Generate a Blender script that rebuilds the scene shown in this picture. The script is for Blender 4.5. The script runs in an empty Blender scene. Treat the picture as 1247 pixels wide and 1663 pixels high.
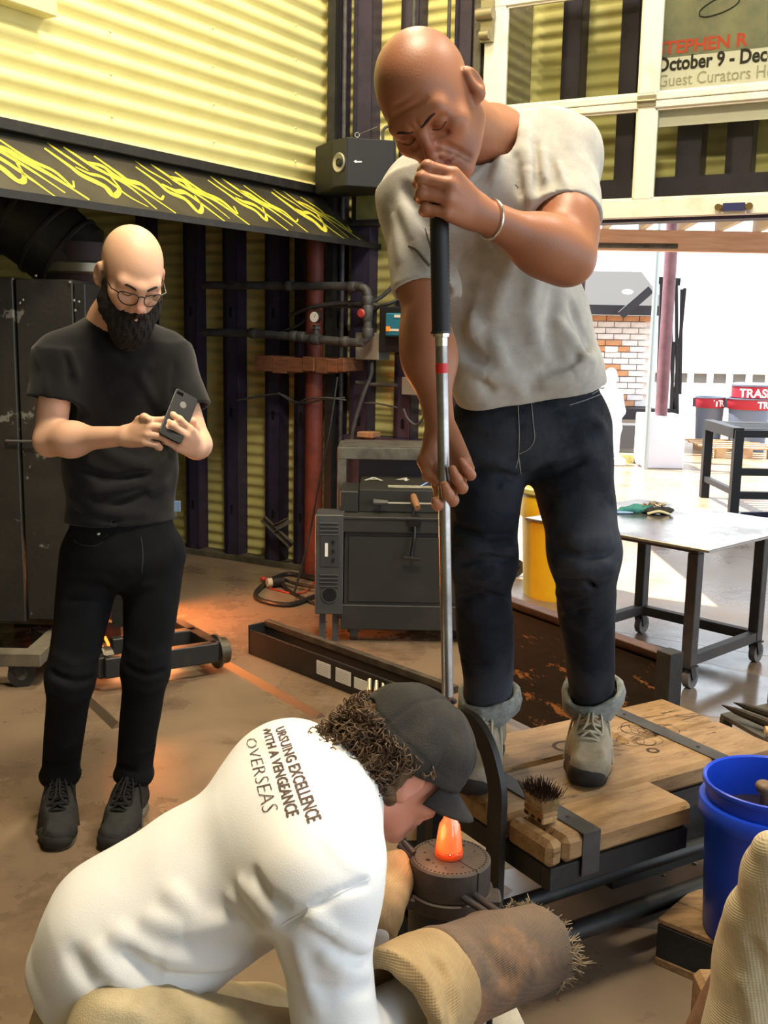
import bpy, math, random
import numpy as np
from mathutils import Matrix, Vector, noise as mnoise
random.seed(4); np.random.seed(4)
V=lambda *a: np.array(a if len(a)>1 else a[0],float)
SC=bpy.context.scene
# ---------------------------------------------------------------- camera
FPX=1750.0; TH=math.radians(9.76); RO=math.radians(1.05); CZ=1.5
_F=V(0,math.cos(TH),-math.sin(TH)); _R0=V(1,0,0); _U0=V(0,math.sin(TH),math.cos(TH))
_R=_R0*math.cos(RO)+_U0*math.sin(RO); _U=_U0*math.cos(RO)-_R0*math.sin(RO)
def ray(px,py): return _F*FPX+_R*(px-623.5)-_U*(py-831.5)
def at(px,py,Y):
    d=ray(px,py); return V(0,0,CZ)+d*(Y/d[1])
def on(px,py,z=0.0):
    d=ray(px,py); return V(0,0,CZ)+d*((z-CZ)/d[2])
def onplane(px,py,p0,n):
    d=ray(px,py); c=V(0,0,CZ); return c+d*(((p0-c)@n)/(d@n))
cd=bpy.data.cameras.new('camera'); co=bpy.data.objects.new('camera',cd); SC.collection.objects.link(co)
cd.sensor_fit='VERTICAL'; cd.sensor_height=24.0; cd.lens=24.0*FPX/1663.0; cd.clip_start=0.05; cd.clip_end=300
co.matrix_world=Matrix(((_R[0],_U[0],-_F[0],0),(_R[1],_U[1],-_F[1],0),(_R[2],_U[2],-_F[2],CZ),(0,0,0,1)))
SC.camera=co
# ---------------------------------------------------------------- light and exposure
SC.view_settings.view_transform='Standard'; SC.view_settings.look='None'; SC.view_settings.gamma=1; SC.view_settings.use_curve_mapping=False
SC.view_settings.exposure=0.0
wd=bpy.data.worlds.new('sky'); SC.world=wd; wd.use_nodes=True
nt=wd.node_tree; bg=nt.nodes['Background']; bg.inputs[0].default_value=(0.78,0.89,1.0,1); bg.inputs[1].default_value=3.4
def area(name,loc,to,size,power,col,sy=None):
    l=bpy.data.lights.new(name,'AREA'); l.energy=power; l.color=col; l.size=size
    if sy: l.shape='RECTANGLE'; l.size_y=sy
    o=bpy.data.objects.new(name,l); SC.collection.objects.link(o); o.location=loc
    o.rotation_euler=(Vector(to)-Vector(loc)).to_track_quat('-Z','Y').to_euler(); return o
WARM=(1.0,0.86,0.62)
area('shop_light',(0.1,2.0,4.6),(0.0,2.6,0.5),0.9,190,WARM,0.5)
area('shop_light',(-0.1,4.6,4.8),(-1.4,5.0,2.8),0.7,130,(1.0,0.85,0.6),0.5)
area('shop_light',(2.1,3.0,4.7),(1.8,4.2,2.0),0.8,95,(1.0,0.93,0.80),0.4)
sl=bpy.data.lights.new('sun','SUN'); sl.energy=24.0; sl.angle=0.01; sl.color=(1,0.95,0.88)
so=bpy.data.objects.new('sun',sl); SC.collection.objects.link(so); so.rotation_euler=Vector((0.35,-0.12,-1)).to_track_quat('-Z','Y').to_euler()
# ---------------------------------------------------------------- materials
MATS={}
def _n(t,ty,**k):
    n=t.nodes.new(ty)
    for a,b in k.items():
        if a.startswith('i_'): n.inputs[a[2:].replace('_',' ')].default_value=b
        else: setattr(n,a,b)
    return n
def mat(name,col,rough=0.6,metal=0.0,col2=None,nscale=6.0,detail=6.0,lo=0.4,hi=0.65,bump=0.0,bscale=60.0,emit=None,estr=0.0,trans=0.0,stretch=None,vcol=False,spec=0.5,col3=None,scale3=2.0,lo3=.6,hi3=.7,rough2=None,sheen=0.0,sub=0.0,ior=1.45,coat=0.0):
    if name in MATS: return MATS[name]
    m=bpy.data.materials.new(name); m.use_nodes=True; t=m.node_tree; b=t.nodes['Principled BSDF']; L=t.links.new
    c4=lambda c:(c[0],c[1],c[2],1)
    b.inputs['Base Color'].default_value=c4(col); b.inputs['Roughness'].default_value=rough; b.inputs['Metallic'].default_value=metal
    b.inputs['Specular IOR Level'].default_value=spec; b.inputs['IOR'].default_value=ior
    if coat: b.inputs['Coat Weight'].default_value=coat
    if sheen: b.inputs['Sheen Weight'].default_value=sheen
    if sub:
        b.inputs['Subsurface Weight'].default_value=sub; b.inputs['Subsurface Radius'].default_value=(0.02,0.008,0.004); b.inputs['Subsurface Scale'].default_value=0.5
    tc=_n(t,'ShaderNodeTexCoord'); mp=_n(t,'ShaderNodeMapping'); L(tc.outputs['Object'],mp.inputs['Vector'])
    if stretch: mp.inputs['Scale'].default_value=stretch
    cur=None
    if vcol:
        a=_n(t,'ShaderNodeVertexColor',layer_name='Col'); cur=a.outputs['Color']
    def mix(cur,colb,fac_out):
        mx=_n(t,'ShaderNodeMix',data_type='RGBA'); L(fac_out,mx.inputs[0])
        if cur is None: mx.inputs[6].default_value=c4(col)
        else: L(cur,mx.inputs[6])
        mx.inputs[7].default_value=c4(colb); return mx.outputs[2]
    if col2 is not None:
        n=_n(t,'ShaderNodeTexNoise'); n.inputs['Scale'].default_value=nscale; n.inputs['Detail'].default_value=detail; n.inputs['Roughness'].default_value=0.65; L(mp.outputs[0],n.inputs['Vector'])
        r=_n(t,'ShaderNodeMapRange'); r.inputs[1].default_value=lo; r.inputs[2].default_value=hi; L(n.outputs[0],r.inputs[0])
        cur=mix(cur,col2,r.outputs[0])
        if rough2 is not None:
            r2=_n(t,'ShaderNodeMapRange'); r2.inputs[1].default_value=lo; r2.inputs[2].default_value=hi; r2.inputs[3].default_value=rough; r2.inputs[4].default_value=rough2; L(n.outputs[0],r2.inputs[0]); L(r2.outputs[0],b.inputs['Roughness'])
    if col3 is not None:
        n=_n(t,'ShaderNodeTexNoise'); n.inputs['Scale'].default_value=scale3; n.inputs['Detail'].default_value=8; n.inputs['Roughness'].default_value=0.7; L(mp.outputs[0],n.inputs['Vector'])
        r=_n(t,'ShaderNodeMapRange'); r.inputs[1].default_value=lo3; r.inputs[2].default_value=hi3; L(n.outputs[0],r.inputs[0])
        cur=mix(cur,col3,r.outputs[0])
    if cur is not None: L(cur,b.inputs['Base Color'])
    if bump:
        n=_n(t,'ShaderNodeTexNoise'); n.inputs['Scale'].default_value=bscale; n.inputs['Detail'].default_value=4; L(mp.outputs[0],n.inputs['Vector'])
        bp=_n(t,'ShaderNodeBump'); bp.inputs['Strength'].default_value=bump; bp.inputs['Distance'].default_value=0.01; L(n.outputs[0],bp.inputs['Height']); L(bp.outputs[0],b.inputs['Normal'])
    if emit is not None:
        b.inputs['Emission Color'].default_value=c4(emit); b.inputs['Emission Strength'].default_value=estr
    if trans: b.inputs['Transmission Weight'].default_value=trans
    MATS[name]=m; return m
def lin(r,g,b):   # 8 bit display colour to scene colour
    f=lambda c:((c/255+0.055)/1.055)**2.4 if c>10 else c/255/12.92
    return (f(r),f(g),f(b))
# ---------------------------------------------------------------- object helpers
def tag(o,label=None,cat=None,group=None,kind=None):
    for k,v in (('label',label),('category',cat),('group',group),('kind',kind)):
        if v: o[k]=v
    return o
def link(o,parent=None):
    SC.collection.objects.link(o)
    if parent is not None: o.parent=parent
    return o
ROOT={}
def thing(name,label,cat,loc=(0,0,0),rz=0.0,group=None):
    o=bpy.data.objects.new(name,None); o.empty_display_size=0.1
    o.location=tuple(loc); o.rotation_euler=(0,0,rz); link(o); tag(o,label,cat,group)
    ROOT[o]=(V(loc),rz); return o
def rootof(p):
    while p is not None and p not in ROOT and p.parent is not None: p=p.parent
    return ROOT.get(p,(V(0,0,0),0.0))
def frame(o,x,y,z=None):
    x=V(x);x=x/np.linalg.norm(x); y=V(y); z=np.cross(x,y); z/=np.linalg.norm(z); y=np.cross(z,x)
    M=np.eye(4); M[:3,0]=x;M[:3,1]=y;M[:3,2]=z;M[:3,3]=o; return M
def rotz(a,o=(0,0,0)):
    return frame(o,(math.cos(a),math.sin(a),0),(-math.sin(a),math.cos(a),0))
I4=np.eye(4)
class MB:
    def __init__(s,M=None): s.v=[];s.f=[];s.m=[];s.M=I4 if M is None else M;s.mi=0;s.w=False
    def add(s,vs,fs):
        vs=np.asarray(vs,float).reshape(-1,3); b=len(s.v)
        vs=vs@s.M[:3,:3].T+s.M[:3,3]
        s.v.extend(vs.tolist()); s.f.extend([tuple(i+b for i in f) for f in fs]); s.m.extend([s.mi]*len(fs)); return s
    def box(s,p0,p1,bev=0.0):
        (x0,y0,z0),(x1,y1,z1)=np.minimum(p0,p1),np.maximum(p0,p1)
        b=min(bev,(x1-x0)*.49,(y1-y0)*.49,(z1-z0)*.49)
        if b<=0:
            vs=[(x,y,z) for x in (x0,x1) for y in (y0,y1) for z in (z0,z1)]
            return s.add(vs,[(0,1,3,2),(4,6,7,5),(0,4,5,1),(2,3,7,6),(0,2,6,4),(1,5,7,3)])
        vs=[];c=[]
        for ix,x in enumerate((x0,x1)):
            for iy,y in enumerate((y0,y1)):
                for iz,z in enumerate((z0,z1)):
                    sx,sy,sz=1-2*ix,1-2*iy,1-2*iz
                    vs+= [(x,y+sy*b,z+sz*b),(x+sx*b,y,z+sz*b),(x+sx*b,y+sy*b,z)]
        I=lambda ix,iy,iz,k:(ix*4+iy*2+iz)*3+k
        fs=[]
        for a in (0,1):
            q=[(a,0,0),(a,1,0),(a,1,1),(a,0,1)]; fs.append([I(*t,0) for t in (q if a else q[::-1])])
            q=[(0,a,0),(0,a,1),(1,a,1),(1,a,0)]; fs.append([I(*t,1) for t in (q if a else q[::-1])])
            q=[(0,0,a),(1,0,a),(1,1,a),(0,1,a)]; fs.append([I(*t,2) for t in (q if a else q[::-1])])
        def edge(A,B,k1,k2): fs.append([I(*A,k1),I(*B,k1),I(*B,k2),I(*A,k2)])
        for a in (0,1):
            for c_ in (0,1):
                fl=(a+c_)%2
                A,B=((a,c_,0),(a,c_,1)) if fl else ((a,c_,1),(a,c_,0)); edge(A,B,0,1)
                A,B=((a,0,c_),(a,1,c_)) if fl else ((a,1,c_),(a,0,c_)); edge(B,A,0,2)
                A,B=((0,a,c_),(1,a,c_)) if fl else ((1,a,c_),(0,a,c_)); edge(A,B,1,2)
        for ix in (0,1):
            for iy in (0,1):
                for iz in (0,1):
                    t=[I(ix,iy,iz,k) for k in (0,1,2)]; fs.append(t if (ix+iy+iz)%2 else t[::-1])
        return s.add(vs,fs)
    def beam(s,a,b,w,h,up=(0,0,1),bev=0.0):
        a=V(a);b=V(b);x=b-a;L=np.linalg.norm(x);x=x/L;up=V(up)
        y=np.cross(up,x); 
        if np.linalg.norm(y)<1e-6: y=np.cross((0,1,0),x)
        y/=np.linalg.norm(y); z=np.cross(x,y)
        M=np.eye(4);M[:3,0]=x;M[:3,1]=y;M[:3,2]=z;M[:3,3]=a
        o=s.M; s.M=o@M; s.box((0,-w/2,-h/2),(L,w/2,h/2),bev); s.M=o; return s
    def tube(s,pts,r,n=10,caps=True,closed=False):
        pts=[V(p) for p in pts]; N=len(pts); rs=r if hasattr(r,'__len__') else [r]*N
        vs=[];prev=None
        for i,p in enumerate(pts):
            if closed: t=pts[(i+1)%N]-pts[i-1]
            else: t=pts[min(i+1,N-1)]-pts[max(i-1,0)]
            t=t/max(np.linalg.norm(t),1e-9)
            if prev is None:
                a=V(0,0,1) if abs(t[2])<.9 else V(1,0,0); x=np.cross(a,t)
            else: x=prev-t*(prev@t)
            x/=np.linalg.norm(x); prev=x; y=np.cross(t,x)
            for k in range(n):
                an=2*math.pi*k/n; vs.append(p+rs[i]*(math.cos(an)*x+math.sin(an)*y))
        fs=[]
        for i in range(N if closed else N-1):
            j=(i+1)%N
            for k in range(n):
                l=(k+1)%n; fs.append((i*n+k,i*n+l,j*n+l,j*n+k))
        if caps and not closed:
            fs.append(tuple(range(n))[::-1]); fs.append(tuple((N-1)*n+k for k in range(n)))
        return s.add(vs,fs)
    def lathe(s,c,axis,prof,n=24,capt=True):
        c=V(c);z=V(axis);z/=np.linalg.norm(z);a=V(0,0,1) if abs(z[2])<.9 else V(1,0,0)
        x=np.cross(a,z);x/=np.linalg.norm(x);y=np.cross(z,x);vs=[]
        for (r,h) in prof:
            for k in range(n):
                an=2*math.pi*k/n; vs.append(c+z*h+r*(math.cos(an)*x+math.sin(an)*y))
        fs=[]
        for i in range(len(prof)-1):
            for k in range(n):
                l=(k+1)%n; fs.append((i*n+k,i*n+l,(i+1)*n+l,(i+1)*n+k))
        if capt:
            fs.append(tuple(range(n))[::-1]); fs.append(tuple((len(prof)-1)*n+k for k in range(n)))
        return s.add(vs,fs)
    def cyl(s,a,b,r,r2=None,n=16):
        a=V(a);b=V(b);return s.lathe(a,b-a,[(r,0),(r if r2 is None else r2,np.linalg.norm(b-a))],n)
    def prism(s,poly,z0,z1):
        n=len(poly);vs=[(p[0],p[1],z0) for p in poly]+[(p[0],p[1],z1) for p in poly]
        fs=[tuple(range(n))[::-1],tuple(range(n,2*n))]+[(i,(i+1)%n,n+(i+1)%n,n+i) for i in range(n)]
        return s.add(vs,fs)
    def ell(s,c,r,n=14,m=9,M=None):
        vs=[];fs=[]
        for i in range(m+1):
            th=math.pi*i/m
            for k in range(n):
                ph=2*math.pi*k/n; p=V(r[0]*math.sin(th)*math.cos(ph),r[1]*math.sin(th)*math.sin(ph),r[2]*math.cos(th))
                if M is not None: p=M@p
                vs.append(V(c)+p)
        for i in range(m):
            for k in range(n): fs.append((i*n+k,(i+1)*n+k,(i+1)*n+(k+1)%n,i*n+(k+1)%n))
        return s.add(vs,fs)
    def build(s,name,mats,parent=None,smooth=False,bevel=0.0,fix=False):
        me=bpy.data.meshes.new(name); vs=V(s.v) if s.v else np.zeros((0,3))
        if parent is not None: loc,rz=rootof(parent)
        else:
            rz=0.0; lo=vs.min(0);hi=vs.max(0); loc=V((lo[0]+hi[0])/2,(lo[1]+hi[1])/2,lo[2])
        vs=vs-loc
        if rz:
            c,sn=math.cos(-rz),math.sin(-rz); vs=np.stack([vs[:,0]*c-vs[:,1]*sn,vs[:,0]*sn+vs[:,1]*c,vs[:,2]],1)
        me.from_pydata(vs.tolist(),[],s.f)
        if not isinstance(mats,(list,tuple)): mats=[mats]
        for m in mats: me.materials.append(m)
        if len(mats)>1: me.polygons.foreach_set('material_index',s.m)
        import bmesh
        bm=bmesh.new(); bm.from_mesh(me); bmesh.ops.recalc_face_normals(bm,faces=bm.faces)
        bmesh.ops.dissolve_degenerate(bm,dist=1e-6,edges=bm.edges)
        bm.to_mesh(me); bm.free()
        if smooth:
            me.polygons.foreach_set('use_smooth',[True]*len(me.polygons))
            if smooth!='all': me.set_sharp_from_angle(angle=math.radians(40))
        me.update()
        o=bpy.data.objects.new(name,me); link(o,parent)
        if parent is None: o.location=tuple(loc); ROOT[o]=(loc,0.0)
        if bevel: 
            b=o.modifiers.new('soft','BEVEL'); b.width=bevel; b.segments=2; b.limit_method='ANGLE'; b.harden_normals=False
        return o
def spline(pts,n=8):
    pts=[V(p) for p in pts];P=[2*pts[0]-pts[1]]+pts+[2*pts[-1]-pts[-2]];out=[]
    for i in range(1,len(P)-2):
        for k in range(n):
            t=k/n;a,b,c,d=P[i-1],P[i],P[i+1],P[i+2]
            out.append(0.5*((2*b)+(-a+c)*t+(2*a-5*b+4*c-d)*t*t+(-a+3*b-3*c+d)*t**3))
    out.append(pts[-1]); return out
def text(name,body,M,size,mt,parent,ext=0.0008,align='LEFT',sx=1.0,shear=0.0,space=1.0,bold=0.0):
    cu=bpy.data.curves.new(name,'FONT'); cu.body=body; cu.size=size; cu.extrude=ext; cu.align_x=align; cu.shear=shear; cu.offset=bold; cu.space_character=space; cu.resolution_u=3
    o=bpy.data.objects.new(name,cu); SC.collection.objects.link(o)
    dg=bpy.context.evaluated_depsgraph_get(); me=bpy.data.meshes.new_from_object(o.evaluated_get(dg)); bpy.data.objects.remove(o)
    n=len(me.vertices); co_=np.zeros(n*3); me.vertices.foreach_get('co',co_); co_=co_.reshape(-1,3); co_[:,0]*=sx
    co_=co_@M[:3,:3].T+M[:3,3]
    loc,rz=rootof(parent) if parent is not None else (V(0,0,0),0)
    co_=co_-loc
    if rz:
        c,sn=math.cos(-rz),math.sin(-rz); co_=np.stack([co_[:,0]*c-co_[:,1]*sn,co_[:,0]*sn+co_[:,1]*c,co_[:,2]],1)
    me.vertices.foreach_set('co',co_.ravel()); me.materials.clear(); me.materials.append(mt); me.update()
    o=bpy.data.objects.new(name,me); link(o,parent); return o
def copy_tree(o,parent=None):
    c=o.copy(); SC.collection.objects.link(c)
    if parent is not None: c.parent=parent
    for ch in [x for x in o.children]: copy_tree(ch,c)
    return c
# ---------------------------------------------------------------- blended solids -> one continuous surface
def _nrm(a): return a/np.linalg.norm(a)
class Cone:      # tapered capsule, optionally flattened: section width ra along u, ra*k across
    def __init__(s,a,b,ra,rb=None,u=None,k=1.0,sm=0.02,op='u',flat=False):
        s.a=V(a);s.b=V(b);s.ra=ra;s.rb=ra if rb is None else rb;s.k=k;s.sm=sm;s.op=op;s.flat=flat
        s.u=None if u is None else _nrm(V(u)); s.c=(s.a+s.b)/2; s.R=np.linalg.norm(s.b-s.a)/2+max(s.ra,s.rb)
    def d(s,P):
        ba=s.b-s.a;L2=ba@ba;w=P-s.a;h0=(w@ba)/L2;h=np.clip(h0,0,1);w=w-h[:,None]*ba
        r=s.ra+(s.rb-s.ra)*h
        if s.u is not None:
            u=_nrm(s.u-(s.u@ba)*ba/L2); t=w@u; w=w/s.k+((1-1/s.k)*t)[:,None]*u
            d=(np.sqrt((w*w).sum(1))-r)*(s.k if s.k<1 else 1)
        else: d=np.sqrt((w*w).sum(1))-r
        if s.flat: 
            L=math.sqrt(L2); 
            w2=P-s.a-h0[:,None]*ba; d=np.sqrt((w2*w2).sum(1))-(s.ra+(s.rb-s.ra)*np.clip(h0,-1,2)); d=np.maximum(d,np.maximum(-h0*L,(h0-1)*L))
        return d
class Ell:
    def __init__(s,c,r,M=None,sm=0.02,op='u'):
        s.c=V(c);s.r=V(r);s.M=None if M is None else V(M)[:3,:3];s.sm=sm;s.op=op;s.R=float(max(s.r))
    def d(s,P):
        p=P-s.c
        if s.M is not None: p=p@s.M
        k0=np.sqrt(((p/s.r)**2).sum(1));k1=np.sqrt(((p/(s.r**2))**2).sum(1))
        return k0*(k0-1)/np.maximum(k1,1e-9)
class Box:
    def __init__(s,c,h,M=None,rr=0.0,sm=0.02,op='u'):
        s.c=V(c);s.h=V(h)-rr;s.rr=rr;s.M=None if M is None else V(M)[:3,:3];s.sm=sm;s.op=op;s.R=float(np.linalg.norm(V(h)))
    def d(s,P):
        p=P-s.c
        if s.M is not None: p=p@s.M
        q=np.abs(p)-s.h
        return np.sqrt((np.maximum(q,0)**2).sum(1))+np.minimum(q.max(1),0)-s.rr
class Half:      # keep the side n.(p-c)<0
    def __init__(s,c,n): s.c=V(c);s.n=_nrm(V(n));s.op='i';s.R=1e9;s.sm=0.004
    def d(s,P): return (P-s.c)@s.n
class Grp:
    def __init__(s,it,sm=0.005,op='u'):
        s.it=it;s.sm=sm;s.op=op
        c=np.array([i.c for i in it if i.R<1e8]);s.c=c.mean(0);s.R=max(np.linalg.norm(i.c-s.c)+i.R for i in it if i.R<1e8)
    def d(s,P): return evalsdf(s.it,P,None,0)
def smin(a,b,k):
    h=np.maximum(k-np.abs(a-b),0)/k; return np.minimum(a,b)-h*h*k*0.25
def evalsdf(items,P,cc,cr):
    d=np.full(len(P),1.0)
    for it in items:
        if cc is not None and it.R<1e8 and np.linalg.norm(it.c-cc)>it.R+cr+it.sm+0.02: continue
        e=it.d(P)
        if it.op=='u': d=smin(d,e,max(it.sm,1e-4))
        elif it.op=='s': d=-smin(-d,e,max(it.sm,1e-4))
        else: d=-smin(-d,-e,it.sm)
    return d
def bounds(items):
    lo=V(9,9,9)*9;hi=-lo
    for i in items:
        if i.op=='u' and i.R<1e8: lo=np.minimum(lo,i.c-i.R);hi=np.maximum(hi,i.c+i.R)
    return lo-.02,hi+.02
def surf(items,h,disp=None,n=20):
    lo,hi=bounds(items); N=np.ceil((hi-lo)/h).astype(int)+1; ch=n*h
    nb=np.ceil(N/n).astype(int); G=np.stack(np.meshgrid(*[np.arange(k) for k in nb],indexing='ij'),-1).reshape(-1,3)
    C=lo+(G+.5)*ch; cr=ch*.87+h
    dc=evalsdf(items,C,None,0); G=G[np.abs(dc)<cr*1.25+.02]
    m=n+2; ar=np.arange(-1,n+1); off=np.stack(np.meshgrid(ar,ar,ar,indexing='ij'),-1).reshape(-1,3)
    KY=int(N[1]+n*2+8);KZ=int(N[2]+n*2+8)
    keys=[];pos=[];quads=[]
    E=[((0,0,0),(1,0,0)),((0,1,0),(1,1,0)),((0,0,1),(1,0,1)),((0,1,1),(1,1,1)),((0,0,0),(0,1,0)),((1,0,0),(1,1,0)),((0,0,1),(0,1,1)),((1,0,1),(1,1,1)),((0,0,0),(0,0,1)),((1,0,0),(1,0,1)),((0,1,0),(0,1,1)),((1,1,0),(1,1,1))]
    for g in G:
        gi=g*n+off; P=lo+gi*h
        d=evalsdf(items,P,lo+(g+.5)*ch,cr)
        if disp is not None: d=d+disp(P,lo+(g+.5)*ch,cr)
        if d.min()>0 or d.max()<0: continue
        S=d.reshape(m,m,m);I=S<0
        cells=np.zeros((m-1,)*3,int)
        for dx in (0,1):
            for dy in (0,1):
                for dz in (0,1): cells+=I[dx:m-1+dx,dy:m-1+dy,dz:m-1+dz]
        act=np.argwhere((cells>0)&(cells<8))
        if len(act)==0: continue
        acc=np.zeros((len(act),3));cnt=np.zeros(len(act))
        for a,b in E:
            a=V(a).astype(int);b=V(b).astype(int);A=act+a;B=act+b
            sa=S[A[:,0],A[:,1],A[:,2]];sb=S[B[:,0],B[:,1],B[:,2]];cr_=(sa<0)!=(sb<0)
            t=np.where(cr_,sa/np.where(cr_,sa-sb,1),0)
            acc+=cr_[:,None]*(a+t[:,None]*(b-a));cnt+=cr_
        p=lo+(act-1+g*n+acc/cnt[:,None])*h
        ga=act-1+g*n+2; keys.append((ga[:,0]*KY+ga[:,1])*KZ+ga[:,2]);pos.append(p)
        for ax in range(3):
            o=[0,0,0];o[ax]=1
            s0=I[1:m-1,1:m-1,1:m-1]; s1=I[1+o[0]:m-1+o[0],1+o[1]:m-1+o[1],1+o[2]:m-1+o[2]]
            e=np.argwhere(s0!=s1)
            if len(e)==0: continue
            sg=s0[e[:,0],e[:,1],e[:,2]]; c=e+1  # sample index in block; cell index equal
            a1=V(0,0,0).astype(int);a2=a1.copy();a1[(ax+1)%3]=1;a2[(ax+2)%3]=1
            q=[c-a1-a2,c-a2,c,c-a1]; q=[(x-1+g*n+2) for x in q]
            kk=np.stack([(x[:,0]*KY+x[:,1])*KZ+x[:,2] for x in q],1)
            kk[~sg]=kk[~sg][:,::-1]; quads.append(kk)
    K=np.concatenate(keys);P=np.concatenate(pos);Q=np.concatenate(quads)
    uk,idx=np.unique(K,return_index=True);P=P[idx]
    F=np.searchsorted(uk,Q); F=np.minimum(F,len(uk)-1); ok=(uk[F]==Q).all(1); F=F[ok]
    return P,F
def relax(P,F,it=1,lam=0.5):
    e=np.concatenate([F[:,[0,1]],F[:,[1,2]],F[:,[2,3]],F[:,[3,0]]])
    for _ in range(it):
        s=np.zeros_like(P);c=np.zeros(len(P))
        for k in range(3):
            s[:,k]=np.bincount(e[:,0],P[e[:,1],k],len(P))+np.bincount(e[:,1],P[e[:,0],k],len(P))
        c=np.bincount(e[:,0],minlength=len(P))+np.bincount(e[:,1],minlength=len(P))
        P=P*(1-lam)+lam*s/np.maximum(c,1)[:,None]
    return P
def mesh_sdf(name,items,h,mt,parent=None,disp=None,col=None,sm=1,n=20):
    P,F=surf(items,h,disp,n); P=relax(P,F,sm) if sm else P
    if parent is not None: loc,rz=rootof(parent)
    else:
        lo=P.min(0);hi=P.max(0);loc=V((lo[0]+hi[0])/2,(lo[1]+hi[1])/2,lo[2])
    me=bpy.data.meshes.new(name); me.vertices.add(len(P)); me.vertices.foreach_set('co',(P-loc).ravel())
    me.loops.add(F.size); me.loops.foreach_set('vertex_index',F.ravel().astype(np.int32))
    me.polygons.add(len(F)); me.polygons.foreach_set('loop_start',np.arange(0,F.size,4,dtype=np.int32))
    me.polygons.foreach_set('use_smooth',[True]*len(F)); me.materials.append(mt)
    if col is not None:
        c=np.ones((len(P),4)); c[:,:3]=col(P); a=me.color_attributes.new('Col','FLOAT_COLOR','POINT'); a.data.foreach_set('color',c.ravel())
    me.update(calc_edges=True); me.validate()
    o=bpy.data.objects.new(name,me); link(o,parent)
    if parent is None: o.location=tuple(loc); ROOT[o]=(loc,0.0)
    return o
def folds(L,amp=1.0,noise=0.0,nfreq=14.0,seed=0.0):
    # L: (a,b,width,height) creases as soft ridges (height>0) or valleys (height<0)
    L=[(V(a),V(b),w,hh) for a,b,w,hh in L]
    def f(P,cc,cr):
        d=np.zeros(len(P))
        for a,b,w,hh in L:
            c=(a+b)/2
            if cc is not None and np.linalg.norm(c-cc)>np.linalg.norm(b-a)/2+3*w+cr: continue
            ba=b-a;q=P-a;t=np.clip(q@ba/(ba@ba),0,1);q=q-t[:,None]*ba;dd=(q*q).sum(1)
            d-=amp*hh*np.exp(-dd/(w*w))*np.sqrt(np.maximum(4*t*(1-t),0.0)+.05)
        if noise:
            x,y,z=P[:,0]*nfreq+seed,P[:,1]*nfreq+seed*2,P[:,2]*nfreq
            d+=noise*(np.sin(x*1.1+1.7*np.sin(y*.9+z*.4))*np.sin(z*.8+1.3*np.sin(x*.7-y))+.5*np.sin(2.3*y+1.1*z+np.sin(2.1*x+z)))
        return d
    return f
# ---------------------------------------------------------------- anatomy
def tf(M,p): return M[:3,:3]@V(p)+M[:3,3]
def head_items(M,neck=None,s=1.0,eyes='down',jaw=1.0,mouth=True):
    T=lambda p: tf(M,V(p)*s); R=M[:3,:3]
    E=lambda c,r,sm,op='u',rx=0: Ell(T(c),V(r)*s,R if not rx else R@V([[1,0,0],[0,math.cos(rx),-math.sin(rx)],[0,math.sin(rx),math.cos(rx)]]),sm*s,op)
    C=lambda a,b,ra,rb,sm,op='u': Cone(T(a),T(b),ra*s,rb*s,sm=sm*s,op=op)
    it=[E((0,-.014,.038),(.077,.1,.086),.01),E((0,.028,-.028),(.063,.068,.088),.04),
        C((-.05,.0,-.058),(-.018,.072,-.098),.02,.018,.03),C((.05,.0,-.058),(.018,.072,-.098),.02,.018,.03),
        E((0,.075,-.1),(.023*jaw,.02,.018),.022),
        E((-.044,.062,-.022),(.022,.02,.016),.025),E((.044,.062,-.022),(.022,.02,.016),.025),
        C((-.042,.078,.02),(-.008,.091,.014),.011,.010,.022),C((.042,.078,.02),(.008,.091,.014),.011,.010,.022),
        E((-.032,.101,-.004),(.021,.02,.013),.014,'s'),E((.032,.101,-.004),(.021,.02,.013),.014,'s'),
        E((-.031,.0765,-.002),(.0165,.0135,.0125),.003),E((.031,.0765,-.002),(.0165,.0135,.0125),.003),
        C((0,.09,.008),(0,.108,-.034),.0075,.0105,.012),E((0,.111,-.038),(.0105,.011,.0095),.006),
        E((-.0125,.101,-.041),(.0075,.0105,.0075),.006),E((.0125,.101,-.041),(.0075,.0105,.0075),.006),
        E((-.0075,.106,-.0475),(.0042,.0065,.004),.003,'s'),E((.0075,.106,-.0475),(.0042,.0065,.004),.003,'s'),
        E((0,.083,-.062),(.028,.02,.02),.02)]
    if mouth:
        it+=[C((-.018,.094,-.0605),(0,.102,-.058),.004,.0055,.006),C((.018,.094,-.0605),(0,.102,-.058),.004,.0055,.006),
         C((-.016,.094,-.0695),(0,.100,-.071),.0045,.0065,.006),C((.016,.094,-.0695),(0,.100,-.071),.0045,.0065,.006),
         C((-.024,.093,-.066),(0,.108,-.0645),.0018,.0018,.004,'s'),C((.024,.093,-.066),(0,.108,-.0645),.0018,.0018,.004,'s'),
         C((-.026,.092,-.04),(-.034,.082,-.066),.0022,.0022,.008,'s'),C((.026,.092,-.04),(.034,.082,-.066),.0022,.0022,.008,'s')]
    for sx in (-1,1):
        it+=[Grp([E((sx*.082,-.012,-.006),(.0125,.02,.032),.004,rx=-.2),C((sx*.078,-.006,-.03),(sx*.072,.0,-.03),.011,.01,.008),
                  E((sx*.0945,-.008,-.002),(.0075,.012,.02),.004,'s',rx=-.2)],sm=.006*s),
             ]
    if neck is not None: it+=neck
    return it
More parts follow.
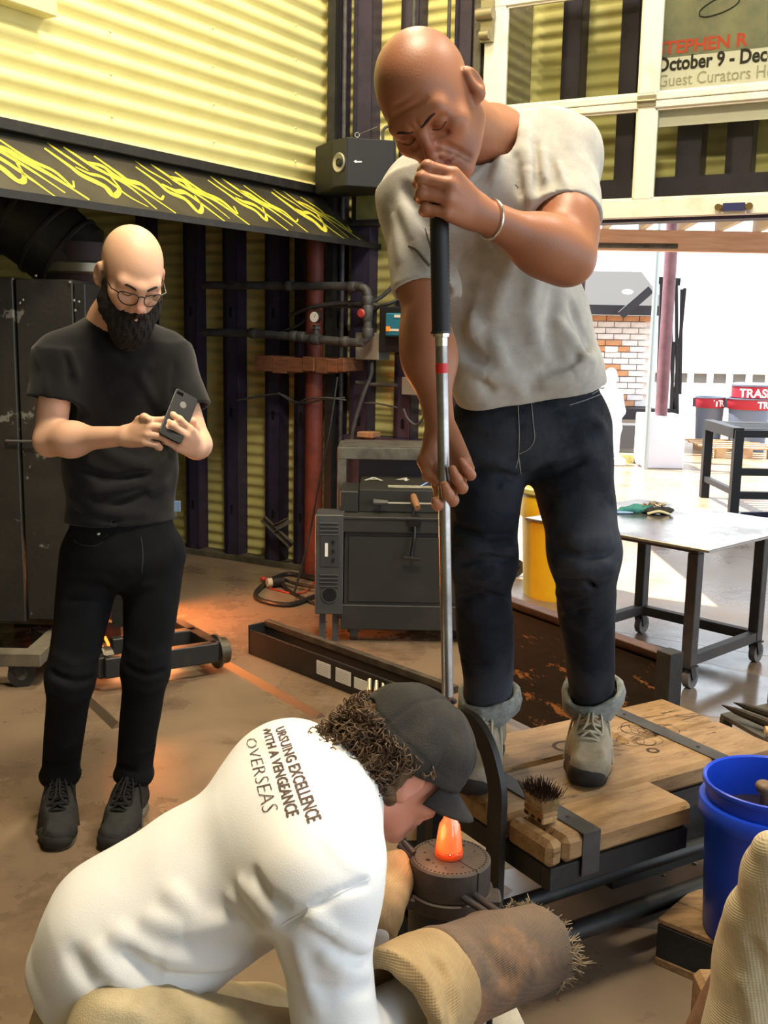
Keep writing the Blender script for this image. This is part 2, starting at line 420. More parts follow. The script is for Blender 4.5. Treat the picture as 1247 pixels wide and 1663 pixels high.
def hand_items(M,curl,spread=(.12,.03,-.05,-.14),thumb=None,s=1.0,k=.0035,mirror=1,lens=None,tilt=None):
    # local: origin wrist, +y to the fingers, +x thumb side, +z back of the hand
    T=lambda p: tf(M,V(p[0]*mirror,p[1],p[2])*s)
    it=[]
    kn=[(.030,.088,.0),(.0105,.093,.003),(-.0095,.088,.001),(-.028,.078,-.004)]
    pal=[Cone(T((.014,.005,0)),T(kn[0]),.0155*s,.0125*s,sm=.012*s),Cone(T((.005,.003,0)),T(kn[1]),.0155*s,.0125*s,sm=.012*s),
         Cone(T((-.005,.003,0)),T(kn[2]),.0155*s,.012*s,sm=.012*s),Cone(T((-.014,.005,-.001)),T(kn[3]),.0155*s,.011*s,sm=.012*s),
         Cone(T((.016,.012,-.01)),T((.026,.045,-.012)),.015*s,.0125*s,sm=.012*s),Cone(T((-.018,.02,-.008)),T((-.024,.06,-.01)),.013*s,.010*s,sm=.012*s)]
    it.append(Grp(pal,sm=.014*s))
    ln=lens or [(.042,.025,.018),(.046,.029,.019),(.042,.027,.019),(.033,.020,.016)]
    rr=[(.0108,.0098,.0090,.0078),(.0110,.0100,.0091,.0079),(.0105,.0095,.0087,.0075),(.0095,.0085,.0078,.0068)]
    for i in range(4):
        p=V(kn[i]);a=0.0;sp=spread[i];pts=[p]
        for j in range(3):
            a+=curl[i][j]; d=V(math.sin(sp)*math.cos(a),math.cos(sp)*math.cos(a),-math.sin(a)); p=p+d*ln[i][j]; pts.append(p)
        g=[Cone(T(pts[j]),T(pts[j+1]),rr[i][j]*s,rr[i][j+1]*s,sm=.004*s) for j in range(3)]
        g+=[Ell(T(pts[j]),V(1,1,1)*rr[i][j]*1.08*s,sm=.004*s) for j in (1,2)]
        it.append(Grp(g,sm=k*s))
    th=thumb or [(.022,.022,-.012),(.046,.05,-.022),(.056,.08,-.026),(.058,.102,-.028)]
    r=[.0135,.0115,.0105,.0085]
    it.append(Grp([Cone(T(th[j]),T(th[j+1]),r[j]*s,r[j+1]*s,sm=.005*s) for j in range(3)]+[Ell(T(th[2]),V(1,1,1)*.0113*s,sm=.004*s)],sm=.006*s))
    return it
def fr(o,y,z):   # frame from origin, +y direction and approximate +z
    y=_nrm(V(y)); x=_nrm(np.cross(y,V(z))); z=np.cross(x,y); M=np.eye(4); M[:3,0]=x;M[:3,1]=y;M[:3,2]=z;M[:3,3]=V(o); return M
def cast(items,pxs,lift=0.0,disp=None,t0=0.8):
    # points of the blended solid seen along given directions from the photographer's standpoint
    D=np.array([_nrm(ray(x,y)) for x,y in pxs]);c=V(0,0,CZ);t=np.full(len(D),t0);P=c+D*t[:,None]
    for _ in range(70):
        d=evalsdf(items,P,None,0)
        if disp is not None: d=d+disp(P,None,0)
        t+=np.clip(d-lift,-.02,.2)*.8;P=c+D*t[:,None]
    return P
def pfolds(items,L,amp=1.0,noise=0.0,nfreq=14.0,seed=0.0):
    # L: ((x,y),(x,y)...,width,height) crease lines traced over the cloth
    S=[]
    for e in L:
        pts=e[:-2]; P=cast(items,pts)
        for i in range(len(P)-1):
            if np.linalg.norm(P[i+1]-P[i])<.35: S.append((P[i],P[i+1],e[-2],e[-1]))
    return folds(S,amp,noise,nfreq,seed)
def thread(items,pts,r,disp=None,mb=None,n=5,lift=.001):
    mb=mb or MB(); q=[(p[0],p[1]) for p in spline([(x,y,0) for x,y in pts],6)]
    P=cast(items,q,lift,disp); k=[p for p in P if np.linalg.norm(p-np.median(P,axis=0))<.4]; return mb.tube(k,r,n)
def knit(name,a,b,scale,rot=(0,0,0),col3=None):
    if name in MATS: return MATS[name]
    m=mat(name,a,.95,col2=b,nscale=9,lo=.35,hi=.7,col3=col3,scale3=5,lo3=.5,hi3=.62); t=m.node_tree
    tc=[n for n in t.nodes if n.type=='TEX_COORD'][0]; mp=_n(t,'ShaderNodeMapping'); mp.inputs['Rotation'].default_value=rot; t.links.new(tc.outputs['Object'],mp.inputs['Vector'])
    w=_n(t,'ShaderNodeTexWave',wave_type='BANDS',bands_direction='X'); w.inputs['Scale'].default_value=scale; w.inputs['Distortion'].default_value=1.0; w.inputs['Detail Scale'].default_value=3
    w2=_n(t,'ShaderNodeTexWave',wave_type='BANDS',bands_direction='Z'); w2.inputs['Scale'].default_value=scale*1.3; t.links.new(mp.outputs[0],w.inputs[0]); t.links.new(mp.outputs[0],w2.inputs[0])
    mu=_n(t,'ShaderNodeMath',operation='ADD'); t.links.new(w.outputs[1],mu.inputs[0]); t.links.new(w2.outputs[1],mu.inputs[1])
    bp=_n(t,'ShaderNodeBump'); bp.inputs['Strength'].default_value=.22; bp.inputs['Distance'].default_value=.004; t.links.new(mu.outputs[0],bp.inputs['Height']); t.links.new(bp.outputs[0],t.nodes['Principled BSDF'].inputs['Normal'])
    return m
def thin_glass(name,refl,tint):
    if name in MATS: return MATS[name]
    m=bpy.data.materials.new(name); m.use_nodes=True; t=m.node_tree; t.nodes.remove(t.nodes['Principled BSDF']); out=[n for n in t.nodes if n.type=='OUTPUT_MATERIAL'][0]
    tr=_n(t,'ShaderNodeBsdfTransparent'); tr.inputs[0].default_value=(*tint,1); gl=_n(t,'ShaderNodeBsdfGlossy'); gl.inputs['Roughness'].default_value=.03
    lw=_n(t,'ShaderNodeLayerWeight'); lw.inputs[0].default_value=.25; mr=_n(t,'ShaderNodeMapRange'); mr.inputs[3].default_value=refl; mr.inputs[4].default_value=.6; t.links.new(lw.outputs['Fresnel'],mr.inputs[0])
    mx=_n(t,'ShaderNodeMixShader'); t.links.new(mr.outputs[0],mx.inputs[0]); t.links.new(tr.outputs[0],mx.inputs[1]); t.links.new(gl.outputs[0],mx.inputs[2]); t.links.new(mx.outputs[0],out.inputs[0])
    MATS[name]=m; return m
# ---------------------------------------------------------------- setting
AL=math.radians(30.0); WD=V(math.cos(AL),-math.sin(AL),0); WN=V(-math.sin(AL),-math.cos(AL),0)   # along the rear wall, and out of it towards the room
W0=on(505,928,0)
WM=frame(W0,WD,-WN)      # local x along the wall, y into the wall, z up
def wpix(px,py,off=0.0):
    p=onplane(px,py,W0+WN*off,WN); q=p-W0; return V(q@WD,-off,q[2])
M_CONC=mat('worn_concrete',lin(138,118,96),.40,col2=lin(110,91,72),nscale=1.6,lo=.35,hi=.7,bump=.12,bscale=18,col3=lin(80,66,53),scale3=3.2,lo3=.56,hi3=.76,rough2=.16,spec=.5)
M_YEL=mat('yellow_painted_sheet',lin(204,196,128),.55,col2=lin(184,176,112),nscale=5,lo=.4,hi=.8,bump=.08,bscale=30,col3=lin(150,140,90),scale3=2.2,lo3=.66,hi3=.8)
M_PUR=mat('purple_painted_steel',lin(52,44,66),.5,col2=lin(38,34,50),nscale=9,lo=.4,hi=.7,bump=.1,bscale=60,col3=lin(24,22,30),scale3=5,lo3=.58,hi3=.7)
M_BLKM=mat('black_painted_steel',lin(32,31,30),.5,col2=lin(52,50,46),nscale=14,lo=.52,hi=.8,bump=.1,bscale=70,spec=.5)
M_GRYM=mat('grey_weathered_metal',lin(98,94,86),.6,col2=lin(70,66,60),nscale=10,bump=.12,bscale=60,metal=.2)
M_PIPE=mat('grey_gas_pipe',lin(70,69,67),.55,col2=lin(48,47,46),nscale=22,bump=.1,bscale=90)
M_WHT=mat('white_door_paint',lin(226,221,204),.5,col2=lin(200,192,168),nscale=7,lo=.5,hi=.8,bump=.05,bscale=60,col3=lin(120,104,80),scale3=14,lo3=.68,hi3=.76)
def struct(o): o['kind']='structure'; return o
# floor: concrete slab panels with saw joints
mb=MB(); mb.box((-9,-3,-.15),(9,26,-.012)); floor=struct(mb.build('floor',mat('slab_joint_concrete',lin(80,72,62),.9)))
u0=V(math.cos(-AL),math.sin(-AL)); v0=V(-u0[1],u0[0]); org=W0[:2]+u0*.35
FM=frame((org[0],org[1],0),(u0[0],u0[1],0),(v0[0],v0[1],0))
for i in range(-2,3):
    for j in range(-2,5):
        mb=MB(FM); x,y=i*4.6-1.45,j*4.6-.25; mb.box((x+.002,y-4.6+.002,-.012),(x+4.6-.002,y-.002,0)); mb.build('floor_slab',M_CONC,floor)
# rear wall: corrugated sheets, studs, base plate
def corr(M,x0,x1,z0,z1,pitch,amp,y=0,th=.002,vert=False):
    mb=MB(M); n=max(2,int(round((z1-z0)/pitch*6))); vs=[];fs=[]
    for i in range(n+1):
        z=z0+(z1-z0)*i/n; s=math.sin(2*math.pi*(z/pitch)); yy=y-amp*math.copysign(abs(s)**.7,s)
        vs+=[(x0,yy,z),(x1,yy,z)]
    for i in range(n): fs.append((2*i,2*i+1,2*i+3,2*i+2))
    mb.add(vs,fs); return mb
OX=wpix(800,200,.0)[0]
wall=corr(WM,-5.6,OX,0,5.0,.068,.009,.10).build('wall_rear',M_YEL,None,smooth='all'); struct(wall)
wall2=corr(WM,OX,9.5,2.05,5.0,.068,.009,.10).build('wall_rear',M_YEL,None,smooth='all'); struct(wall2)
mb=MB(WM); mb.box((-5.6,.12,0),(OX,.16,5.0)); mb.box((OX,.12,2.05),(9.5,.16,5.0)); mb.build('outer_cladding',mat('outer_sheet',lin(120,112,80),.7),wall)
def stud(xpx,ypx,z0,z1,w=.15,d=.10,slots=True,par=wall,x=None):
    X=wpix(xpx,ypx,.0)[0] if x is None else x
    mb=MB(WM); t=.004
    mb.box((X,-.01,z0),(X+w,-.01+t,z1)); mb.box((X,-.01,z0),(X+t,d-.01,z1)); mb.box((X+w-t,-.01,z0),(X+w,d-.01,z1)); mb.box((X+t,-.01,z0),(X+.03,-.004,z1))
    s=mb.build('stud',M_PUR,par)
    if slots:
        k=0; z=max(z0,0)+.33
        while z<z1-.1:
            m=MB(WM); m.cyl((X+w*.55,-.0085,z-.02),(X+w*.55,-.0115,z-.02),.011,n=10); m.cyl((X+w*.55,-.0085,z+.02),(X+w*.55,-.0115,z+.02),.011,n=10); m.box((X+w*.55-.011,-.0115,z-.02),(X+w*.55+.011,-.0085,z+.02)); m.build('stud_slot',mat('dark_slot',(.004,.004,.005),.9),s); z+=.62
            k+=1
            if k>3: break
    return s
for xp,w in ((232,.10),(305,.10),(366,.11),(432,.11),(478,.09),(532,.07)): stud(xp,880,0.0,4.9,w)
for xp,yp,w in ((568,700,.12),(640,690,.11),(722,690,.10)): stud(xp,yp,0.0,5.0,w)
for xp,yp,w in ((822,120,.10),(912,120,.10),(1006,120,.09),(1098,265,.12),(1178,265,.12)): stud(xp,yp,2.05,5.0,w,slots=False,par=wall2)
mb=MB(WM); z0_=wpix(1100,318,.0)[2]; z1_=wpix(1100,288,.0)[2]; mb.box((OX,-.03,z0_-.12),(9.5,.10,z1_)); mb.build('header_beam',M_PUR,wall2)
mb=MB(WM); mb.box((-5.6,-.03,0),(OX-.06,.09,.035)); mb.build('base_plate',mat('dusty_sill',lin(92,86,68),.9,col2=lin(60,56,46),nscale=8),wall)
a=wpix(560,705,.0);b=wpix(735,725,.0); mb=MB(WM); mb.box((a[0]-.0,-.03,a[2]-.05),(OX-.06,.08,a[2])); mb.build('girt',M_PUR,wall)
# jamb and header of the big doorway
mb=MB(WM); mb.box((OX-.05,-.03,0),(OX+.02,.14,5.0)); struct(mb.build('trim_1',M_PUR))
# overhead door: framed glass panels hanging just inside the wall
dz=wpix(1100,344,.14)[2]
dL=wpix(783,200,.14)[0]; DM=frame(W0+WN*.14,WD,-WN)
zb=wpix(1100,352,.14)[2]; zm=wpix(1055,153,.14)[2]; zmb=wpix(1055,177,.14)[2]; zt=wpix(1100,322,.14)[2]
xl0=wpix(785,200,.14)[0]; xl1=wpix(817,200,.14)[0]; xm0=wpix(1041,120,.14)[0]; xm1=wpix(1069,120,.14)[0]
door=thing('overhead_door','cream-framed glazed roll-up door raised above the wide opening','door',W0+WN*.14+WD*(xl0+1.5)+V(0,0,zb),-AL)
def dbox(nm,x0,x1,z0,z1,m=M_WHT,y0=-.02,y1=.025,bev=.003):
    mb=MB(DM); mb.box((x0,y0,z0),(x1,y1,z1),bev); return mb.build(nm,m,door)
ph=zt-zmb
x2=xm1+(xm0-xl1)
top2=zm+ph
dbox('bottom_rail',xl0,xl0+4.2,zb,zt); dbox('meeting_rail',xl0,xl0+4.2,zmb,(zm+zmb)/2-.002); dbox('meeting_rail',xl0,xl0+4.2,(zm+zmb)/2+.002,zm)
top2=wpix(817,12,.14)[2]
dbox('top_rail',xl0,xl0+4.2,top2,top2+.09)
dbox('stile',xl0,xl1,zt,zmb); dbox('stile',xl0,xl1,zm,top2)
for k in range(2):
    X=xm0+(x2-xm1)*k+ (xm1-xm0)*k
    dbox('stile',X,X+(xm1-xm0),zt,zmb); dbox('stile',X,X+(xm1-xm0),zm,top2)
mgls=thin_glass('dusty_glass',.06,(.95,.96,.93))
for (x0,x1) in ((xl1,xm0),(xm1,x2),(x2+(xm1-xm0),xl0+4.2)):
    for (z0,z1) in ((zt,zmb),(zm,top2)):
        mb=MB(DM); mb.box((x0,.0,z0),(x1,.004,z1)); mb.build('pane',mgls,door)
        mb=MB(DM)
        for (a0,a1,c0,c1) in ((x0,x1,z0,z0+.010),(x0,x1,z1-.010,z1),(x0,x0+.010,z0,z1),(x1-.010,x1,z0,z1)): mb.box((a0,-.008,c0),(a1,.012,c1))
        mb.build('glazing_bead',M_WHT,door)
mh=mat('dull_hinge_steel',lin(150,144,120),.4,metal=.6)
for X in ((xm0+xm1)/2,):
    mb=MB(DM); mb.box((X-.045,-.026,zmb+.008),(X+.045,-.02,zm-.008)); mb.cyl((X-.045,-.028,(zm+zmb)/2),(X+.045,-.028,(zm+zmb)/2),.007,n=10); mb.build('hinge',mh,door)
# round roller bracket at the upper corner
c=wpix(793,42,.17); mb=MB(DM); mb.box((c[0]-.035,-.05,c[2]-.08),(c[0]+.03,-.02,c[2]+.12)); mb.cyl((c[0]-.05,-.06,c[2]+.05),(c[0]+.04,-.06,c[2]+.05),.03,n=14); mb.cyl((c[0]-.03,-.06,c[2]-.05),(c[0]+.02,-.06,c[2]-.05),.022,n=14); mb.build('roller_bracket',mh,door,smooth=True)
c=wpix(1192,336,.17); mb=MB(DM); mb.box((c[0]-.075,-.034,c[2]-.012),(c[0]+.075,-.022,c[2]+.012),.004); mb.cyl((c[0]-.07,-.034,c[2]),(c[0]-.07,-.045,c[2]),.016,n=12); mb.cyl((c[0]+.07,-.034,c[2]),(c[0]+.07,-.045,c[2]),.016,n=12); mb.build('latch',mat('latch_brass',lin(120,100,60),.4,metal=.6),door,smooth=True)
mb=MB(DM); mb.box((c[0]-.05,-.036,c[2]-.018),(c[0]+.05,-.0335,c[2]+.018)); lp=mb.build('latch_plate',mat('blue_plate',lin(40,44,90),.5),door)
# vertical track beside the door and the poster seen through the glass
X=wpix(770,250,.12)[0]; mb=MB(WM); mb.box((X-.025,-.12,0),(X+.02,-.10,5)); mb.box((X-.025,-.12,0),(X-.02,-.07,5)); mb.box((X+.015,-.12,0),(X+.02,-.07,5)); t=mb.build('door_track',M_GRYM); tag(t,'grey steel door track running up beside the glazed door','door track')
pm=frame(W0+WN*.10,WD,-WN); p0=wpix(1066,148,.10); p1=wpix(1066,112,.10)
pz=wpix(1150,150,.10)[2]-.14; px0=p0[0]-.015
pst=thing('poster','pale printed poster with red and black lettering behind the upper door glass','poster',W0+WN*.10+WD*(px0+.5)+V(0,0,pz),-AL)
mb=MB(pm); mb.box((px0,-.002,pz),(px0+1.1,.0,pz+1.6)); mb.build('sheet',mat('poster_paper',lin(246,243,228),.5),pst)
zr=wpix(1069,92,.10)[2]
mb=MB(pm); mb.box((px0,-.003,zr-.01),(px0+1.1,-.002,pz+1.6)); mb.build('picture',mat('poster_picture',lin(120,122,108),.5,col2=lin(170,168,130),nscale=2.2,lo=.4,hi=.65,col3=lin(214,200,90),scale3=1.5,lo3=.55,hi3=.68),pst)
def ptext(s,px,py,size,m,ext=.0006,sx=1,bold=0):
    q=wpix(px,py,.10); M=frame(W0+WN*.104+WD*q[0]+V(0,0,q[2]),WD,(0,0,1)); o=text('lettering',s,M,size,m,pst,ext,sx=sx,bold=bold); return o
ptext('STEPHEN R',1066,90,.080,mat('poster_red',lin(214,84,52),.6),sx=1.05,bold=.0022); ptext('October 9 - December',1066,117,.088,mat('poster_black',lin(40,36,32),.6),sx=.84,bold=.0024)
ptext('Guest Curators Head',1068,142,.078,mat('poster_ghost',lin(186,182,158),.6),sx=.86); ptext('A Featured Location',1082,163,.062,mat('poster_black',lin(40,36,32),.6),sx=1.1,bold=.002)
mb=MB(); q=[wpix(x,y,.105) for x,y in ((1136,26),(1150,27),(1180,17),(1200,2),(1190,-14),(1160,0),(1138,16))]
mb.tube(spline([W0+WN*.106+WD*k[0]+V(0,0,k[2]) for k in q+[q[0]]],4),.003,5); mb.build('drawn_line',mat('poster_black',lin(40,36,32),.6),pst)
# roof slab over the shop (keeps the sky off the walls)
mb=MB(WM); mb.box((-5.75,-9.0,5.0),(9.5,.2,5.12)); struct(mb.build('ceiling',mat('roof_underside',lin(120,112,92),.9)))
# ---------------------------------------------------------------- exhaust hood at the left
hx=wpix(532,305,.0)[0]
HO=W0+WD*hx
hood=thing('exhaust_hood','yellow corrugated exhaust hood with a black lip and yellow flame painting','hood',HO+WN*1.5+V(0,0,1.8),-AL)
def hl(t,off,z): return HO+WN*t+WD*off+V(0,0,z)     # t: distance out from the rear wall; off: towards the doorway
zh=onplane(531,312,HO,WD)[2]; zh2=onplane(2,228,HO,WD)[2]; 
hm_=frame(HO,WN,WD)   # local x out of the wall, y away from the doorway, z up
corr(hm_,-.02,3.4,zh,4.99,.088,.014,0).build('skirt_sheet',mat('pale_yellow_sheet',lin(222,213,146),.5,col2=lin(208,198,130),nscale=3,lo=.4,hi=.8,bump=.05,bscale=30),hood,smooth='all')
mb=MB(hm_); mb.box((-.02,-.05,zh),(3.4,-.03,4.99)); mb.box((-.02,-2.6,2.75),(3.4,-.05,2.8)); mb.box((3.35,-2.6,zh),(3.4,.0,4.99)); mb.box((0.05,-2.62,zh),(3.4,-2.58,4.99)); mb.build('inner_shade_panel',mat('dark_steel',lin(24,22,20),.8,col2=lin(36,32,28),nscale=5),hood)  # dark unseen panels added so the space under the hood stays dark
mb=MB(hm_); mb.box((-.02,-.02,zh),(.012,.02,4.99)); mb.build('corner_flashing',mat('cream_edge',lin(200,190,130),.5),hood)
mb=MB(hm_); mb.box((-.02,-.025,zh-.03),(3.4,.05,zh+.015),.003); mb.build('edge_trim',M_BLKM,hood)
# slanting lip
lo_=.30; dzz=.30
A=hl(-.02,.0,zh-.03); 
pB=onplane(590,397,HO+WD*.30,WD); dzz=zh-.03-pB[2]; tB=(pB-HO)@WN
lm=MB(); t_=.006
def lipz(u,v): return hl(-.02+3.4*u,lo_*v,zh-.03-dzz*v)
vs=[hl(-.02,0,zh-.03),hl(3.4,0,zh-.03),hl(3.4,lo_,zh-.03-dzz),hl(-.1,lo_,zh-.03-dzz)]
nn=_n0=np.cross(vs[1]-vs[0],vs[3]-vs[0]); nn=nn/np.linalg.norm(nn)
vs2=[v-nn*t_ for v in vs]
lm.add([*vs,*vs2],[(0,1,2,3),(7,6,5,4),(0,4,5,1),(1,5,6,2),(2,6,7,3),(3,7,4,0)])
lip=lm.build('lip',mat('dark_hood_lip',lin(58,54,44),.45,col2=lin(44,41,34),nscale=6,bump=.05,bscale=30),hood)
mb=MB(); mb.beam(hl(-.1,lo_,zh-.03-dzz),hl(3.4,lo_,zh-.03-dzz),.012,.03); mb.build('lip_edge',M_BLKM,lip)
# spray-painted flames: strokes lying on the lip
mfl=mat('flame_yellow_paint',lin(196,186,58),.7,col2=lin(120,112,42),nscale=30,lo=.5,hi=.8)
sgn=1 if nn@WD>0 else -1
rnd=random.Random(11)
def stroke(pts,w):
    P=spline([V(a,b,0) for a,b in pts],6); vs=[];fs=[];n=len(P)
    for i,p in enumerate(P):
        d=_nrm2(P[min(i+1,n-1)]-P[max(i-1,0)]); nr=V(-d[1],d[0],0); ww=w*(.35+.65*math.sin(math.pi*min(1,(i+1)/(n*.9))))*.5
        for s_ in (-1,1):
            q=p+nr*ww*s_; vs.append(lippt(q[0],q[1]))
    for i in range(n-1): fs.append((2*i,2*i+1,2*i+3,2*i+2))
    mb=MB(); mb.add(vs,fs); mb.build('flame_stroke',mfl,lip)
def _nrm2(v): return v/max(np.linalg.norm(v),1e-9)
slen=math.hypot(lo_,dzz)
def lippt(t,s):   # t metres along, s metres down the slope
    v=s/slen; return hl(t,lo_*v,zh-.03-dzz*v)+nn*sgn*.0012
t=.05
while t<3.3:
    J=lambda: rnd.uniform(-.012,.012)
    for pts,w in (([(.42,.06),(.36,.26),(.33,.34),(.22,.56),(.14,.86)],.020),([(.36,.26),(.28,.30),(.24,.40),(.12,.62),(.02,.96)],.028),
                  ([(.56,.16),(.50,.40),(.46,.52),(.38,.62),(.36,.80),(.30,.70),(.27,.50)],.026),([(.46,.40),(.40,.50),(.34,.50),(.28,.72),(.20,.94)],.022),
                  ([(.27,.12),(.20,.36),(.17,.44),(.10,.52),(.06,.74),(.02,.64)],.022),([(.52,.05),(.47,.20),(.42,.34),(.39,.42)],.014)):
        stroke([(t+a*1.0+J(),min(slen*.985,slen*b*rnd.uniform(.92,1.06))) for a,b in pts],w*rnd.uniform(1.0,1.7))
    t+=.52
# screws of the skirt: small domes
ms=mat('sheet_screw',lin(200,192,140),.4)
mb=MB()
for tt in (.35,1.05,1.75,2.45):
    for k in range(11):
        z=zh+.10+.088*2*k+.022
        if z<4.2: mb.lathe(hl(tt,.016,z),WD,[(.009,0),(.007,.005),(.002,.007)],8)
tag(mb.build('screw_heads',ms,hood),kind='stuff')
# upper box of the hood
mb=MB(hm_); c=onplane(20,8,HO,WD); q=(c-HO)@WN; hx_=0; mb.box((q-.15,.016,c[2]-.02),(q+.5,.09,c[2]+.12),.004); tag(mb.build('junction_cover',mat('cream_cover',lin(214,206,150),.5)),'cream metal cover box fixed high on the yellow hood','cover box')

# the rest of the shop shell (out of view): side walls and the wall behind
mwall=mat('shop_wall_sheet',lin(150,142,104),.8)
mb=MB(WM); mb.box((-5.75,-9.0,0),(-5.6,.2,5.0)); struct(mb.build('wall_left',mwall))
mb=MB(WM); mb.box((-5.6,-9.0,0),(9.5,-8.85,5.0)); struct(mb.build('wall_front',mwall))
# ---------------------------------------------------------------- things along the rear wall
WP=lambda x,off,z: W0+WD*x+WN*off+V(0,0,z)
def wm(mb_pts): pass
def pw(px,py,off): return onplane(px,py,W0+WN*off,WN)
# speaker
t=thing('loudspeaker','black trapezoid loudspeaker with a silver horn driver hung on the corner post','loudspeaker',pw(575,305,.25),-AL)
q=[pw(x,300,o) for x,o in ((512,.30),(541,.46),(563,.50),(640,.30),(640,.10),(520,.10))]
zt_=pw(565,222,.5)[2]; zb_=pw(565,302,.5)[2]
poly=[(p[0],p[1]) for p in q]
mb=MB(); mb.prism(poly,zb_,zt_); sp=mb.build('cabinet',mat('speaker_black',lin(17,17,17),.6,bump=.15,bscale=200),t,bevel=.006)
fc=(q[1]+q[2])/2; fn=_nrm(np.cross(q[2]-q[1],V(0,0,1))); fn[2]=0; fn=_nrm(fn); fn=fn if fn@V(0,-1,0)>0 else -fn
ww=np.linalg.norm(q[2]-q[1])
mb=MB(); a_=q[1].copy();b_=q[2].copy(); a_[2]=b_[2]=0
M_=frame((fc[0],fc[1],zb_),_nrm(b_-a_),-fn); mb=MB(M_); mb.box((-ww/2+.002,-.004,.005),(ww/2-.002,.0,zt_-zb_-.005)); mb.build('front_panel',mat('speaker_panel',lin(36,36,38),.45),t)
mb=MB(); c=V(fc[0],fc[1],zb_+(zt_-zb_)*.50)+fn*.004
E2=lambda r,h: (r,h)
mb.lathe(c,fn,[(.048,0),(.050,.006),(.046,.010),(.030,.002),(.018,-.004)],28); o=mb.build('horn_flare',mat('satin_silver',lin(196,192,184),.3,metal=.7),t,smooth=True)
mb=MB(); mb.lathe(c+fn*.001,fn,[(.022,0),(.022,.008),(.018,.009),(.017,.004),(.013,.004),(.012,.008),(.006,.010)],24); mb.build('driver',mat('driver_dark',lin(40,40,40),.4),t,smooth=True)
# emblem on the grille side: small light mark and bar
g0=q[2]; g1=q[3]; gd=_nrm(V(*(g1-g0)[:2],0)); gn=np.cross(gd,V(0,0,1)); gn=gn if gn[1]<0 else -gn
e=g0+gd*.035; e[2]=zb_+(zt_-zb_)*.51; ML=frame(e+gn*.003,gd,np.cross(gn,gd) if False else V(0,0,1))
mb=MB(ML); mb.add([(0,0,0),(.012,.008,0),(.016,.003,0),(.045,.004,0),(.045,-.002,0),(.016,-.004,0),(.012,-.007,0)],[tuple(range(7))]); mb.build('maker_mark',mat('mark_white',lin(220,220,215),.5),t)
e0=(q[1]+q[5])/2; e0[2]=zt_
mb=MB(); r_=pw(580,219,.30); mb.tube([r_+V(.012*math.cos(a),0,.012*math.sin(a)) for a in np.linspace(0,6.283,13)[:-1]],.002,6,closed=True); mb.tube([r_+V(0,0,-.012),r_+V(0,0,-.05)],.003,6); mb.tube([r_,pw(612,206,.0)],.0012,5); mb.build('safety_eye',mat('bright_wire',lin(190,190,190),.3,metal=.8),t)
mb=MB(); mb.tube(spline([pw(622,232,.18),pw(622,212,.14),pw(632,206,.10),pw(640,222,.08),pw(642,300,.05)],5),.008,8); tag(mb.build('speaker_cable',M_PIPE),'grey cable looping out behind the black loudspeaker','cable')
# black corner post and conduits
def post(nm,lab,cat_,px,py,off,w,d,z0,z1,m,grp=None):
    p=pw(px,py,off); q=p-W0; x=q@WD; mb=MB(WM); mb.box((x-w/2,-off-d/2,z0),(x+w/2,-off+d/2,z1)); o=mb.build(nm,m); tag(o,lab,cat_,grp); return o
post('corner_post','black steel post at the end of the yellow hood','post',541,200,.06,.05,.05,0,4.98,M_BLKM)
def run(nm,lab,cat_,pts,r,m=M_PIPE,n=10,sp=True,grp=None,parent=None):
    P=[pw(*p) for p in pts]; P=spline(P,5) if sp and len(P)>2 else P
    mb=MB(); mb.tube(P,r,n); o=mb.build(nm,m,parent,smooth=True)
    if lab: tag(o,lab,cat_,grp)
    return o
p=pw(555,500,.04); mb=MB(); mb.tube([V(p[0],p[1],.05),V(p[0],p[1],4.9)],.013,10); tag(mb.build('conduit',M_PIPE,smooth=True),'thin grey conduit running up the wall behind the black loudspeaker','conduit')
p=pw(729,40,.05); mb=MB(); mb.tube([V(p[0],p[1],2.2),V(p[0],p[1],4.9)],.010,10); tag(mb.build('conduit',M_PIPE,smooth=True),'thin dark conduit on the yellow wall above the bald head','conduit')
p=pw(672,20,.05); mb=MB(); mb.tube([V(p[0],p[1],2.6),V(p[0],p[1],4.9)],.012,10); tag(mb.build('conduit',M_PIPE,smooth=True),'dark conduit on the stud just beyond the bald head','conduit')
# stub sheet and ledge between post and stud
a=pw(580,312,.02);b=pw(612,356,.02); q0=a-W0;q1=b-W0; mb=MB(WM); mb.box((q0@WD,-.03,q1[2]),(q1@WD+.1,-.01,q0[2]+.05)); tag(mb.build('olive_panel',mat('olive_panel_paint',lin(120,118,72),.7,col2=lin(92,92,60),nscale=6)),'small faded olive panel below the black loudspeaker','panel')
run('angle_bar','grey angle bar crossing the studs beneath the olive panel','bar',[(548,364,.06),(640,366,.06)],.012,M_BLKM,sp=False)
# red vertical pipe
p=pw(519,400,.10); p2=pw(508,900,.10)
tp=thing('red_pipe','wide rust-red vertical pipe between the purple studs','pipe',(p2[0],p2[1],0))
mb=MB(); mb.tube([V(p2[0],p2[1],0.0),V(p2[0],p2[1],zh-.10)],.053,20); mb.build('tube',mat('rust_red_paint',lin(112,50,36),.6,col2=lin(84,38,30),nscale=6,bump=.08,bscale=40,col3=lin(60,34,28),scale3=4,lo3=.6,hi3=.75),tp,smooth=True)
mb=MB(); mb.lathe((p2[0],p2[1],0),(0,0,1),[(.075,0),(.075,.02),(.055,.022)],20); mb.build('floor_flange',M_BLKM,tp,smooth=True)
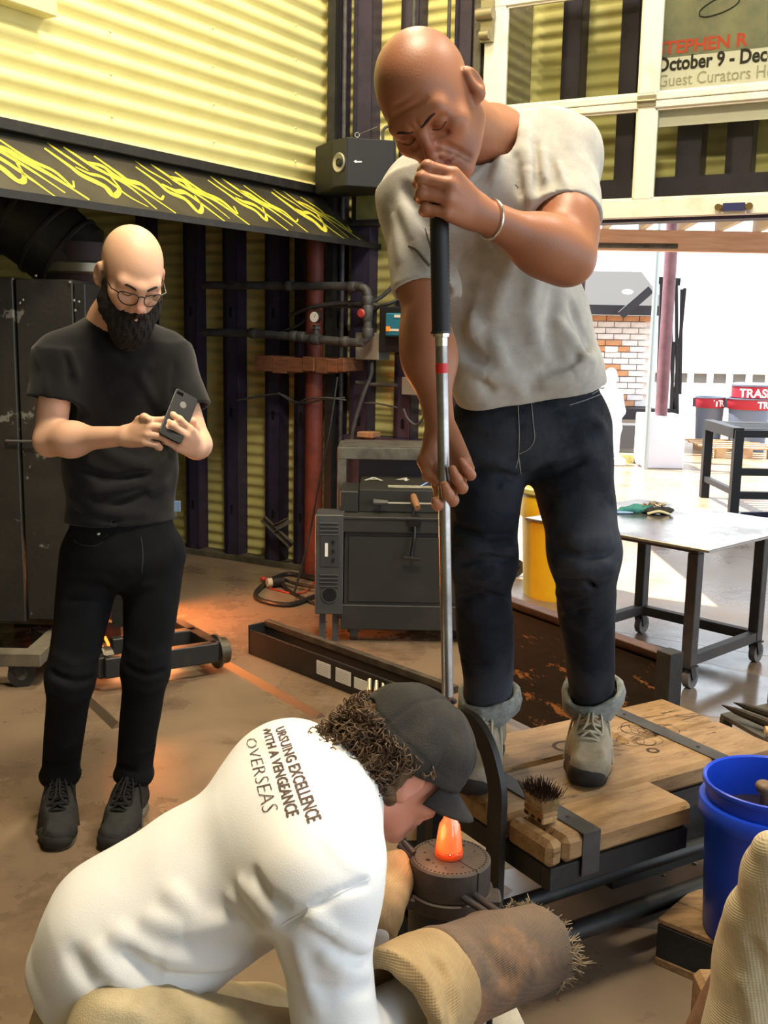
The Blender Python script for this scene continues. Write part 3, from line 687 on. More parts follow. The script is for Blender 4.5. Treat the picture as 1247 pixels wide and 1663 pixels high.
# timber ledge of blocks
tb=thing('block_ledge','ledge of brown timber blocks fixed across the purple studs','ledge',pw(502,606,.15),-AL)
mwb=mat('brown_timber',lin(112,68,40),.75,col2=lin(84,50,30),nscale=4,stretch=(3,3,14),bump=.15,bscale=40)
xs=[429,458,482,508,527,546,564,575]
for i in range(7):
    a=wpix(xs[i],577+i*.6,.12); b=wpix(xs[i+1],603,.12); dz=.0; mb=MB(WM); d_=.10+.03*((i*37)%3)/2
    mb.box((a[0]+.002,-.22-((i*53)%4)*.004,b[2]-((i*29)%3)*.006),(b[0]-.002,.0,a[2]-((i*31)%3)*.004),.004); mb.build('timber_block',mwb,tb)
# gas pipes with gauge
gp=thing('gas_pipe_run','grey gas pipework with elbows crossing the studs left of the teal box','pipe',pw(600,560,.20))
def seg(pts,r,nm='pipe'): 
    mb=MB(); mb.tube([pw(*p) for p in pts],r,14); return mb.build(nm,M_PIPE,gp,smooth=True)
def fit(px,py,off,d,r,L,nm='coupling'):
    c=pw(px,py,off); mb=MB(); d=_nrm(d); mb.lathe(c-d*L/2,d,[(r*.9,0),(r,.004),(r,L-.004),(r*.9,L)],16); return mb.build(nm,M_PIPE,gp,smooth=True)
P1=[pw(300,462,.22),pw(420,464,.22),pw(575,466,.22)]
mb=MB(); mb.tube(spline([pw(330,463,.22),pw(560,465,.22),pw(585,466,.22),pw(596,474,.22),pw(597,492,.22),pw(597,530,.22),pw(597,545,.22),pw(589,554,.22),pw(570,556,.22),pw(420,542,.22),pw(330,540,.22)],6),.024,14); mb.build('pipe',M_PIPE,gp,smooth=True)
for x,y,d in ((572,466,WD),(470,464,WD),(597,488,V(0,0,1)),(597,540,V(0,0,1)),(560,555,WD),(490,547,WD),(478,546,WD),(412,541,WD)): fit(x,y,.22,d,.031,.05)
fit(597,508,.22,V(0,0,1),.029,.09,'valve_body'); fit(513,551,.22,WD,.032,.06,'tee')
mb=MB(); mb.tube([pw(513,548,.22),pw(513,528,.22)],.018,12); mb.lathe(pw(513,534,.22),V(0,0,1),[(.030,0),(.030,.012)],6); mb.build('gauge_stem',M_PIPE,gp,smooth=True)
c=pw(514,515,.24); ga=MB(); ga.lathe(c,WN,[(.034,0),(.034,.022),(.030,.024)],24); g=ga.build('gauge',mat('gauge_case',lin(60,60,60),.4,metal=.5),gp,smooth=True)
mb=MB(); mb.lathe(c+WN*.024,WN,[(.029,0),(.029,.001)],24); mb.build('dial',mat('dial_white',lin(214,210,198),.5),g,smooth=True)
mb=MB(); mb.beam(c+WN*.0265,c+WN*.0265+WD*.012+V(0,0,.017),.003,.001); mb.build('needle',M_BLACK if 'flat_black' in MATS else mat('flat_black',lin(18,18,19),.7),g)
c=pw(587,509,.25); mb=MB(); mb.cyl(c-WN*.03,c,.008,n=8); mb.lathe(c,WN,[(.024,0),(.026,.006),(.018,.014)],10); mb.build('valve_knob',mat('valve_red',lin(150,48,44),.5),gp,smooth=True)
# cables and conduits between the boxes
run('cable','grey cable sagging behind the gas pipes above the gauge','cable',[(470,512,.12),(510,498,.16),(560,492,.16),(600,494,.14),(650,502,.1)],.012)
run('cable','lower dark cable curving behind the pressure gauge','cable',[(455,540,.10),(490,525,.12),(512,500,.14),(545,498,.14),(600,500,.12)],.009)
run('flexible_conduit','flexible grey conduit rising from the elbow to the bright sleeve','conduit',[(603,492,.10),(622,480,.08),(640,462,.06),(665,430,.05)],.012)
run('flexible_conduit','black flexible conduit looping beside the teal box','conduit',[(606,545,.14),(603,520,.14),(612,500,.16),(635,492,.14),(660,478,.08)],.010,M_BLKM)
run('conduit','slanting grey conduit from the junction box down to the cabinet','conduit',[(604,588,.10),(602,610,.10),(590,640,.12),(575,690,.14),(570,720,.14)],.012,sp=True)
run('conduit','short level conduit between two purple studs','conduit',[(578,621,.10),(600,624,.10),(645,626,.10)],.011,sp=False)
run('cable','thin grey cable sagging below the level conduit','cable',[(585,655,.10),(610,655,.10),(645,662,.10)],.005)
run('cable','thin grey cable tied across the red pipe','cable',[(385,650,.14),(450,640,.14),(478,652,.14),(500,654,.17),(528,648,.17),(560,646,.14)],.006)
run('cable','second thin cable tied over the red pipe','cable',[(452,638,.15),(480,655,.14),(498,648,.18),(530,646,.18),(562,650,.14)],.005)
run('cable','looped grey cable hanging under the small junction box','cable',[(655,664,.10),(662,680,.10),(676,690,.10),(688,676,.10),(695,650,.10)],.007)
# junction boxes and teal controller
def wbox(nm,lab,cat_,x0,y0,x1,y1,off,d,m,bev=.004,parent=None):
    a=wpix(x0,y0,off);b=wpix(x1,y1,off); mb=MB(WM); mb.box((a[0],-off,b[2]),(b[0],-off+d,a[2]),bev); o=mb.build(nm,m,parent)
    if lab: tag(o,lab,cat_)
    return o
wbox('junction_box','grey steel junction box behind the pipe elbow','box',577,540,614,585,.14,.13,mat('light_grey_box',lin(128,124,112),.5,metal=.1))
wbox('junction_box','small grey junction box on the stud beside the forearm','box',652,612,690,643,.10,.08,mat('light_grey_box',lin(128,124,112),.5))
tc_=thing('burner_controller','teal and black control box with white tags and an orange switch','control box',pw(650,575,.2),-AL)
wbox('backplate',0,0,616,498,656,573,.18,.10,mat('controller_black',lin(26,26,26),.5),parent=tc_)
wbox('cover',0,0,625,508,672,547,.24,.07,mat('teal_plastic',lin(36,104,128),.45),.008,parent=tc_)
wbox('name_tag',0,0,640,511,668,516,.243,.003,mat('tag_white',lin(210,206,196),.5),0,parent=tc_)
wbox('name_tag',0,0,633,534,651,538,.243,.003,mat('tag_white',lin(210,206,196),.5),0,parent=tc_)
wbox('rocker_switch',0,0,627,530,632,538,.246,.006,mat('orange_glow',lin(255,110,30),.4,emit=lin(255,100,20),estr=1.2),0,parent=tc_)
wbox('terminal_cover',0,0,640,573,655,579,.16,.08,mat('controller_black',lin(26,26,26),.5),parent=tc_)
wbox('tan_block','tan timber offcut lying on the purple girt','block',579,701,604,712,.08,.10,mat('tan_offcut',lin(170,128,90),.8,col2=lin(150,108,74),nscale=8))
# folded metal bracket leaning on the wall
br=thing('metal_bracket','grey metal channel bracket leaning against the purple stud','bracket',pw(470,885,.06))
for a,b in (((427,842),(473,886)),((445,858),(468,846))):
    A=pw(*a,.12);B=pw(*b,.10); mb=MB(); d=_nrm(B-A); n_=np.cross(d,WN)
    for s_,w_ in ((-.018,.006),(.018,.006)): mb.beam(A+n_*s_,B+n_*s_,.02,w_,up=n_)
    mb.beam(A+WN*-.008,B+WN*-.008,.005,.036,up=n_) ; mb.build('channel_arm',M_GRYM,br)
# slack rope down to the floor
run('hanging_rope','thin black rope slanting from the timber ledge to the floor','rope',[(548,612,.22),(535,700,.26),(515,800,.30),(500,880,.34),(478,962,.75)],.006,M_BLKM)
# ---------------------------------------------------------------- grey open frame, cabinet and A 4 box
CY=5.0; cb_=lambda px,py,Y=CY: at(px,py,Y)
fr_=thing('open_rack','weathered grey open angle frame standing behind the black cabinet','rack',V(.0,5.55,0))
f0_=at(549,735,5.45); xr=f0_[0]+.78; zt=f0_[2]
def fbar(a,b,w=.05,h=.05,nm='bar'): mb=MB(); mb.beam(a,b,w,h,bev=.003); return mb.build(nm,mat('weathered_grey_frame',lin(88,86,76),.7,col2=lin(62,60,54),nscale=12,bump=.15,bscale=70),fr_)
for x in (f0_[0]+.02,xr):
    for y in (5.45,5.74): fbar((x,y,0),(x,y,zt),.045,.045,'upright')
fbar((f0_[0],5.45,zt),(xr,5.45,zt-.0),.05,.06); fbar((f0_[0],5.74,zt),(xr,5.74,zt),.05,.06); fbar((f0_[0]+.02,5.45,zt),(f0_[0]+.02,5.75,zt),.05,.05); fbar((xr,5.45,zt),(xr,5.74,zt),.05,.05)
mb=MB(); mb.box((f0_[0]+.02,5.44,zt+.028),(xr,5.78,zt+.034)); mb.build('top_sheet',M_GRYM,fr_)
mb=MB(); mb.box((f0_[0]+.10,5.70,zt-.42),(xr-.12,5.72,zt-.06)); mb.build('back_panel',mat('slate_panel',lin(44,50,56),.6),fr_)
cab=thing('black_cabinet','large black steel cabinet with hinged lid, on casters','cabinet',V(.1,5.3,0))
A=at(556,838,CY);B=at(556,1022,CY); x0=A[0]; x1=x0+.80; z1=A[2]; z0=at(560,1010,CY)[2]; zl=at(560,862,CY)[2]
mck=mat('cabinet_black',lin(38,36,33),.55,col2=lin(56,53,47),nscale=3,lo=.5,hi=.85,bump=.06,bscale=60,col3=lin(84,80,72),scale3=30,lo3=.72,hi3=.76)
mb=MB(); mb.box((x0+.01,CY+.01,z0+.06),(x1-.01,CY+.55,z1-.05)); mb.build('body',mck,cab,bevel=.003)
mb=MB(); mb.box((x0-.005,CY-.004,z0-.035),(x1+.005,CY+.56,z0+.085),.003); mb.build('base_frame',mck,cab)
mb=MB(); mb.box((x0+.005,CY-.012,z1-.075),(x1,CY+.56,z1-.01),.003); mb.box((x0-.003,CY-.018,z1-.012),(x1+.003,CY+.57,z1),.002); mb.build('lid',mck,cab)
mb=MB(); mb.box((x0+.03,CY+.004,z0+.10),(x1-.03,CY+.012,z1-.10),.002); mb.build('front_panel',mck,cab)
for cx,cy in ((x0+.06,CY+.06),(x1-.06,CY+.06),(x0+.06,CY+.5),(x1-.06,CY+.5)):
    k=MB(); k.cyl((cx-.018,cy,.045),(cx+.018,cy,.045),.045,n=18); w_=k.build('caster',mat('caster_rubber',lin(60,58,54),.6),cab,smooth=True)
    k=MB(); k.box((cx-.03,cy-.035,z0-.045),(cx+.03,cy+.035,z0-.035)); k.box((cx-.026,cy-.02,.04),(cx-.021,cy+.02,z0-.04)); k.box((cx+.021,cy-.02,.04),(cx+.026,cy+.02,z0-.04)); k.cyl((cx-.03,cy,.045),(cx+.03,cy,.045),.008,n=8); k.build('fork',M_GRYM,w_)
# latch handle hanging on the front
h0=at(673,850,CY-.02); mb=MB(); mb.tube(spline([h0,h0+V(0.0,-.02,-.06),h0+V(-.01,-.02,-.13),h0+V(-.012,-.02,-.17)],4),[.008]*13,8); mb.tube([h0+V(-.05,-.02,-.16),h0+V(.03,-.02,-.165)],.010,8); mb.box(h0+V(-.03,-.012,-.015),h0+V(.03,.01,.02)); mb.build('latch_handle',mat('oily_black_steel',lin(22,21,20),.3),cab,smooth=True)
# upper box A 4
ub=thing('annealer_box','black upper box marked A 4 with a long latch bar, on top of the cabinet','box',at(650,838,CY+.2))
ux0=at(583,800,CY+.12)[0]; uz1=at(583,795,CY+.12)[2]; uz0=z1+.002; ux1=x1-.06; ub_b=CY+.50; uzt=at(583,768,CY+.45)[2]
mb=MB(); mb.add([(ux0,CY+.12,uz0),(ux1,CY+.12,uz0),(ux1,CY+.12,uz1),(ux0,CY+.12,uz1),(ux0,ub_b,uz0),(ux1,ub_b,uz0),(ux1,ub_b,uz1+.015),(ux0,ub_b,uz1+.015)],[(0,1,2,3),(4,7,6,5),(0,3,7,4),(1,5,6,2),(3,2,6,7),(0,4,5,1)]); mb.build('box_body',mck,ub,bevel=.003)
mb=MB(); mb.box((ux0-.09,CY+.10,uz0),(ux0-.003,CY+.4,uz0+.10),.003); mb.build('side_bracket',mck,ub)
slope=_nrm(V(0,ub_b-CY-.12,.015)); 
mwr=mat('chalk_white',lin(176,172,160),.9)
q=on(598,777,uz1+.012); text('number',"A",frame((q[0]-.02,CY+.34,uz1+.0145),(1,0,0),slope),.13,mwr,ub,sx=1.1); text('number',"4",frame((q[0]+.14,CY+.34,uz1+.0145),(1,0,0),slope),.13,mwr,ub,sx=1.1)
mb=MB(frame((q[0]+.10,CY+.17,uz1+.0045),(1,0,0),slope)); mb.box((0,0,0),(.30,.06,.0015)); mb.build('paper_strip',mat('dirty_tape',lin(150,146,126),.9,col2=lin(110,106,90),nscale=20),ub)
zb_=at(650,818,CY+.06)[2]
mb=MB(); mb.tube([(ux0+.09,CY+.07,zb_),(ux1,CY+.07,zb_)],.006,8); mb.build('latch_bar',mat('worn_steel_bar',lin(140,136,126),.35,metal=.7),ub,smooth=True)
mb=MB(); mb.tube([(ux0+.07,CY+.07,zb_+.003),(ux0+.14,CY+.07,zb_+.003)],[.016,.010],8); mb.tube([(ux0+.10,CY+.07,zb_),(ux0+.10,CY+.12,zb_)],.008,8); mb.build('bar_end',M_GRYM,ub,smooth=True)
hp=at(674,815,CY+.05); mb=MB(); mb.tube([hp+V(-.008,.04,.02),hp+V(.0,-.02,-.0),hp+V(.010,-.06,-.02)],[.016,.019,.015],12); mb.build('wooden_handle',mat('handle_wood',lin(134,94,62),.6),ub,smooth=True)
mb=MB(); mb.tube(spline([hp+V(.0,.03,.01),hp+V(-.01,-.01,-.06),hp+V(.0,.0,-.10)],4),.006,6); mb.build('strap_link',M_BLKM,ub,smooth=True)
mb=MB(); mb.tube([at(678,792,CY+.22),at(716,772,CY+.28)],.0035,6); tag(mb.build('blue_pen',mat('pale_blue_plastic',lin(120,150,210),.4)),'thin pale blue pen lying on the black upper box','pen')
# control panel left of the cabinet
cp_=thing('control_panel','narrow dark grey control panel with louvres, fuses and a round hole','control panel',at(534,990,CY-.02))
a=at(512,836,CY-.02); b=at(556,998,CY-.02); mg=mat('panel_grey',lin(60,60,60),.45,col2=lin(70,70,69),nscale=8)
px0_,px1_,pz0,pz1=a[0],b[0],b[2],a[2]
mb=MB(); mb.box((px0_,CY-.02,pz0),(px1_,CY+.16,pz1),.003); mb.build('housing',mg,cp_)
for k in range(4):
    for base in (850,934):
        c=at(534,base+k*6.2,CY-.022); mb=MB(); mb.beam(c+V(-.045,0,0),c+V(.045,0,0),.012,.006,bev=.002); mb.build('louvre',mat('louvre_dark',lin(40,40,40),.5),cp_)
c=at(534,895,CY-.024); mb=MB(); mb.box((px0_+.025,CY-.025,c[2]-.075),(px1_-.02,CY-.02,c[2]+.075)); mb.build('fuse_plate',mat('fuse_plate_grey',lin(52,52,53),.5),cp_)
mb=MB(); c2=at(530,893,CY-.026); mb.box((c2[0]-.007,CY-.029,c2[2]-.032),(c2[0]+.007,CY-.025,c2[2]+.032)); mb.build('white_strip',mat('strip_white',lin(225,222,210),.5),cp_)
for k in range(3):
    c3=at(541,880+k*14.5,CY-.026); mb=MB(); mb.cyl(c3,c3+V(0,-.008,0),.007,n=10); mb.build('fuse_cap',mat('fuse_black',lin(20,20,20),.4),cp_,smooth=True)
c=at(535,966,CY-.022); mb=MB(); mb.lathe(c,(0,-1,0),[(.040,0),(.040,.004),(.034,.004),(.034,-.03)],24,capt=False); mb.build('port_rim',mg,cp_,smooth=True)
mb=MB(); mb.cyl(c+V(0,-.002,0),c+V(0,-.0035,0),.034,n=24); mb.build('port_opening',mat('port_black',(.003,.003,.003),.9),cp_)
# black box on a wall strut beneath the panel: keeps it up
mb=MB(); mb.box((px0_+.02,CY+.02,0),(px0_+.05,CY+.05,pz0)); mb.box((px1_-.05,CY+.02,0),(px1_-.02,CY+.05,pz0)); mb.build('support_leg',mg,cp_)
# cords on the floor
def floorcord(nm,lab,pts,r,m):
    P=[on(x,y,r+z) for x,y,z in pts]; mb=MB(); mb.tube(spline(P,6),r,8); return tag(mb.build(nm,m,smooth=True),lab,'cord')
floorcord('power_cord','thick black power cord looping on the floor by the panel',[(516,942,.0),(470,932,.0),(440,942,.0),(416,962,.0),(425,975,.0),(470,982,.0),(512,968,.0),(530,962,0)],.014,M_BLKM)
floorcord('power_cord','second black cord coiled under the rust-red pipe',[(520,955,.02),(480,948,.02),(455,940,.02),(470,960,.0),(520,985,.0)],.010,M_BLKM)
floorcord('extension_cable','thin red cord lying beside the black cords',[(438,955,.0),(465,962,.0),(495,962,.0),(512,945,.0),(525,940,0)],.005,mat('red_rubber',lin(168,52,40),.5))
c=on(454,945,.03); pl=thing('plug','large black and white plug on the end of the cord','plug',c-V(0,0,.03))
mb=MB(); mb.cyl(c+V(-.045,-.02,0),c+V(.02,.012,0),.030,.026,n=16); mb.build('plug_body',M_BLKM,pl,smooth=True); mb=MB(); mb.cyl(c+V(-.07,-.032,0),c+V(-.045,-.02,0),.027,n=16); mb.build('plug_face',mat('plug_white',lin(190,184,170),.5),pl,smooth=True)
mb=MB(); c=on(428,940,.02); mb.ell(c,(.022,.016,.014),10,7); tag(mb.build('rubber_stopper',mat('red_rubber',lin(168,52,40),.5),smooth=True),'small red rubber stopper lying on the floor by the plug','stopper')
# ---------------------------------------------------------------- yard beyond the doorway
M_MAR=mat('maroon_paint',lin(120,82,88),.55,col2=lin(98,66,72),nscale=6)
mb=MB(); mb.box((-20,26,-.15),(40,60,-.001)); struct(mb.build('floor',mat('yard_concrete',lin(200,196,190),.8)))
# soffit: fascia beam and rafters beyond the door
YB=9.0
zb1=at(1100,408,YB)[2]; zb0=at(1100,374,YB)[2]
mb=MB(); mb.box((.2,YB,zb1),(8.5,YB+.1,zb0)); o=mb.build('timber_beam',mat('pale_timber',lin(232,190,160),.8,col2=lin(214,168,136),nscale=3,stretch=(1,6,10),bump=.1)); tag(o,'long pale timber beam outside above the doorway','beam')
RL=['cream rafter on the timber beam above the dark maroon pole','cream rafter on the timber beam above the slim pale pole','cream rafter on the timber beam just past the maroon pole','cream rafter on the timber beam above the brass latch','cream rafter on the timber beam above the trash barrels']
for k,px in enumerate((955,1015,1078,1140,1202)):
    p=at(px+30,374,YB); mb=MB(); mb.beam(V(p[0],YB+.08,zb0+.07),V(p[0]-.35,5.9,zb0+.07),.05,.14); o=mb.build('rafter',mat('white_timber',lin(214,200,176),.8)); tag(o,RL[k],'rafter','rafters above the pale beam')
mb=MB(); mb.prism([(1.0,YB+.3),(1.0,5.85),(3.2,4.65),(8.8,4.65),(8.8,YB+.3)],zb0+.15,zb0+.18); o=mb.build('awning_roof',mat('awning_deck',lin(170,140,110),.85)); o['kind']='structure'
# poles
def pole(nm,lab,px,py,Y,r,ztop,m,toppx=None):
    b=on(px,py,0) if Y is None else V(at(px,py,Y)[0],Y,0); ztop=min(ztop,2.7); mb=MB(); tp=V(b[0],b[1],ztop); mb.tube([b,tp],r,16); o=mb.build(nm,m,smooth=True); tag(o,lab,'pole'); return b
pole('maroon_pole','dark maroon pole rising beside the tan elbow',963,0,8.3,.045,2.55,M_MAR)
pole('maroon_pole','maroon pole standing by the white plinth',1068,760,None,.068,3.2,M_MAR)
pole('steel_pole','slim pale steel pole to the side of the maroon pole',1047,762,None,.030,3.0,mat('galvanised',lin(178,190,190),.4,metal=.4))
a=at(930,398,8.2);b=at(1100,400,8.2); mb=MB(); mb.tube([a,b],.02,8); tag(mb.build('cross_pipe',M_GRYM,smooth=True),'thin horizontal pipe running between the outdoor poles','pipe')
# white plinth
a=on(1048,762,0); mb=MB(); t_=at(1100,677,a[1])[2]; mb.box((a[0],a[1]+.05,0),(a[0]+.43,a[1]+.6,t_),.01); tag(mb.build('white_plinth',mat('white_board',lin(225,224,235),.7)),'plain white plinth behind the maroon pole','plinth')
# brick kiln with dark hood
kY=14.0; k0=at(925,700,kY); k1=at(1055,700,kY); zt_k=at(1000,512,kY)[2]; zb_k=at(1000,660,kY)[2]
kiln=thing('brick_kiln','pale brick kiln with orange brick bands under a grey sloped hood','kiln',V((k0[0]+k1[0])/2,kY,0))
mb=MB(); mb.box((k0[0]-.6,kY+.02,.0),(k1[0]-.01,kY+1.2,zt_k)); mb.build('core',mat('kiln_mortar',lin(226,218,210),.9),kiln)
mw=mat('white_firebrick',lin(232,226,224),.85,col2=lin(210,202,200),nscale=12); mo=mat('orange_firebrick',lin(204,150,108),.85,col2=lin(184,126,86),nscale=12)
bl_=.21;bh=(zt_k-zb_k)/15; cache={}
for r in range(15):
    off=(r%2)*bl_/2; x=k1[0]-.02-off
    while x>k0[0]-.4:
        z=zb_k+r*bh; fromr=(k1[0]-x)/(k1[0]-k0[0]); orange=(r in (5,6,9,10) and .30<fromr<.95) or (r in (0,1) and fromr>.2 and fromr<.9) or (r==14)
        key=(orange,)
        if key not in cache:
            m=MB(); m.box((-bl_+.008,-.03,.006),(0,.03,bh-.004),.004); o=m.build('brick',mo if orange else mw,kiln); cache[key]=o.data
            loc0=kiln.location; o.location=(0,0,0); v0_=None
            o.data=o.data
            # mesh made relative to the kiln; shift to its own origin
            import mathutils
            o.data.transform(mathutils.Matrix.Translation(loc0)); o.location=V(x,kY,z)-V(loc0)
        else:
            o=bpy.data.objects.new('brick',cache[key]); link(o,kiln); o.location=V(x,kY-(.012 if orange else 0),z)-V(kiln.location)
        x-=bl_
for r in (9.9,6.0):
    c=at(1012,0,kY); z=zb_k+(r-.9)*bh; xx=k1[0]-(k1[0]-k0[0])*.62; mb=MB(); mb.box((xx,kY-.05,z),(xx+.16,kY-.02,z+bh*.9)); mb.build('peephole',mat('white_plug',lin(240,238,236),.8),kiln)
mb=MB(); za=at(1000,465,kY)[2]; zc=at(1000,498,kY)[2]
mb.add([(k0[0]-.7,kY-.3,zt_k+.12),(k1[0]+.05,kY-.3,zt_k+.12),(k1[0]+.05,kY+1.2,za+.25),(k0[0]-.7,kY+1.2,za+.25),(k0[0]-.7,kY+1.2,zt_k+.1),(k1[0]+.05,kY+1.2,zt_k+.1)],[(0,1,2,3),(0,4,5,1),(3,2,5,4),(0,3,4),(1,5,2)]); mb.build('kiln_hood',mat('hood_grey',lin(50,48,46),.8),kiln)
mb=MB(); mb.box((k0[0]-.7,kY-.34,zt_k),(k1[0]+.05,kY-.2,zt_k+.12)); mb.build('hood_beam',mat('dark_beam',lin(44,42,46),.6),kiln)
mb=MB(); mb.beam(at(1008,512,kY-.5),at(1056,470,kY-.5),.07,.10); mb.build('brace',mat('dark_beam',lin(44,42,46),.6),kiln)
mb=MB(); mb.box((k0[0]-.7,kY-.35,zb_k-.14),(k1[0]-.02,kY+1.1,zb_k)); mb.build('kiln_base',mat('dark_beam',lin(44,42,46),.6),kiln)
c=at(1019,474,kY-.35); mb=MB(); mb.ell(c,(.07,.03,.03),14,8); mb.build('hood_lamp',mat('lamp_lens',lin(250,250,245),.4,emit=(1,1,1),estr=3.0),kiln,smooth=True)
# small dark glass box and yellow curb
a=at(1003,730,13.2); mb=MB(); mb.box((a[0],13.2,.08),(a[0]+.27,13.5,at(1003,690,13.2)[2]),.005); tag(mb.build('dark_crate',mat('crate_dark',lin(84,84,86),.5)),'small dark crate standing beneath the brick kiln','crate')
a=on(940,748,0);b=on(1044,752,0); mb=MB(); mb.beam(V(a[0],a[1],.05),V(b[0]-.12,b[1],.05),.16,.10); tag(mb.build('yellow_curb',mat('curb_yellow',lin(214,204,120),.8,col2=lin(150,140,90),nscale=20)),'worn yellow curb on the ground before the kiln','curb')
# statue: pale standing figure
sx,sy=at(991,600,12.2)[0],12.2
base_z=.0
sp_=lambda px,py: at(px,py,12.2)
mwh=mat('white_plaster',lin(236,234,240),.8)
it=[Ell(sp_(992,612),(.075,.08,.105),sm=.03),Cone(sp_(992,622),sp_(992,636),.045,.05,sm=.03),Cone(sp_(992,640),sp_(993,672),.12,.10,u=(1,0,0),k=.6,sm=.05),Cone(sp_(993,672),sp_(993,695),.10,.12,u=(1,0,0),k=.7,sm=.05),
    Cone(sp_(980,640),sp_(976,668),.045,.04,sm=.03),Cone(sp_(976,668),sp_(988,684),.04,.03,sm=.03),Cone(sp_(1005,640),sp_(1010,668),.045,.04,sm=.03),Cone(sp_(1010,668),sp_(998,684),.04,.03,sm=.03),
    Cone(sp_(987,695),sp_(988,745),.065,.045,sm=.03),Cone(sp_(999,695),sp_(998,745),.065,.045,sm=.03)]
st=mesh_sdf('statue',it,.018,mwh,None,sm=1); tag(st,'white plaster figure standing outdoors before the brick kiln','statue')
mb=MB(); mb.box((sx-.2,sy-.15,0),(sx+.2,sy+.15,at(992,742,12.2)[2]),.01); mb.build('base_block',mwh,st)
# dark folded gates leaning by the pole
gY=12.6
gt=thing('folded_gate','tall dark folded gate frames leaning behind the maroon pole','gate',V(at(1085,740,gY)[0],gY,0))
for (x0,y0,x1,y1,w) in ((1074,455,1064,760,.08),(1088,452,1094,750,.06),(1098,455,1100,752,.07),(1112,468,1093,675,.06),(1107,470,1104,640,.05),(1094,555,1086,755,.07)):
    A=at(x0,y0,gY);B=at(x1,y1,gY); mb=MB(); B[2]=max(B[2],.0); mb.beam(A,B,.03,w*.6,up=(0,1,0)); mb.build('gate_bar',mat('gate_dark',lin(24,22,25),.7),gt)
mb=MB(); A=at(1066,455,gY);B=at(1104,458,gY); mb.beam(A,B,.05,.08); mb.build('gate_bar',mat('gate_dark',lin(24,22,25),.7),gt)
mb=MB(); A=at(1064,665,gY);B=at(1098,668,gY); mb.beam(A,B,.06,.05); mb.build('gate_bar',mat('gate_dark',lin(24,22,25),.7),gt)
# far white wall and low fence
mb=MB(); mb.box((-8,25.0,0),(26,25.2,5.4)); o=mb.build('wall_yard',mat('bright_wall',lin(240,238,234),.9)); struct(o)
fz0=at(1150,612,20.)[2]; fn_=thing('low_fence','low white fence with dark gaps far behind the trash barrels','fence',V(5.5,20,0))
mb=MB(); mb.box((3.4,20,0),(12,20.05,fz0-.12)); mb.build('lower_panel',mat('bright_wall',lin(240,238,234),.9),fn_)
mb=MB(); mb.box((3.4,20,fz0+.06),(12,20.06,fz0+.30)); mb.build('top_rail',mat('bright_wall',lin(240,238,234),.9),fn_)
x=3.4
while x<9: 
    mb=MB(); mb.box((x,20,fz0-.12),(x+.10,20.05,fz0+.06)); mb.build('fence_post',mat('bright_wall',lin(240,238,234),.9),fn_)
    mb=MB(); mb.box((x+.10,20.08,fz0-.12),(x+.36,20.10,fz0+.06)); mb.build('dark_slot',mat('slot_grey',lin(110,106,100),.9),fn_); x+=.36
# trash barrels
mbar=mat('grey_barrel',lin(100,110,128),.55); mred=mat('barrel_red',lin(170,36,52),.5)
def barrel(lab,px,py,w_px,top_py,red=True,words='TRASH',deg=0,Y=None,zb=0.0,txt=True):
    b=on(px,py,zb) if Y is None else at(px,py,Y); Y_=b[1]; r=w_px/2*math.hypot(Y_,b[0])/FPX*.98; H=at(px,top_py,Y_)[2]-zb
    t=thing('trash_barrel',lab,'trash can',V(b[0],Y_,zb),0,None)
    c=(b[0],Y_,zb)
    mb=MB(); mb.lathe(c,(0,0,1),[(r*.80,0),(r*.82,.02),(r*.93,H*.78),(r*.99,H*.80)],28); mb.build('tub',mbar,t,smooth=True)
    mb=MB(); mb.lathe(c,(0,0,1),[(r*.98,H*.79),(r*1.0,H*.80),(r*1.0,H*.985)],28,capt=False); mb.build('rim_band',mred if red else mbar,t,smooth=True)
    mb=MB(); mb.lathe(c,(0,0,1),[(r*1.0,H*.975),(r*1.04,H*.98),(r*1.04,H),(r*.98,H),(r*.9,H*.9)],28,capt=False); mb.build('lip_ring',mbar,t,smooth=True)
    for s in (-1,1):
        a=deg+s*2.0-1.57-.9; mb=MB(); n=V(math.cos(a),math.sin(a),0); p=V(c)+n*r*1.01+V(0,0,H*.885); tt=V(-n[1],n[0],0); mb.beam(p-tt*r*.28,p+tt*r*.28,.05,H*.17); mb.build('handle',mat('barrel_handle',lin(74,80,92),.5),t)
    if txt:
        # lettering bent round the band
        cu=bpy.data.curves.new('lettering','FONT'); cu.body=words; cu.size=H*.17; cu.align_x='CENTER'; cu.offset=.004
        o=bpy.data.objects.new('lettering',cu); SC.collection.objects.link(o); me=bpy.data.meshes.new_from_object(o.evaluated_get(bpy.context.evaluated_depsgraph_get())); bpy.data.objects.remove(o)
        n=len(me.vertices); q=np.zeros(n*3); me.vertices.foreach_get('co',q); q=q.reshape(-1,3); an=-math.pi/2+deg+q[:,0]*1.15/r; P=np.stack([np.cos(an)*r*1.012,np.sin(an)*r*1.012,H*.83+q[:,1]],1)
        me.vertices.foreach_set('co',P.ravel()); me.materials.clear(); me.materials.append(mat('barrel_white',lin(240,236,236),.5)); me.update(); link(bpy.data.objects.new('lettering',me),t)
    return b,H
barrel('grey trash barrel with a red band, first from the maroon pole',1148,727,46,644,deg=1.0)
b_,H_=barrel('grey barrel with a red band carrying another barrel on top',1211,731,66,646,deg=.8)
mb=MB(); r=at(1214,640,b_[1]-.02); c=(b_[0]+.04,b_[1]+.0,H_)
t=thing('trash_barrel','upper barrel with a red band stacked on the grey barrel beneath','trash can',V(c))
rr=.27; zt2=at(1214,624,b_[1])[2]-H_
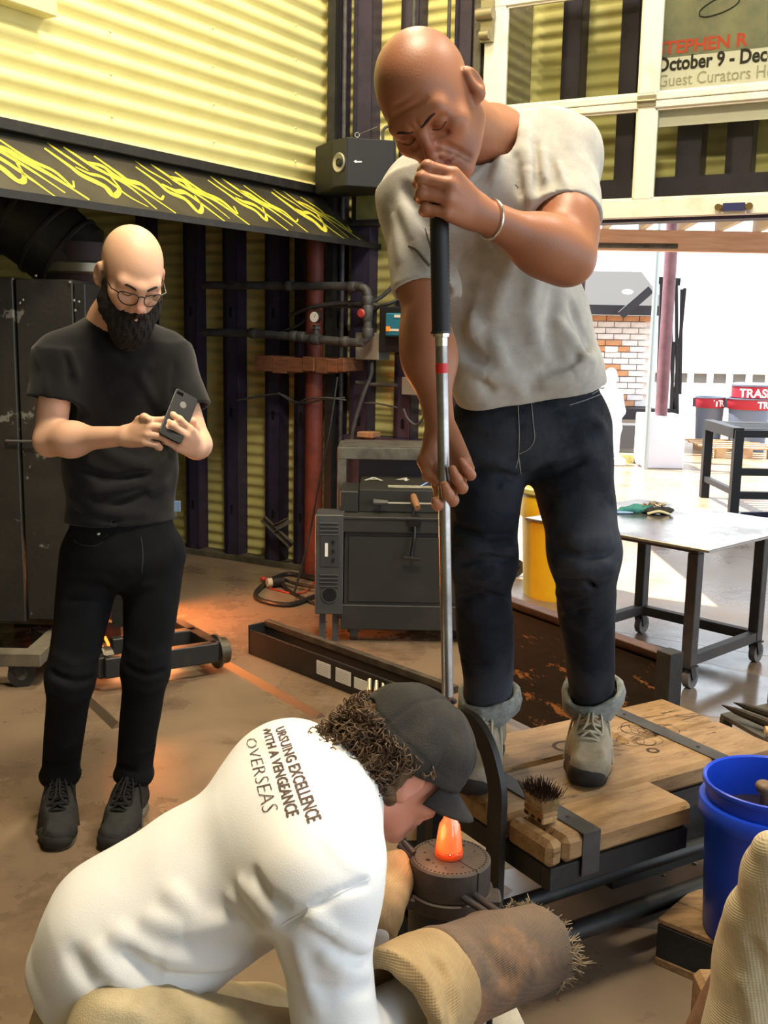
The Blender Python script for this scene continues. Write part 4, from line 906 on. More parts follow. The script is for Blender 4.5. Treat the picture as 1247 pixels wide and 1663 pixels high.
mb=MB(); mb.lathe(c,(0,0,1),[(rr*.96,.0),(rr,.01),(rr,zt2-.02)],28); mb.build('rim_band',mred,t,smooth=True)
mb=MB(); mb.lathe(c,(0,0,1),[(rr*1.04,zt2-.02),(rr*1.04,zt2),(rr*.9,zt2+.015)],28); mb.build('lid',mbar,t,smooth=True)
cu=bpy.data.curves.new('lettering','FONT'); cu.body='TRASH'; cu.size=.15; cu.align_x='CENTER'; cu.offset=.004
o=bpy.data.objects.new('lettering',cu); SC.collection.objects.link(o); me=bpy.data.meshes.new_from_object(o.evaluated_get(bpy.context.evaluated_depsgraph_get())); bpy.data.objects.remove(o)
n=len(me.vertices); q=np.zeros(n*3); me.vertices.foreach_get('co',q); q=q.reshape(-1,3); an=-math.pi/2-.12+q[:,0]/rr; P=np.stack([np.cos(an)*rr*1.012,np.sin(an)*rr*1.012,.02+q[:,1]],1); me.vertices.foreach_set('co',P.ravel()); me.materials.clear(); me.materials.append(mat('barrel_white',lin(240,236,236),.5)); me.update(); link(bpy.data.objects.new('lettering',me),t)
# pallet
pw_=mat('pallet_timber',lin(196,160,120),.85,col2=lin(160,122,86),nscale=6)
pa=on(1152,744,.0); pal=thing('wooden_pallet','low wooden pallet lying before the trash barrels','pallet',V(pa[0]+.3,pa[1]+.5,0))
for k in range(5):
    mb=MB(); mb.box((pa[0]-.05,pa[1]+k*.24,.11),(pa[0]+.85,pa[1]+k*.24+.10,.13)); mb.build('deck_board',pw_,pal)
for k in range(3):
    for j in range(2):
        mb=MB(); mb.box((pa[0]+.08+k*.32,pa[1]+j*.9,.0),(pa[0]+.20+k*.32,pa[1]+j*.9+.12,.11)); mb.build('spacer_block',pw_,pal)
# black slatted stand in the yard near the doorway
sb=on(1190,833,0); st_=thing('slatted_stand','black steel stand with a slatted top on the bright floor outside','stand',V(sb[0]+.5,sb[1]+.3,0))
mst_=mat('stand_black',lin(14,14,16),.5); H=at(1190,698,sb[1])[2]
def sbar(a,b,w=.06,nm='rail'): mb=MB(); mb.beam(a,b,w,w,bev=.003); mb.build(nm,mst_,st_)
X0,Y0=sb[0],sb[1]; X1=X0+1.1; Y1=Y0+.85
for x,y in ((X0,Y0),(X1,Y0),(X0,Y1),(X1,Y1)): sbar((x,y,0),(x,y,H),.075,'leg')
for z in (H-.03,H*.50,H*.22):
    sbar((X0,Y0,z),(X1,Y0,z)); sbar((X0,Y1,z),(X1,Y1,z)) if z>H*.9 else None
sbar((X0,Y0,H-.03),(X0,Y1,H-.03),.09); sbar((X1,Y0,H-.03),(X1,Y1,H-.03),.09); sbar((X0,Y0,H*.25),(X0,Y1,H*.25),.05)
for k in range(6):
    y=Y0+.10+k*.125; mb=MB(); mb.box((X0,y,H-.02),(X1,y+.06,H),.003); mb.build('slat',mst_,st_)
mb=MB(); mb.beam(at(1203,836,8.2),at(1247,828,8.0)+V(.5,-.1,0),.05,.04); tag(mb.build('blue_hose_nozzle',mat('dark_blue_rubber',lin(40,54,84),.4)),'dark blue tool lying on the floor under the slatted stand','tool')
# ---------------------------------------------------------------- furnace, ducts, cart and rails at the left
M_SOOT=mat('sooty_black_steel',lin(40,37,33),.5,col2=lin(58,53,46),nscale=4,lo=.45,hi=.8,bump=.15,bscale=40,col3=lin(120,116,106),scale3=4.5,lo3=.625,hi3=.65)
FY=4.55
fu=thing('furnace_cabinet','tall black furnace cabinet with flaking paint beneath the yellow hood','furnace',V(-2.0,FY+.6,0))
tr=at(148,455,FY+.25); bl2=at(100,1022,FY); zt=at(20,450,FY)[2]; zb=at(40,1032,FY-.2)[2]
X0=-2.75; X1=at(150,600,FY+.1)[0]; xm=at(27,600,FY)[0]
mb=MB(); mb.box((X0,FY,zb),(xm-.004,FY+.5,zt),.004); mb.build('door_panel',M_SOOT,fu)
mb=MB(); mb.box((xm+.004,FY+.01,zb+.01),(X1-.05,FY+.5,zt-.005),.004); mb.build('side_panel',M_SOOT,fu)
mb=MB(); mb.box((X1-.048,FY+.02,zb+.01),(X1,FY+.5,zt-.02),.004); mb.build('corner_strip',M_BLKM,fu)
mb=MB(); a=at(10,716,FY-.02); mb.tube([a,a+V(.16,0,.0),a+V(.16,.06,0)],.006,6); mb.tube([a,a+V(0,.05,0)],.006,6); mb.build('door_handle',M_GRYM,fu,smooth=True)
for x in (X0+.1,X1-.1):
    for y in (FY+.1,FY+.42):
        mb=MB(); mb.box((x-.04,y-.04,.16),(x+.04,y+.04,zb+.01)); mb.build('leg',M_BLKM,fu)
mb=MB(); rnd=random.Random(8)
for px,py in ((20,453),(58,448),(113,458),(120,488),(128,490),(37,487),(32,492),(122,504)):
    mb.ell(at(px,py,FY-.002),(.006,.003,.006),6,4)
tag(mb.build('rivet_heads',mat('bare_metal',lin(150,146,138),.4,metal=.5),fu),kind='stuff')
# round duct with elbow
mdu=mat('sooty_duct',lin(70,66,58),.45,col2=lin(52,48,42),nscale=5,metal=.4,bump=.05,bscale=30)
du=thing('furnace_duct','fat sooty round duct elbow rising from behind the furnace cabinet','duct',V(-1.5,5.3,1.9))
dY=5.45; D=lambda px,py,o=0: at(px,py,dY+o)
P=spline([D(-60,300),D(20,345),D(70,380),D(105,410),D(130,428)],5)
mb=MB(); mb.tube(P,.20,24); mb.build('elbow',mdu,du,smooth=True)
for k in (6,11,16):
    c=P[k]; d=_nrm(P[k+1]-P[k-1]); mb=MB(); mb.lathe(c-d*.01,d,[(.200,0),(.212,.005),(.212,.018),(.200,.023)],24); mb.build('seam_ring',mdu,du,smooth=True)
c=D(132,440); mb=MB(); mb.lathe(c+V(0,0,-.62),(0,0,1),[(.185,0),(.185,.60),(.20,.62),(.20,.75)],28); mb.build('vertical_duct',mat('dark_red_duct',lin(52,34,28),.6),du,smooth=True)
mb=MB(); mb.lathe(c+V(0,0,-.02),(0,0,1),[(.205,0),(.215,.01),(.215,.05),(.205,.06)],28); mb.build('band_clamp',mat('dull_band',lin(120,112,92),.35,metal=.7),du,smooth=True)
mb=MB(); mb.box((c[0]-.3,dY-.3,0),(c[0]+.24,dY+.25,c[2]-.60)); mb.build('pedestal',mat('dark_steel',(.01,.01,.01),.8),du)
# glowing furnace mouth low behind the cabinet and its orange light
gl=thing('heater_coil','glowing orange heater elements low behind the furnace','heater',V(at(165,1045,4.75)[0],4.8,0))
mco=mat('glowing_element',lin(255,90,30),.5,emit=lin(255,96,28),estr=6)
for px in (158,170): 
    mb=MB(); a=at(px,1034,4.85); mb.tube(spline([a,a+V(.02,0,-.05),a+V(.02,-.01,-.10),a+V(-.0,-.02,-.14)],4),.007,8); mb.build('element',mco,gl,smooth=True)
mb=MB(); a=at(165,1045,4.95); mb.box((a[0]-.12,4.92,0),(a[0]+.10,4.97,.10)); mb.build('bracket',M_BLKM,gl)
l=bpy.data.lights.new('furnace_glow','AREA'); l.energy=120; l.color=(1.0,.30,.08); l.size=.9; l.shape='RECTANGLE'; l.size_y=.25
o=bpy.data.objects.new('furnace_glow',l); SC.collection.objects.link(o); o.location=(-1.45,5.15,.34); o.rotation_euler=Vector((1.9,-1.3,-.42)).to_track_quat('-Z','Y').to_euler()
# cart with caster at the frame edge
ct=thing('low_cart','grey steel cart corner with a black caster beside the furnace','cart',V(-1.75,4.4,0))
A=on(64,1062,.24); B=on(30,1038,.24)
cz=at(64,1062,A[1])[2]
mgc=mat('grey_cart_steel',lin(112,104,88),.65,col2=lin(86,80,68),nscale=9,bump=.1)
P0=at(66,1078,4.25); zt_=at(66,1062,4.25)[2]; zb_=at(66,1084,4.25)[2]
mb=MB(); mb.box((P0[0]-1.0,4.25,zb_),(P0[0],4.33,zt_),.004); mb.build('front_rail',mgc,ct)
mb=MB(); mb.box((P0[0]-.08,4.33,zb_),(P0[0],4.95,zt_),.004); mb.build('side_rail',mgc,ct)
mb=MB(); mb.box((P0[0]-1.0,4.88,zb_),(P0[0]-.08,4.95,zt_),.004); mb.build('back_rail',mgc,ct)
def caster(parent,x,y,ztop,r=.05,m=None,ang=0.0,w=.03):
    dv=V(math.cos(ang),math.sin(ang),0); nv=V(-dv[1],dv[0],0); c=V(x,y,r)
    mb=MB(); mb.cyl(c-nv*w/2,c+nv*w/2,r,n=20); k=mb.build('caster',m or mat('caster_black',lin(36,35,34),.5),parent,smooth=True)
    mb=MB(); mb.cyl(c-nv*(w/2+.002),c+nv*(w/2+.002),r*.45,n=14); mb.build('hub',M_GRYM,k,smooth=True)
    mb=MB(); tp=V(x,y,ztop)-dv*.02
    for s in (-1,1): mb.beam(c+nv*s*(w/2+.006),tp+nv*s*(w/2+.006)+V(0,0,-.004),.035,.004,up=nv)
    mb.beam(tp-nv*.03,tp+nv*.03,.06,.008); mb.build('fork',M_BLKM,k)
cc=at(35,1090,4.29); caster(ct,cc[0],4.29,zb_,.055,ang=.3)
caster(ct,P0[0]-.95,4.29,zb_,.055); caster(ct,P0[0]-.95,4.9,zb_,.055); caster(ct,P0[0]-.05,4.9,zb_,.055)
# wheeled black frame on rails
wf=thing('rail_carriage','black channel-steel carriage with flanged wheels sitting on floor rails','carriage',V(-1.0,4.9,0))
F=lambda px,py,z: on(px,py,z)
za=.15
fa=F(168,1068,za); fb=F(352,1042,za); ba=F(60,1030,za); bb=F(286,1005,za)
def ch(a,b,nm='channel',h=.085): mb=MB(); mb.beam(V(a[0],a[1],za-h/2),V(b[0],b[1],za-h/2),.05,h,bev=.004); mb.build(nm,M_BLKM,wf)
ch(fa,fb); ch(F(180,1036,za),F(318,1020,za)); ch(bb,fb); ch(F(58,1018,za)*1.0,fa)
mb=MB(); mb.box(V(*F(195,1015,za))-V(.03,.03,.0),V(*F(195,1015,za))+V(.03,.03,.25)); mb.build('upright_post',M_BLKM,wf)
wd_=_nrm(on(520,1165,0)-on(368,1078,0)); wd_[2]=0; nv=V(-wd_[1],wd_[0],0)
for c in (on(358,1062,.075),on(170,1078,.075)):
    mb=MB(); c=V(c[0],c[1],.09); mb.lathe(c-nv*.03,nv,[(.05,0),(.075,.004),(.075,.014),(.058,.018),(.058,.055),(.05,.06)],24); mb.build('flanged_wheel',mat('worn_wheel_steel',lin(92,84,70),.4,metal=.6),wf,smooth=True)
def rail(lab,a,b,m=M_GRYM,h=.022):
    A=on(*a,.0);B=on(*b,.0); d=_nrm(B-A); n=V(-d[1],d[0],0); poly=[(-.024,0),(0,h),(.024,0)]
    M=frame(A,n,(0,0,1)); L=np.linalg.norm(B-A); M=np.eye(4);M[:3,0]=n;M[:3,1]=V(0,0,1);M[:3,2]=np.cross(n,V(0,0,1));M[:3,3]=A
    s=1 if M[:3,2]@d>0 else -1; mb=MB(M); mb.prism(poly,0,s*L); tag(mb.build('floor_rail',m),lab,'rail')
mr_=mat('polished_rail',lin(140,124,104),.38,metal=.7)
rail('angle-iron floor rail catching the orange glow, ending near the curly hair',(330,1058),(521,1166),mr_)
rail('angle-iron floor rail passing between the legs of the man in black',(62,1058),(192,1182),mr_)
# black rack with labels and pipe holders
ra=thing('pipe_rack','long low black channel rack with white labels lying across the floor','rack',V(-.3,4.4,0))
Zr=.0; A0=at(404,1050,4.72); B0=at(640,1150,4.0)
pa_=on(405,1062,0); pb_=on(600,1140,0); dr=_nrm(pb_-pa_); nr=V(-dr[1],dr[0],0); nr=nr if nr[1]>0 else -nr
hz=at(405,1022,pa_[1])[2]
def rb(o0,o1,z0,z1,nm,m,l0=0,l1=1.18):
    M=np.eye(4);M[:3,0]=dr;M[:3,1]=nr;M[:3,3]=pa_; mb=MB(M); mb.box((l0,o0,z0),(l1,o1,z1),.002); return mb.build(nm,m,ra)
rb(0,.012,.0,hz,'front_plate',M_BLKM); rb(.09,.10,0,hz+.01,'back_plate',M_BLKM); rb(.012,.09,hz*.55,hz*.6,'shelf',mat('rusty_channel',lin(104,84,62),.7,col2=lin(60,52,44),nscale=20)); rb(-.003,.10,0,hz+.02,'end_cap',M_BLKM,-.006,.0); rb(.085,.115,hz,hz+.03,'top_bar',mat('worn_channel',lin(56,50,44),.5,col2=lin(90,80,66),nscale=12),0,1.22)
for l0,l1,py0,py1 in ((0,0,1,1),): pass
mlab=mat('white_label',lin(226,226,226),.6)
for px0,px1 in ((514,537),(545,570)):
    q0=onplane(px0,1100,pa_,nr);q1=onplane(px1,1100,pa_,nr); l0=(q0-pa_)@dr;l1=(q1-pa_)@dr; lb=rb(-.0015,0,hz*.28,hz*.80,'label',mlab,l0,l1)
    for k in range(5): rb(-.0019,-.0015,hz*(.36+.08*k),hz*(.36+.08*k)+.0012,'text_line',mat('faint_print',lin(150,150,152),.6),l0+.006,l1-.012)
q0=onplane(575,1110,pa_,nr); l0=(q0-pa_)@dr; rb(-.0015,0,hz*.3,hz*.7,'torn_label',mlab,l0,l0+.09)
for k in range(3):
    c=at(600+k*11,1122+k*3,4.12); mb=MB(); mb.tube([c+V(-.0,-.03,-.03),c+V(0,-.045,.02),c+V(0,.0,.045),c+V(0,.035,.02)],.009,8); mb.build('holder_ring',mat('bare_ring',lin(150,140,124),.3,metal=.7),ra,smooth=True)
# ---------------------------------------------------------------- wooden bench and what is on it
O2=on(892,1372,BZ) if 'BZ' in globals() else on(892,1372,.40)
BZ=0.40
bu=_nrm(on(1127,1302,BZ)-O2); bv=V(-bu[1],bu[0],0)
BM=frame((O2[0],O2[1],0),bu,bv)
def buv(px,py,z=BZ): p=on(px,py,z)-O2; return p@bu,p@bv
M_PLK=mat('worn_maple_plank',lin(164,132,92),.42,col2=lin(122,92,60),nscale=3.5,stretch=(2,9,9),lo=.35,hi=.72,bump=.12,bscale=30,col3=lin(74,48,30),scale3=5.5,lo3=.56,hi3=.68,spec=.45)
ben=thing('work_bench','low L-shaped butcher-block bench with black steel straps under the grey suede shoes','bench',V(*(O2+bu*.45+bv*.3)[:2],0),math.atan2(bu[1],bu[0]))
T0=.062
v1=buv(1060,1262)[1]; uR=buv(1127,1302)[0]; uE=buv(1235,1197)[0]; vE=buv(1062,1135)[1]
vm=(v1+vE)/2
def plank(u0,u1,v0,v1_,nm='plank',bev=.013):
    mb=MB(BM); mb.box((u0,v0,BZ-T0),(u1,v1_,BZ),bev); return mb.build(nm,M_PLK,ben)
s1=(buv(800,1258)[0]+buv(838,1245)[0])/2; 
sa=buv(985,1345)[0]; sb_=buv(942,1362)[0]; 
plank(0,.045,.0,v1-.001); plank(.047,uR,0,v1-.001); plank(0,uE,v1+.001,vm-.001); plank(0,uE*.62,vm+.001,vE); plank(uE*.62+.002,uE,vm+.001,vE)
for (c,w,va) in (((sa+sb_)/2,.052,-.0),(buv(1150,1222)[0],.050,v1)):
    mb=MB(BM); M=M_BLKM
    mb.box((c-w/2,va-.003,BZ-.10),(c+w/2,va-.0005,BZ+.001),.0008); mb.box((c-w/2,va-.003,BZ+.0004),(c+w/2,vE+.003,BZ+.0035),.001); mb.build('steel_strap',mat('strap_steel',lin(48,46,44),.4,col2=lin(70,68,66),nscale=9),ben)
    for k in range(2):
        mb=MB(BM); mb.lathe((c,va+.08+.28*k,BZ+.0035),(0,0,1),[(.006,0),(.005,.002)],8); mb.build('screw',M_BLKM,ben)
def fb(u0,v0_,u1,v1_,z0,z1,nm='frame_bar'): mb=MB(BM); mb.box((u0,v0_,z0),(u1,v1_,z1),.002); return mb.build(nm,M_BLKM,ben)
zf=BZ-T0
fb(.01,.004,uR-.01,.035,zf-.055,zf-.001); fb(uR-.04,.036,uR-.01,v1,zf-.055,zf-.001); fb(uR-.04,v1+.004,uE-.02,v1+.035,zf-.055,zf-.001); fb(uE-.05,v1+.036,uE-.02,vE-.02,zf-.055,zf-.001); fb(.01,vE-.05,uE-.051,vE-.02,zf-.055,zf-.001); fb(.01,.036,.035,vE-.051,zf-.055,zf-.001)
vl=buv(815,1328)[1]
fb(uE-.09,v1+.04,uE-.05,v1+.08,0,zf-.056,'leg'); fb(uE-.09,vE-.10,uE-.05,vE-.06,0,zf-.056,'leg'); fb(.02,vE-.10,.06,vE-.06,0,zf-.056,'leg')
# arched flat-bar leg
ap=O2+bv*vl-bu*.022
fp=[onplane(x,y,ap,bu) for x,y in ((752,1168),(772,1180),(790,1210),(802,1250),(808,1290))]
bot=fp[-1].copy(); mb=MB(); P=spline(fp+[V(*fp[-1][:2],fp[-1][2]-.10),V(*fp[-1][:2],.0)],5)
vs=[];fs=[];n=len(P)
for i,p in enumerate(P):
    d=_nrm(P[min(i+1,n-1)]-P[max(i-1,0)]); sd=np.cross(d,bu); sd=_nrm(sd); w=.026
    for a,b in ((-1,-1),(1,-1),(1,1),(-1,1)): vs.append(p+sd*w*a+bu*.008*b)
for i in range(n-1):
    for k in range(4): fs.append((i*4+k,i*4+(k+1)%4,(i+1)*4+(k+1)%4,(i+1)*4+k))
fs+=[(0,1,2,3),((n-1)*4+3,(n-1)*4+2,(n-1)*4+1,(n-1)*4)]
mb.add(vs,fs); mb.build('arched_leg',M_BLKM,ben,smooth=True)
def tub(a,b,r,nm='stretcher'): mb=MB(); mb.tube([a,b],r,14); return mb.build(nm,M_BLKM,ben,smooth=True)
za_=.17; pA=O2+bv*vl; tub(V(pA[0],pA[1],za_)+bu*.0,V(pA[0],pA[1],za_)+bu*(uE-.06),.020)
q=on(905,1522,.11); tub(V(q[0],q[1],.11)-bu*.08,V(q[0],q[1],.11)+bu*.80,.024)
fb(uR-.0,v1+.10,uE-.06,v1+.13,.05,zf-.06,'lower_panel')
q=on(1115,1330,.2)
# scorch rings and marks burned into the top
mbn=mat('burn_mark',lin(58,38,24),.6); rnd=random.Random(21); mb=MB(BM)
def ringmark(u,v,r,w,e=1.0,a0=0,a1=6.28,ph=0):
    n=26; vs=[];fs=[]
    for i in range(n+1):
        a=a0+(a1-a0)*i/n
        for rr_ in (r-w/2,r+w/2):
            x=rr_*math.cos(a)*e; y=rr_*math.sin(a); vs.append((u+x*math.cos(ph)-y*math.sin(ph),v+x*math.sin(ph)+y*math.cos(ph),BZ+.0006))
    for i in range(n): fs.append((2*i,2*i+2,2*i+3,2*i+1))
    mb.add(vs,fs)
for px,py,k in ((1030,1185,7),(1062,1188,6),(1010,1205,3),(1045,1205,3)):
    u_,v_=buv(px,py)
    for i in range(k): ringmark(u_+rnd.gauss(0,.02),v_+rnd.gauss(0,.015),rnd.uniform(.020,.040),.0016,rnd.uniform(.8,1.2),0,rnd.uniform(3.5,6.3),rnd.uniform(0,6))
u_,v_=buv(1060,1219); ringmark(u_,v_,.014,.008); u_,v_=buv(920,1212); ringmark(u_,v_,.032,.010,1.1)
for px,py,l in ((1100,1165,.10),(1110,1172,.12),(1075,1160,.07),(1120,1180,.09),(1065,1172,.10),(990,1150,.06),(1040,1168,.09)):
    u_,v_=buv(px,py); 
    for k in range(2):
        a=rnd.uniform(-.5,.2); w=rnd.uniform(.001,.003); dx,dy=math.cos(a)*l,math.sin(a)*l; y0=v_+k*.008; mb.add([(u_,y0,BZ+.0007),(u_+dx,y0+dy,BZ+.0007),(u_+dx,y0+dy+w*.4,BZ+.0007),(u_,y0+w,BZ+.0007)],[(0,1,2,3)])
tag(mb.build('burn_marks',mbn,ben),kind='stuff')
# scrub brush
bp_=on(880,1340,BZ); ba=_nrm(on(908,1338,BZ)-on(860,1322,BZ)); 
bx=_nrm(on(910,1336,BZ)-on(882,1343,BZ)); by=V(-bx[1],bx[0],0)
br=thing('scrub_brush','wooden block brush with pale bristles burnt dark at the tips, on the bench','brush',V(bp_[0],bp_[1],BZ+.0045))
c0=on(881,1344,BZ+.001); BRM=frame((c0[0],c0[1],BZ+.0045),bx,by)
L_,W_=.042,.075
mb=MB(BRM); mb.box((0,0,0),(L_,W_,.016),.003); mb.build('base_block',mat('brush_wood',lin(190,156,104),.6,col2=lin(160,124,78),nscale=8,stretch=(8,2,8)),br)
mb=MB(BRM); mb.box((0.0005,.0005,.0165),(L_-.0005,W_-.0005,.027),.002); mb.build('upper_block',mat('brush_wood_b',lin(170,132,84),.6,col2=lin(120,88,56),nscale=8),br)
mb=MB(BRM)
for k in range(3): mb.box((-.0006,.006+k*.024,.004),(.0,.020+k*.024,.012)); 
mb.build('dark_inlay',mat('inlay_brown',lin(60,40,30),.6),br)
rnd=random.Random(9); m1=MB(BRM); m2=MB(BRM)
for i in range(14):
    for j in range(24):
        x=.003+(L_-.006)*i/13;y=.004+(W_-.008)*j/23; fx=(x-L_/2)*.75+rnd.gauss(0,.004); fy=(y-W_/2)*.40+rnd.gauss(0,.004); h=.052+rnd.gauss(0,.004)
        a=V(x,y,.026); m=V(x+fx*.45,y+fy*.45,.026+h*.6); e=V(x+fx,y+fy,.026+h); m1.tube([a,m],[.0009,.0009],3,False); m2.tube([m,e],[.001,.0006],3,False)
o=m1.build('bristles',mat('bristle_straw',lin(206,186,146),.8,col2=lin(160,136,100),nscale=60),br); tag(o,kind='stuff'); o=m2.build('bristle_tips',mat('bristle_burnt',lin(74,52,38),.9,col2=lin(40,28,22),nscale=60),br); tag(o,kind='stuff')
# ---------------------------------------------------------------- plywood board behind the bench
M_PLY=mat('charred_plywood',lin(36,30,26),.6,col2=lin(24,20,18),nscale=6,bump=.2,bscale=20,stretch=(1,1,3),col3=lin(176,116,66),scale3=5.2,lo3=.565,hi3=.60)
pr=at(1088,1062,3.30); pl_=at(828,975,3.98); zt=pr[2]
pl_=V(pl_[0],pl_[1],zt); dr2=_nrm(V(*(pl_-pr)[:2],0)); Lb=np.linalg.norm((pl_-pr)[:2])+.25
bd=thing('shield_board','upright charred plywood board with a brown steel cap rail, behind the bench','board',V(pr[0],pr[1],0))
nb_=V(-dr2[1],dr2[0],0); PM=frame((pr[0],pr[1],0),dr2,nb_)
mb=MB(PM); mb.box((0.03,-.009,.03),(Lb,.009,zt-.04)); mb.build('plywood_sheet',M_PLY,bd)
mb=MB(PM); mb.box((-.005,-.022,zt-.05),(Lb,-.010,zt),.002); mb.box((-.005,-.022,zt-.004),(Lb,.03,zt+.002),.002); mb.build('cap_rail',mat('brown_angle_steel',lin(96,66,56),.5,col2=lin(70,50,44),nscale=12,bump=.1),bd)
for k in range(5): mb=MB(PM); mb.lathe((.1+k*.22,-.022,zt-.025),(0,-1,0),[(.004,0),(.003,.002)],8); mb.build('screw',M_GRYM,bd)
mb=MB(PM); mb.box((-.03,-.03,0),(.03,.03,zt+.01),.002); mb.build('end_post',M_BLKM,bd); mb=MB(PM); mb.box((-.075,-.03,0),(-.032,.01,zt*.45),.002); mb.build('end_post',M_BLKM,bd)
mb=MB(PM); mb.box((Lb-.04,-.02,0),(Lb,.02,zt-.05),.002); mb.build('end_post',M_BLKM,bd)
# ---------------------------------------------------------------- steel table with things on it
TZ=.66
tc0=on(1152,894,TZ); d1=_nrm(on(995,866,TZ)-tc0); d2=V(d1[1],-d1[0],0); d2=d2 if d2[1]>0 else -d2
tb_=thing('steel_table','low rolling table with a bright reflective top and dark steel legs','table',V(tc0[0],tc0[1]+.4,0))
TM=frame((tc0[0],tc0[1],0),d1,np.cross(V(0,0,1),d1)); sgn2=1 if np.cross(V(0,0,1),d1)@d2>0 else -1
W2=.90; L2_=max(.9,(on(1020,1000,.10)-on(1212,1036,.10))@d1+.34)
def tbx(a,b,nm,m,bev=.002): mb=MB(TM); mb.box((a[0],a[1]*sgn2,a[2]),(b[0],b[1]*sgn2,b[2]),bev); return mb.build(nm,m,tb_)
tbx((0,0,TZ-.012),(L2_,W2,TZ),'top_sheet',mat('polished_table_steel',lin(176,172,170),.16,metal=.85,col2=lin(150,146,142),nscale=4,rough2=.3,spec=.6))
md=mat('table_frame_steel',lin(48,44,42),.55,col2=lin(66,60,56),nscale=10,bump=.1,bscale=60)
zc=.10
l1=on(1118,1080,zc)-tc0; l3=on(1212,1038,zc)-tc0
i1=max(.06,l1@d1*1.0); j1=max(.05,l1@d2)
j3=W2-.10; w_=.05
legs=((i1,j1),(i1,j3),(L2_-.12,j1),(L2_-.12,j3))
for a,b in legs: tbx((a-w_/2,b-w_/2,zc),(a+w_/2,b+w_/2,TZ-.07),'leg',md,.003)
for b in (j1,j3): tbx((i1-w_/2,b-w_/2+.002,TZ-.069),(L2_-.12+w_/2,b+w_/2-.002,TZ-.013),'apron',md); tbx((i1+w_/2,b-w_/2+.004,zc),(L2_-.12-w_/2,b+w_/2-.004,zc+.045),'lower_rail',md)
for a in (i1,L2_-.12): tbx((a-w_/2+.002,j1+w_/2,TZ-.069),(a+w_/2-.002,j3-w_/2,TZ-.013),'apron',md); tbx((a-w_/2+.004,j1+w_/2,zc),(a+w_/2-.004,j3-w_/2,zc+.045),'lower_rail',md)
for a,b in legs:
    p=tc0+d1*a+d2*b; caster(tb_,p[0]+.01,p[1],zc,.045,mat('caster_grey',lin(92,88,84),.5),ang=.8)
tgl=thing('teal_glove','crumpled teal work glove lying on the steel table','glove',on(1035,824,TZ+.002))
c=on(1036,826,TZ+.02); it=[Ell(c,(.055,.035,.018),sm=.02),Ell(c+V(-.05,.0,-.004),(.045,.02,.012),sm=.02),Ell(c+V(.045,.02,0),(.03,.02,.014),sm=.02),Cone(c+V(-.06,-.01,-.006),c+V(-.11,-.02,-.010),.012,.008,sm=.01)]
mesh_sdf('glove_body',it,.006,mat('teal_cloth',lin(60,130,122),.8,bump=.3,bscale=90),tgl,disp=folds([],1,.004,70),sm=1)
kb=thing('key_bundle','dark bundle of gloves and metal clips on the steel table by the teal glove','bundle',on(1066,828,TZ+.002))
c=on(1066,829,TZ+.018); mesh_sdf('dark_glove',[Ell(c,(.06,.035,.016),sm=.02),Ell(c+V(.05,.0,-.002),(.03,.02,.013),sm=.02)],.006,mat('dark_cloth',lin(42,38,36),.8),kb,disp=folds([],1,.004,80,4),sm=1)
rnd=random.Random(2); mb=MB()
for k in range(14): 
    p=c+V(rnd.uniform(-.04,.03),rnd.uniform(-.01,.02),.018+rnd.uniform(0,.014)); mb.tube(spline([p,p+V(rnd.gauss(0,.012),rnd.gauss(0,.01),.006),p+V(rnd.gauss(0,.02),rnd.gauss(0,.012),-.001)],3),.0045,6)
tag(mb.build('metal_clips',mat('clip_brass',lin(150,136,110),.4,metal=.5),kb,smooth=True),kind='stuff')
mb=MB(); mb.tube(spline([c+V(-.05,-.035,-.01),c+V(0,-.045,.004),c+V(.05,-.03,-.01)],5),.006,6); mb.build('pale_cuff',mat('pale_cuff',lin(200,190,150),.8),kb,smooth=True)
mb=MB(); c=on(1005,832,TZ+.006); mb.ell(c,(.07,.02,.006),16,6); tag(mb.build('blue_cloth',mat('pale_blue_cloth',lin(130,160,200),.9),smooth=True),'flat pale blue rag at the edge of the teal glove','rag')
# ---------------------------------------------------------------- yellow barrel, wheel
yb=on(912,972,0); r=.235; yH=at(880,800,yb[1]-.2)[2]
ybt=thing('yellow_barrel','yellow plastic barrel with a thick rim seen between the jeans legs','barrel',V(yb[0],yb[1]+.1,0))
my=mat('yellow_plastic',lin(240,190,30),.4,col2=lin(228,172,24),nscale=4); c=(yb[0],yb[1]+.1,0)
mb=MB(); mb.lathe(c,(0,0,1),[(r*.86,0),(r*.88,.02),(r*.97,yH*.70),(r*.98,yH*.72)],32); mb.build('tub',my,ybt,smooth=True)
mb=MB(); mb.lathe(c,(0,0,1),[(r*.98,yH*.71),(r*1.06,yH*.73),(r*1.08,yH*.9),(r*1.0,yH*.95),(r*.98,yH*.94)],32,capt=False); mb.build('grip_band',my,ybt,smooth=True)
mb=MB(); mb.lathe(c,(0,0,1),[(r*1.06,yH*.93),(r*1.12,yH*.95),(r*1.12,yH*.985),(r*1.05,yH),(r*.95,yH*.97),(r*.9,yH*.5)],32,capt=False); mb.build('rim',mat('pale_rim',lin(236,214,120),.4),ybt,smooth=True)
w=on(836,936,0); mb=MB(); mb.lathe((w[0],w[1],.055),(.35,-.94,0),[(.03,-.015),(.055,-.015),(.055,.015),(.03,.015),(.02,.010),(.02,-.010)],20); tag(mb.build('cart_wheel',mat('caster_black',lin(36,35,34),.5),smooth=True),'small black wheel standing on the floor between the jeans legs','wheel')
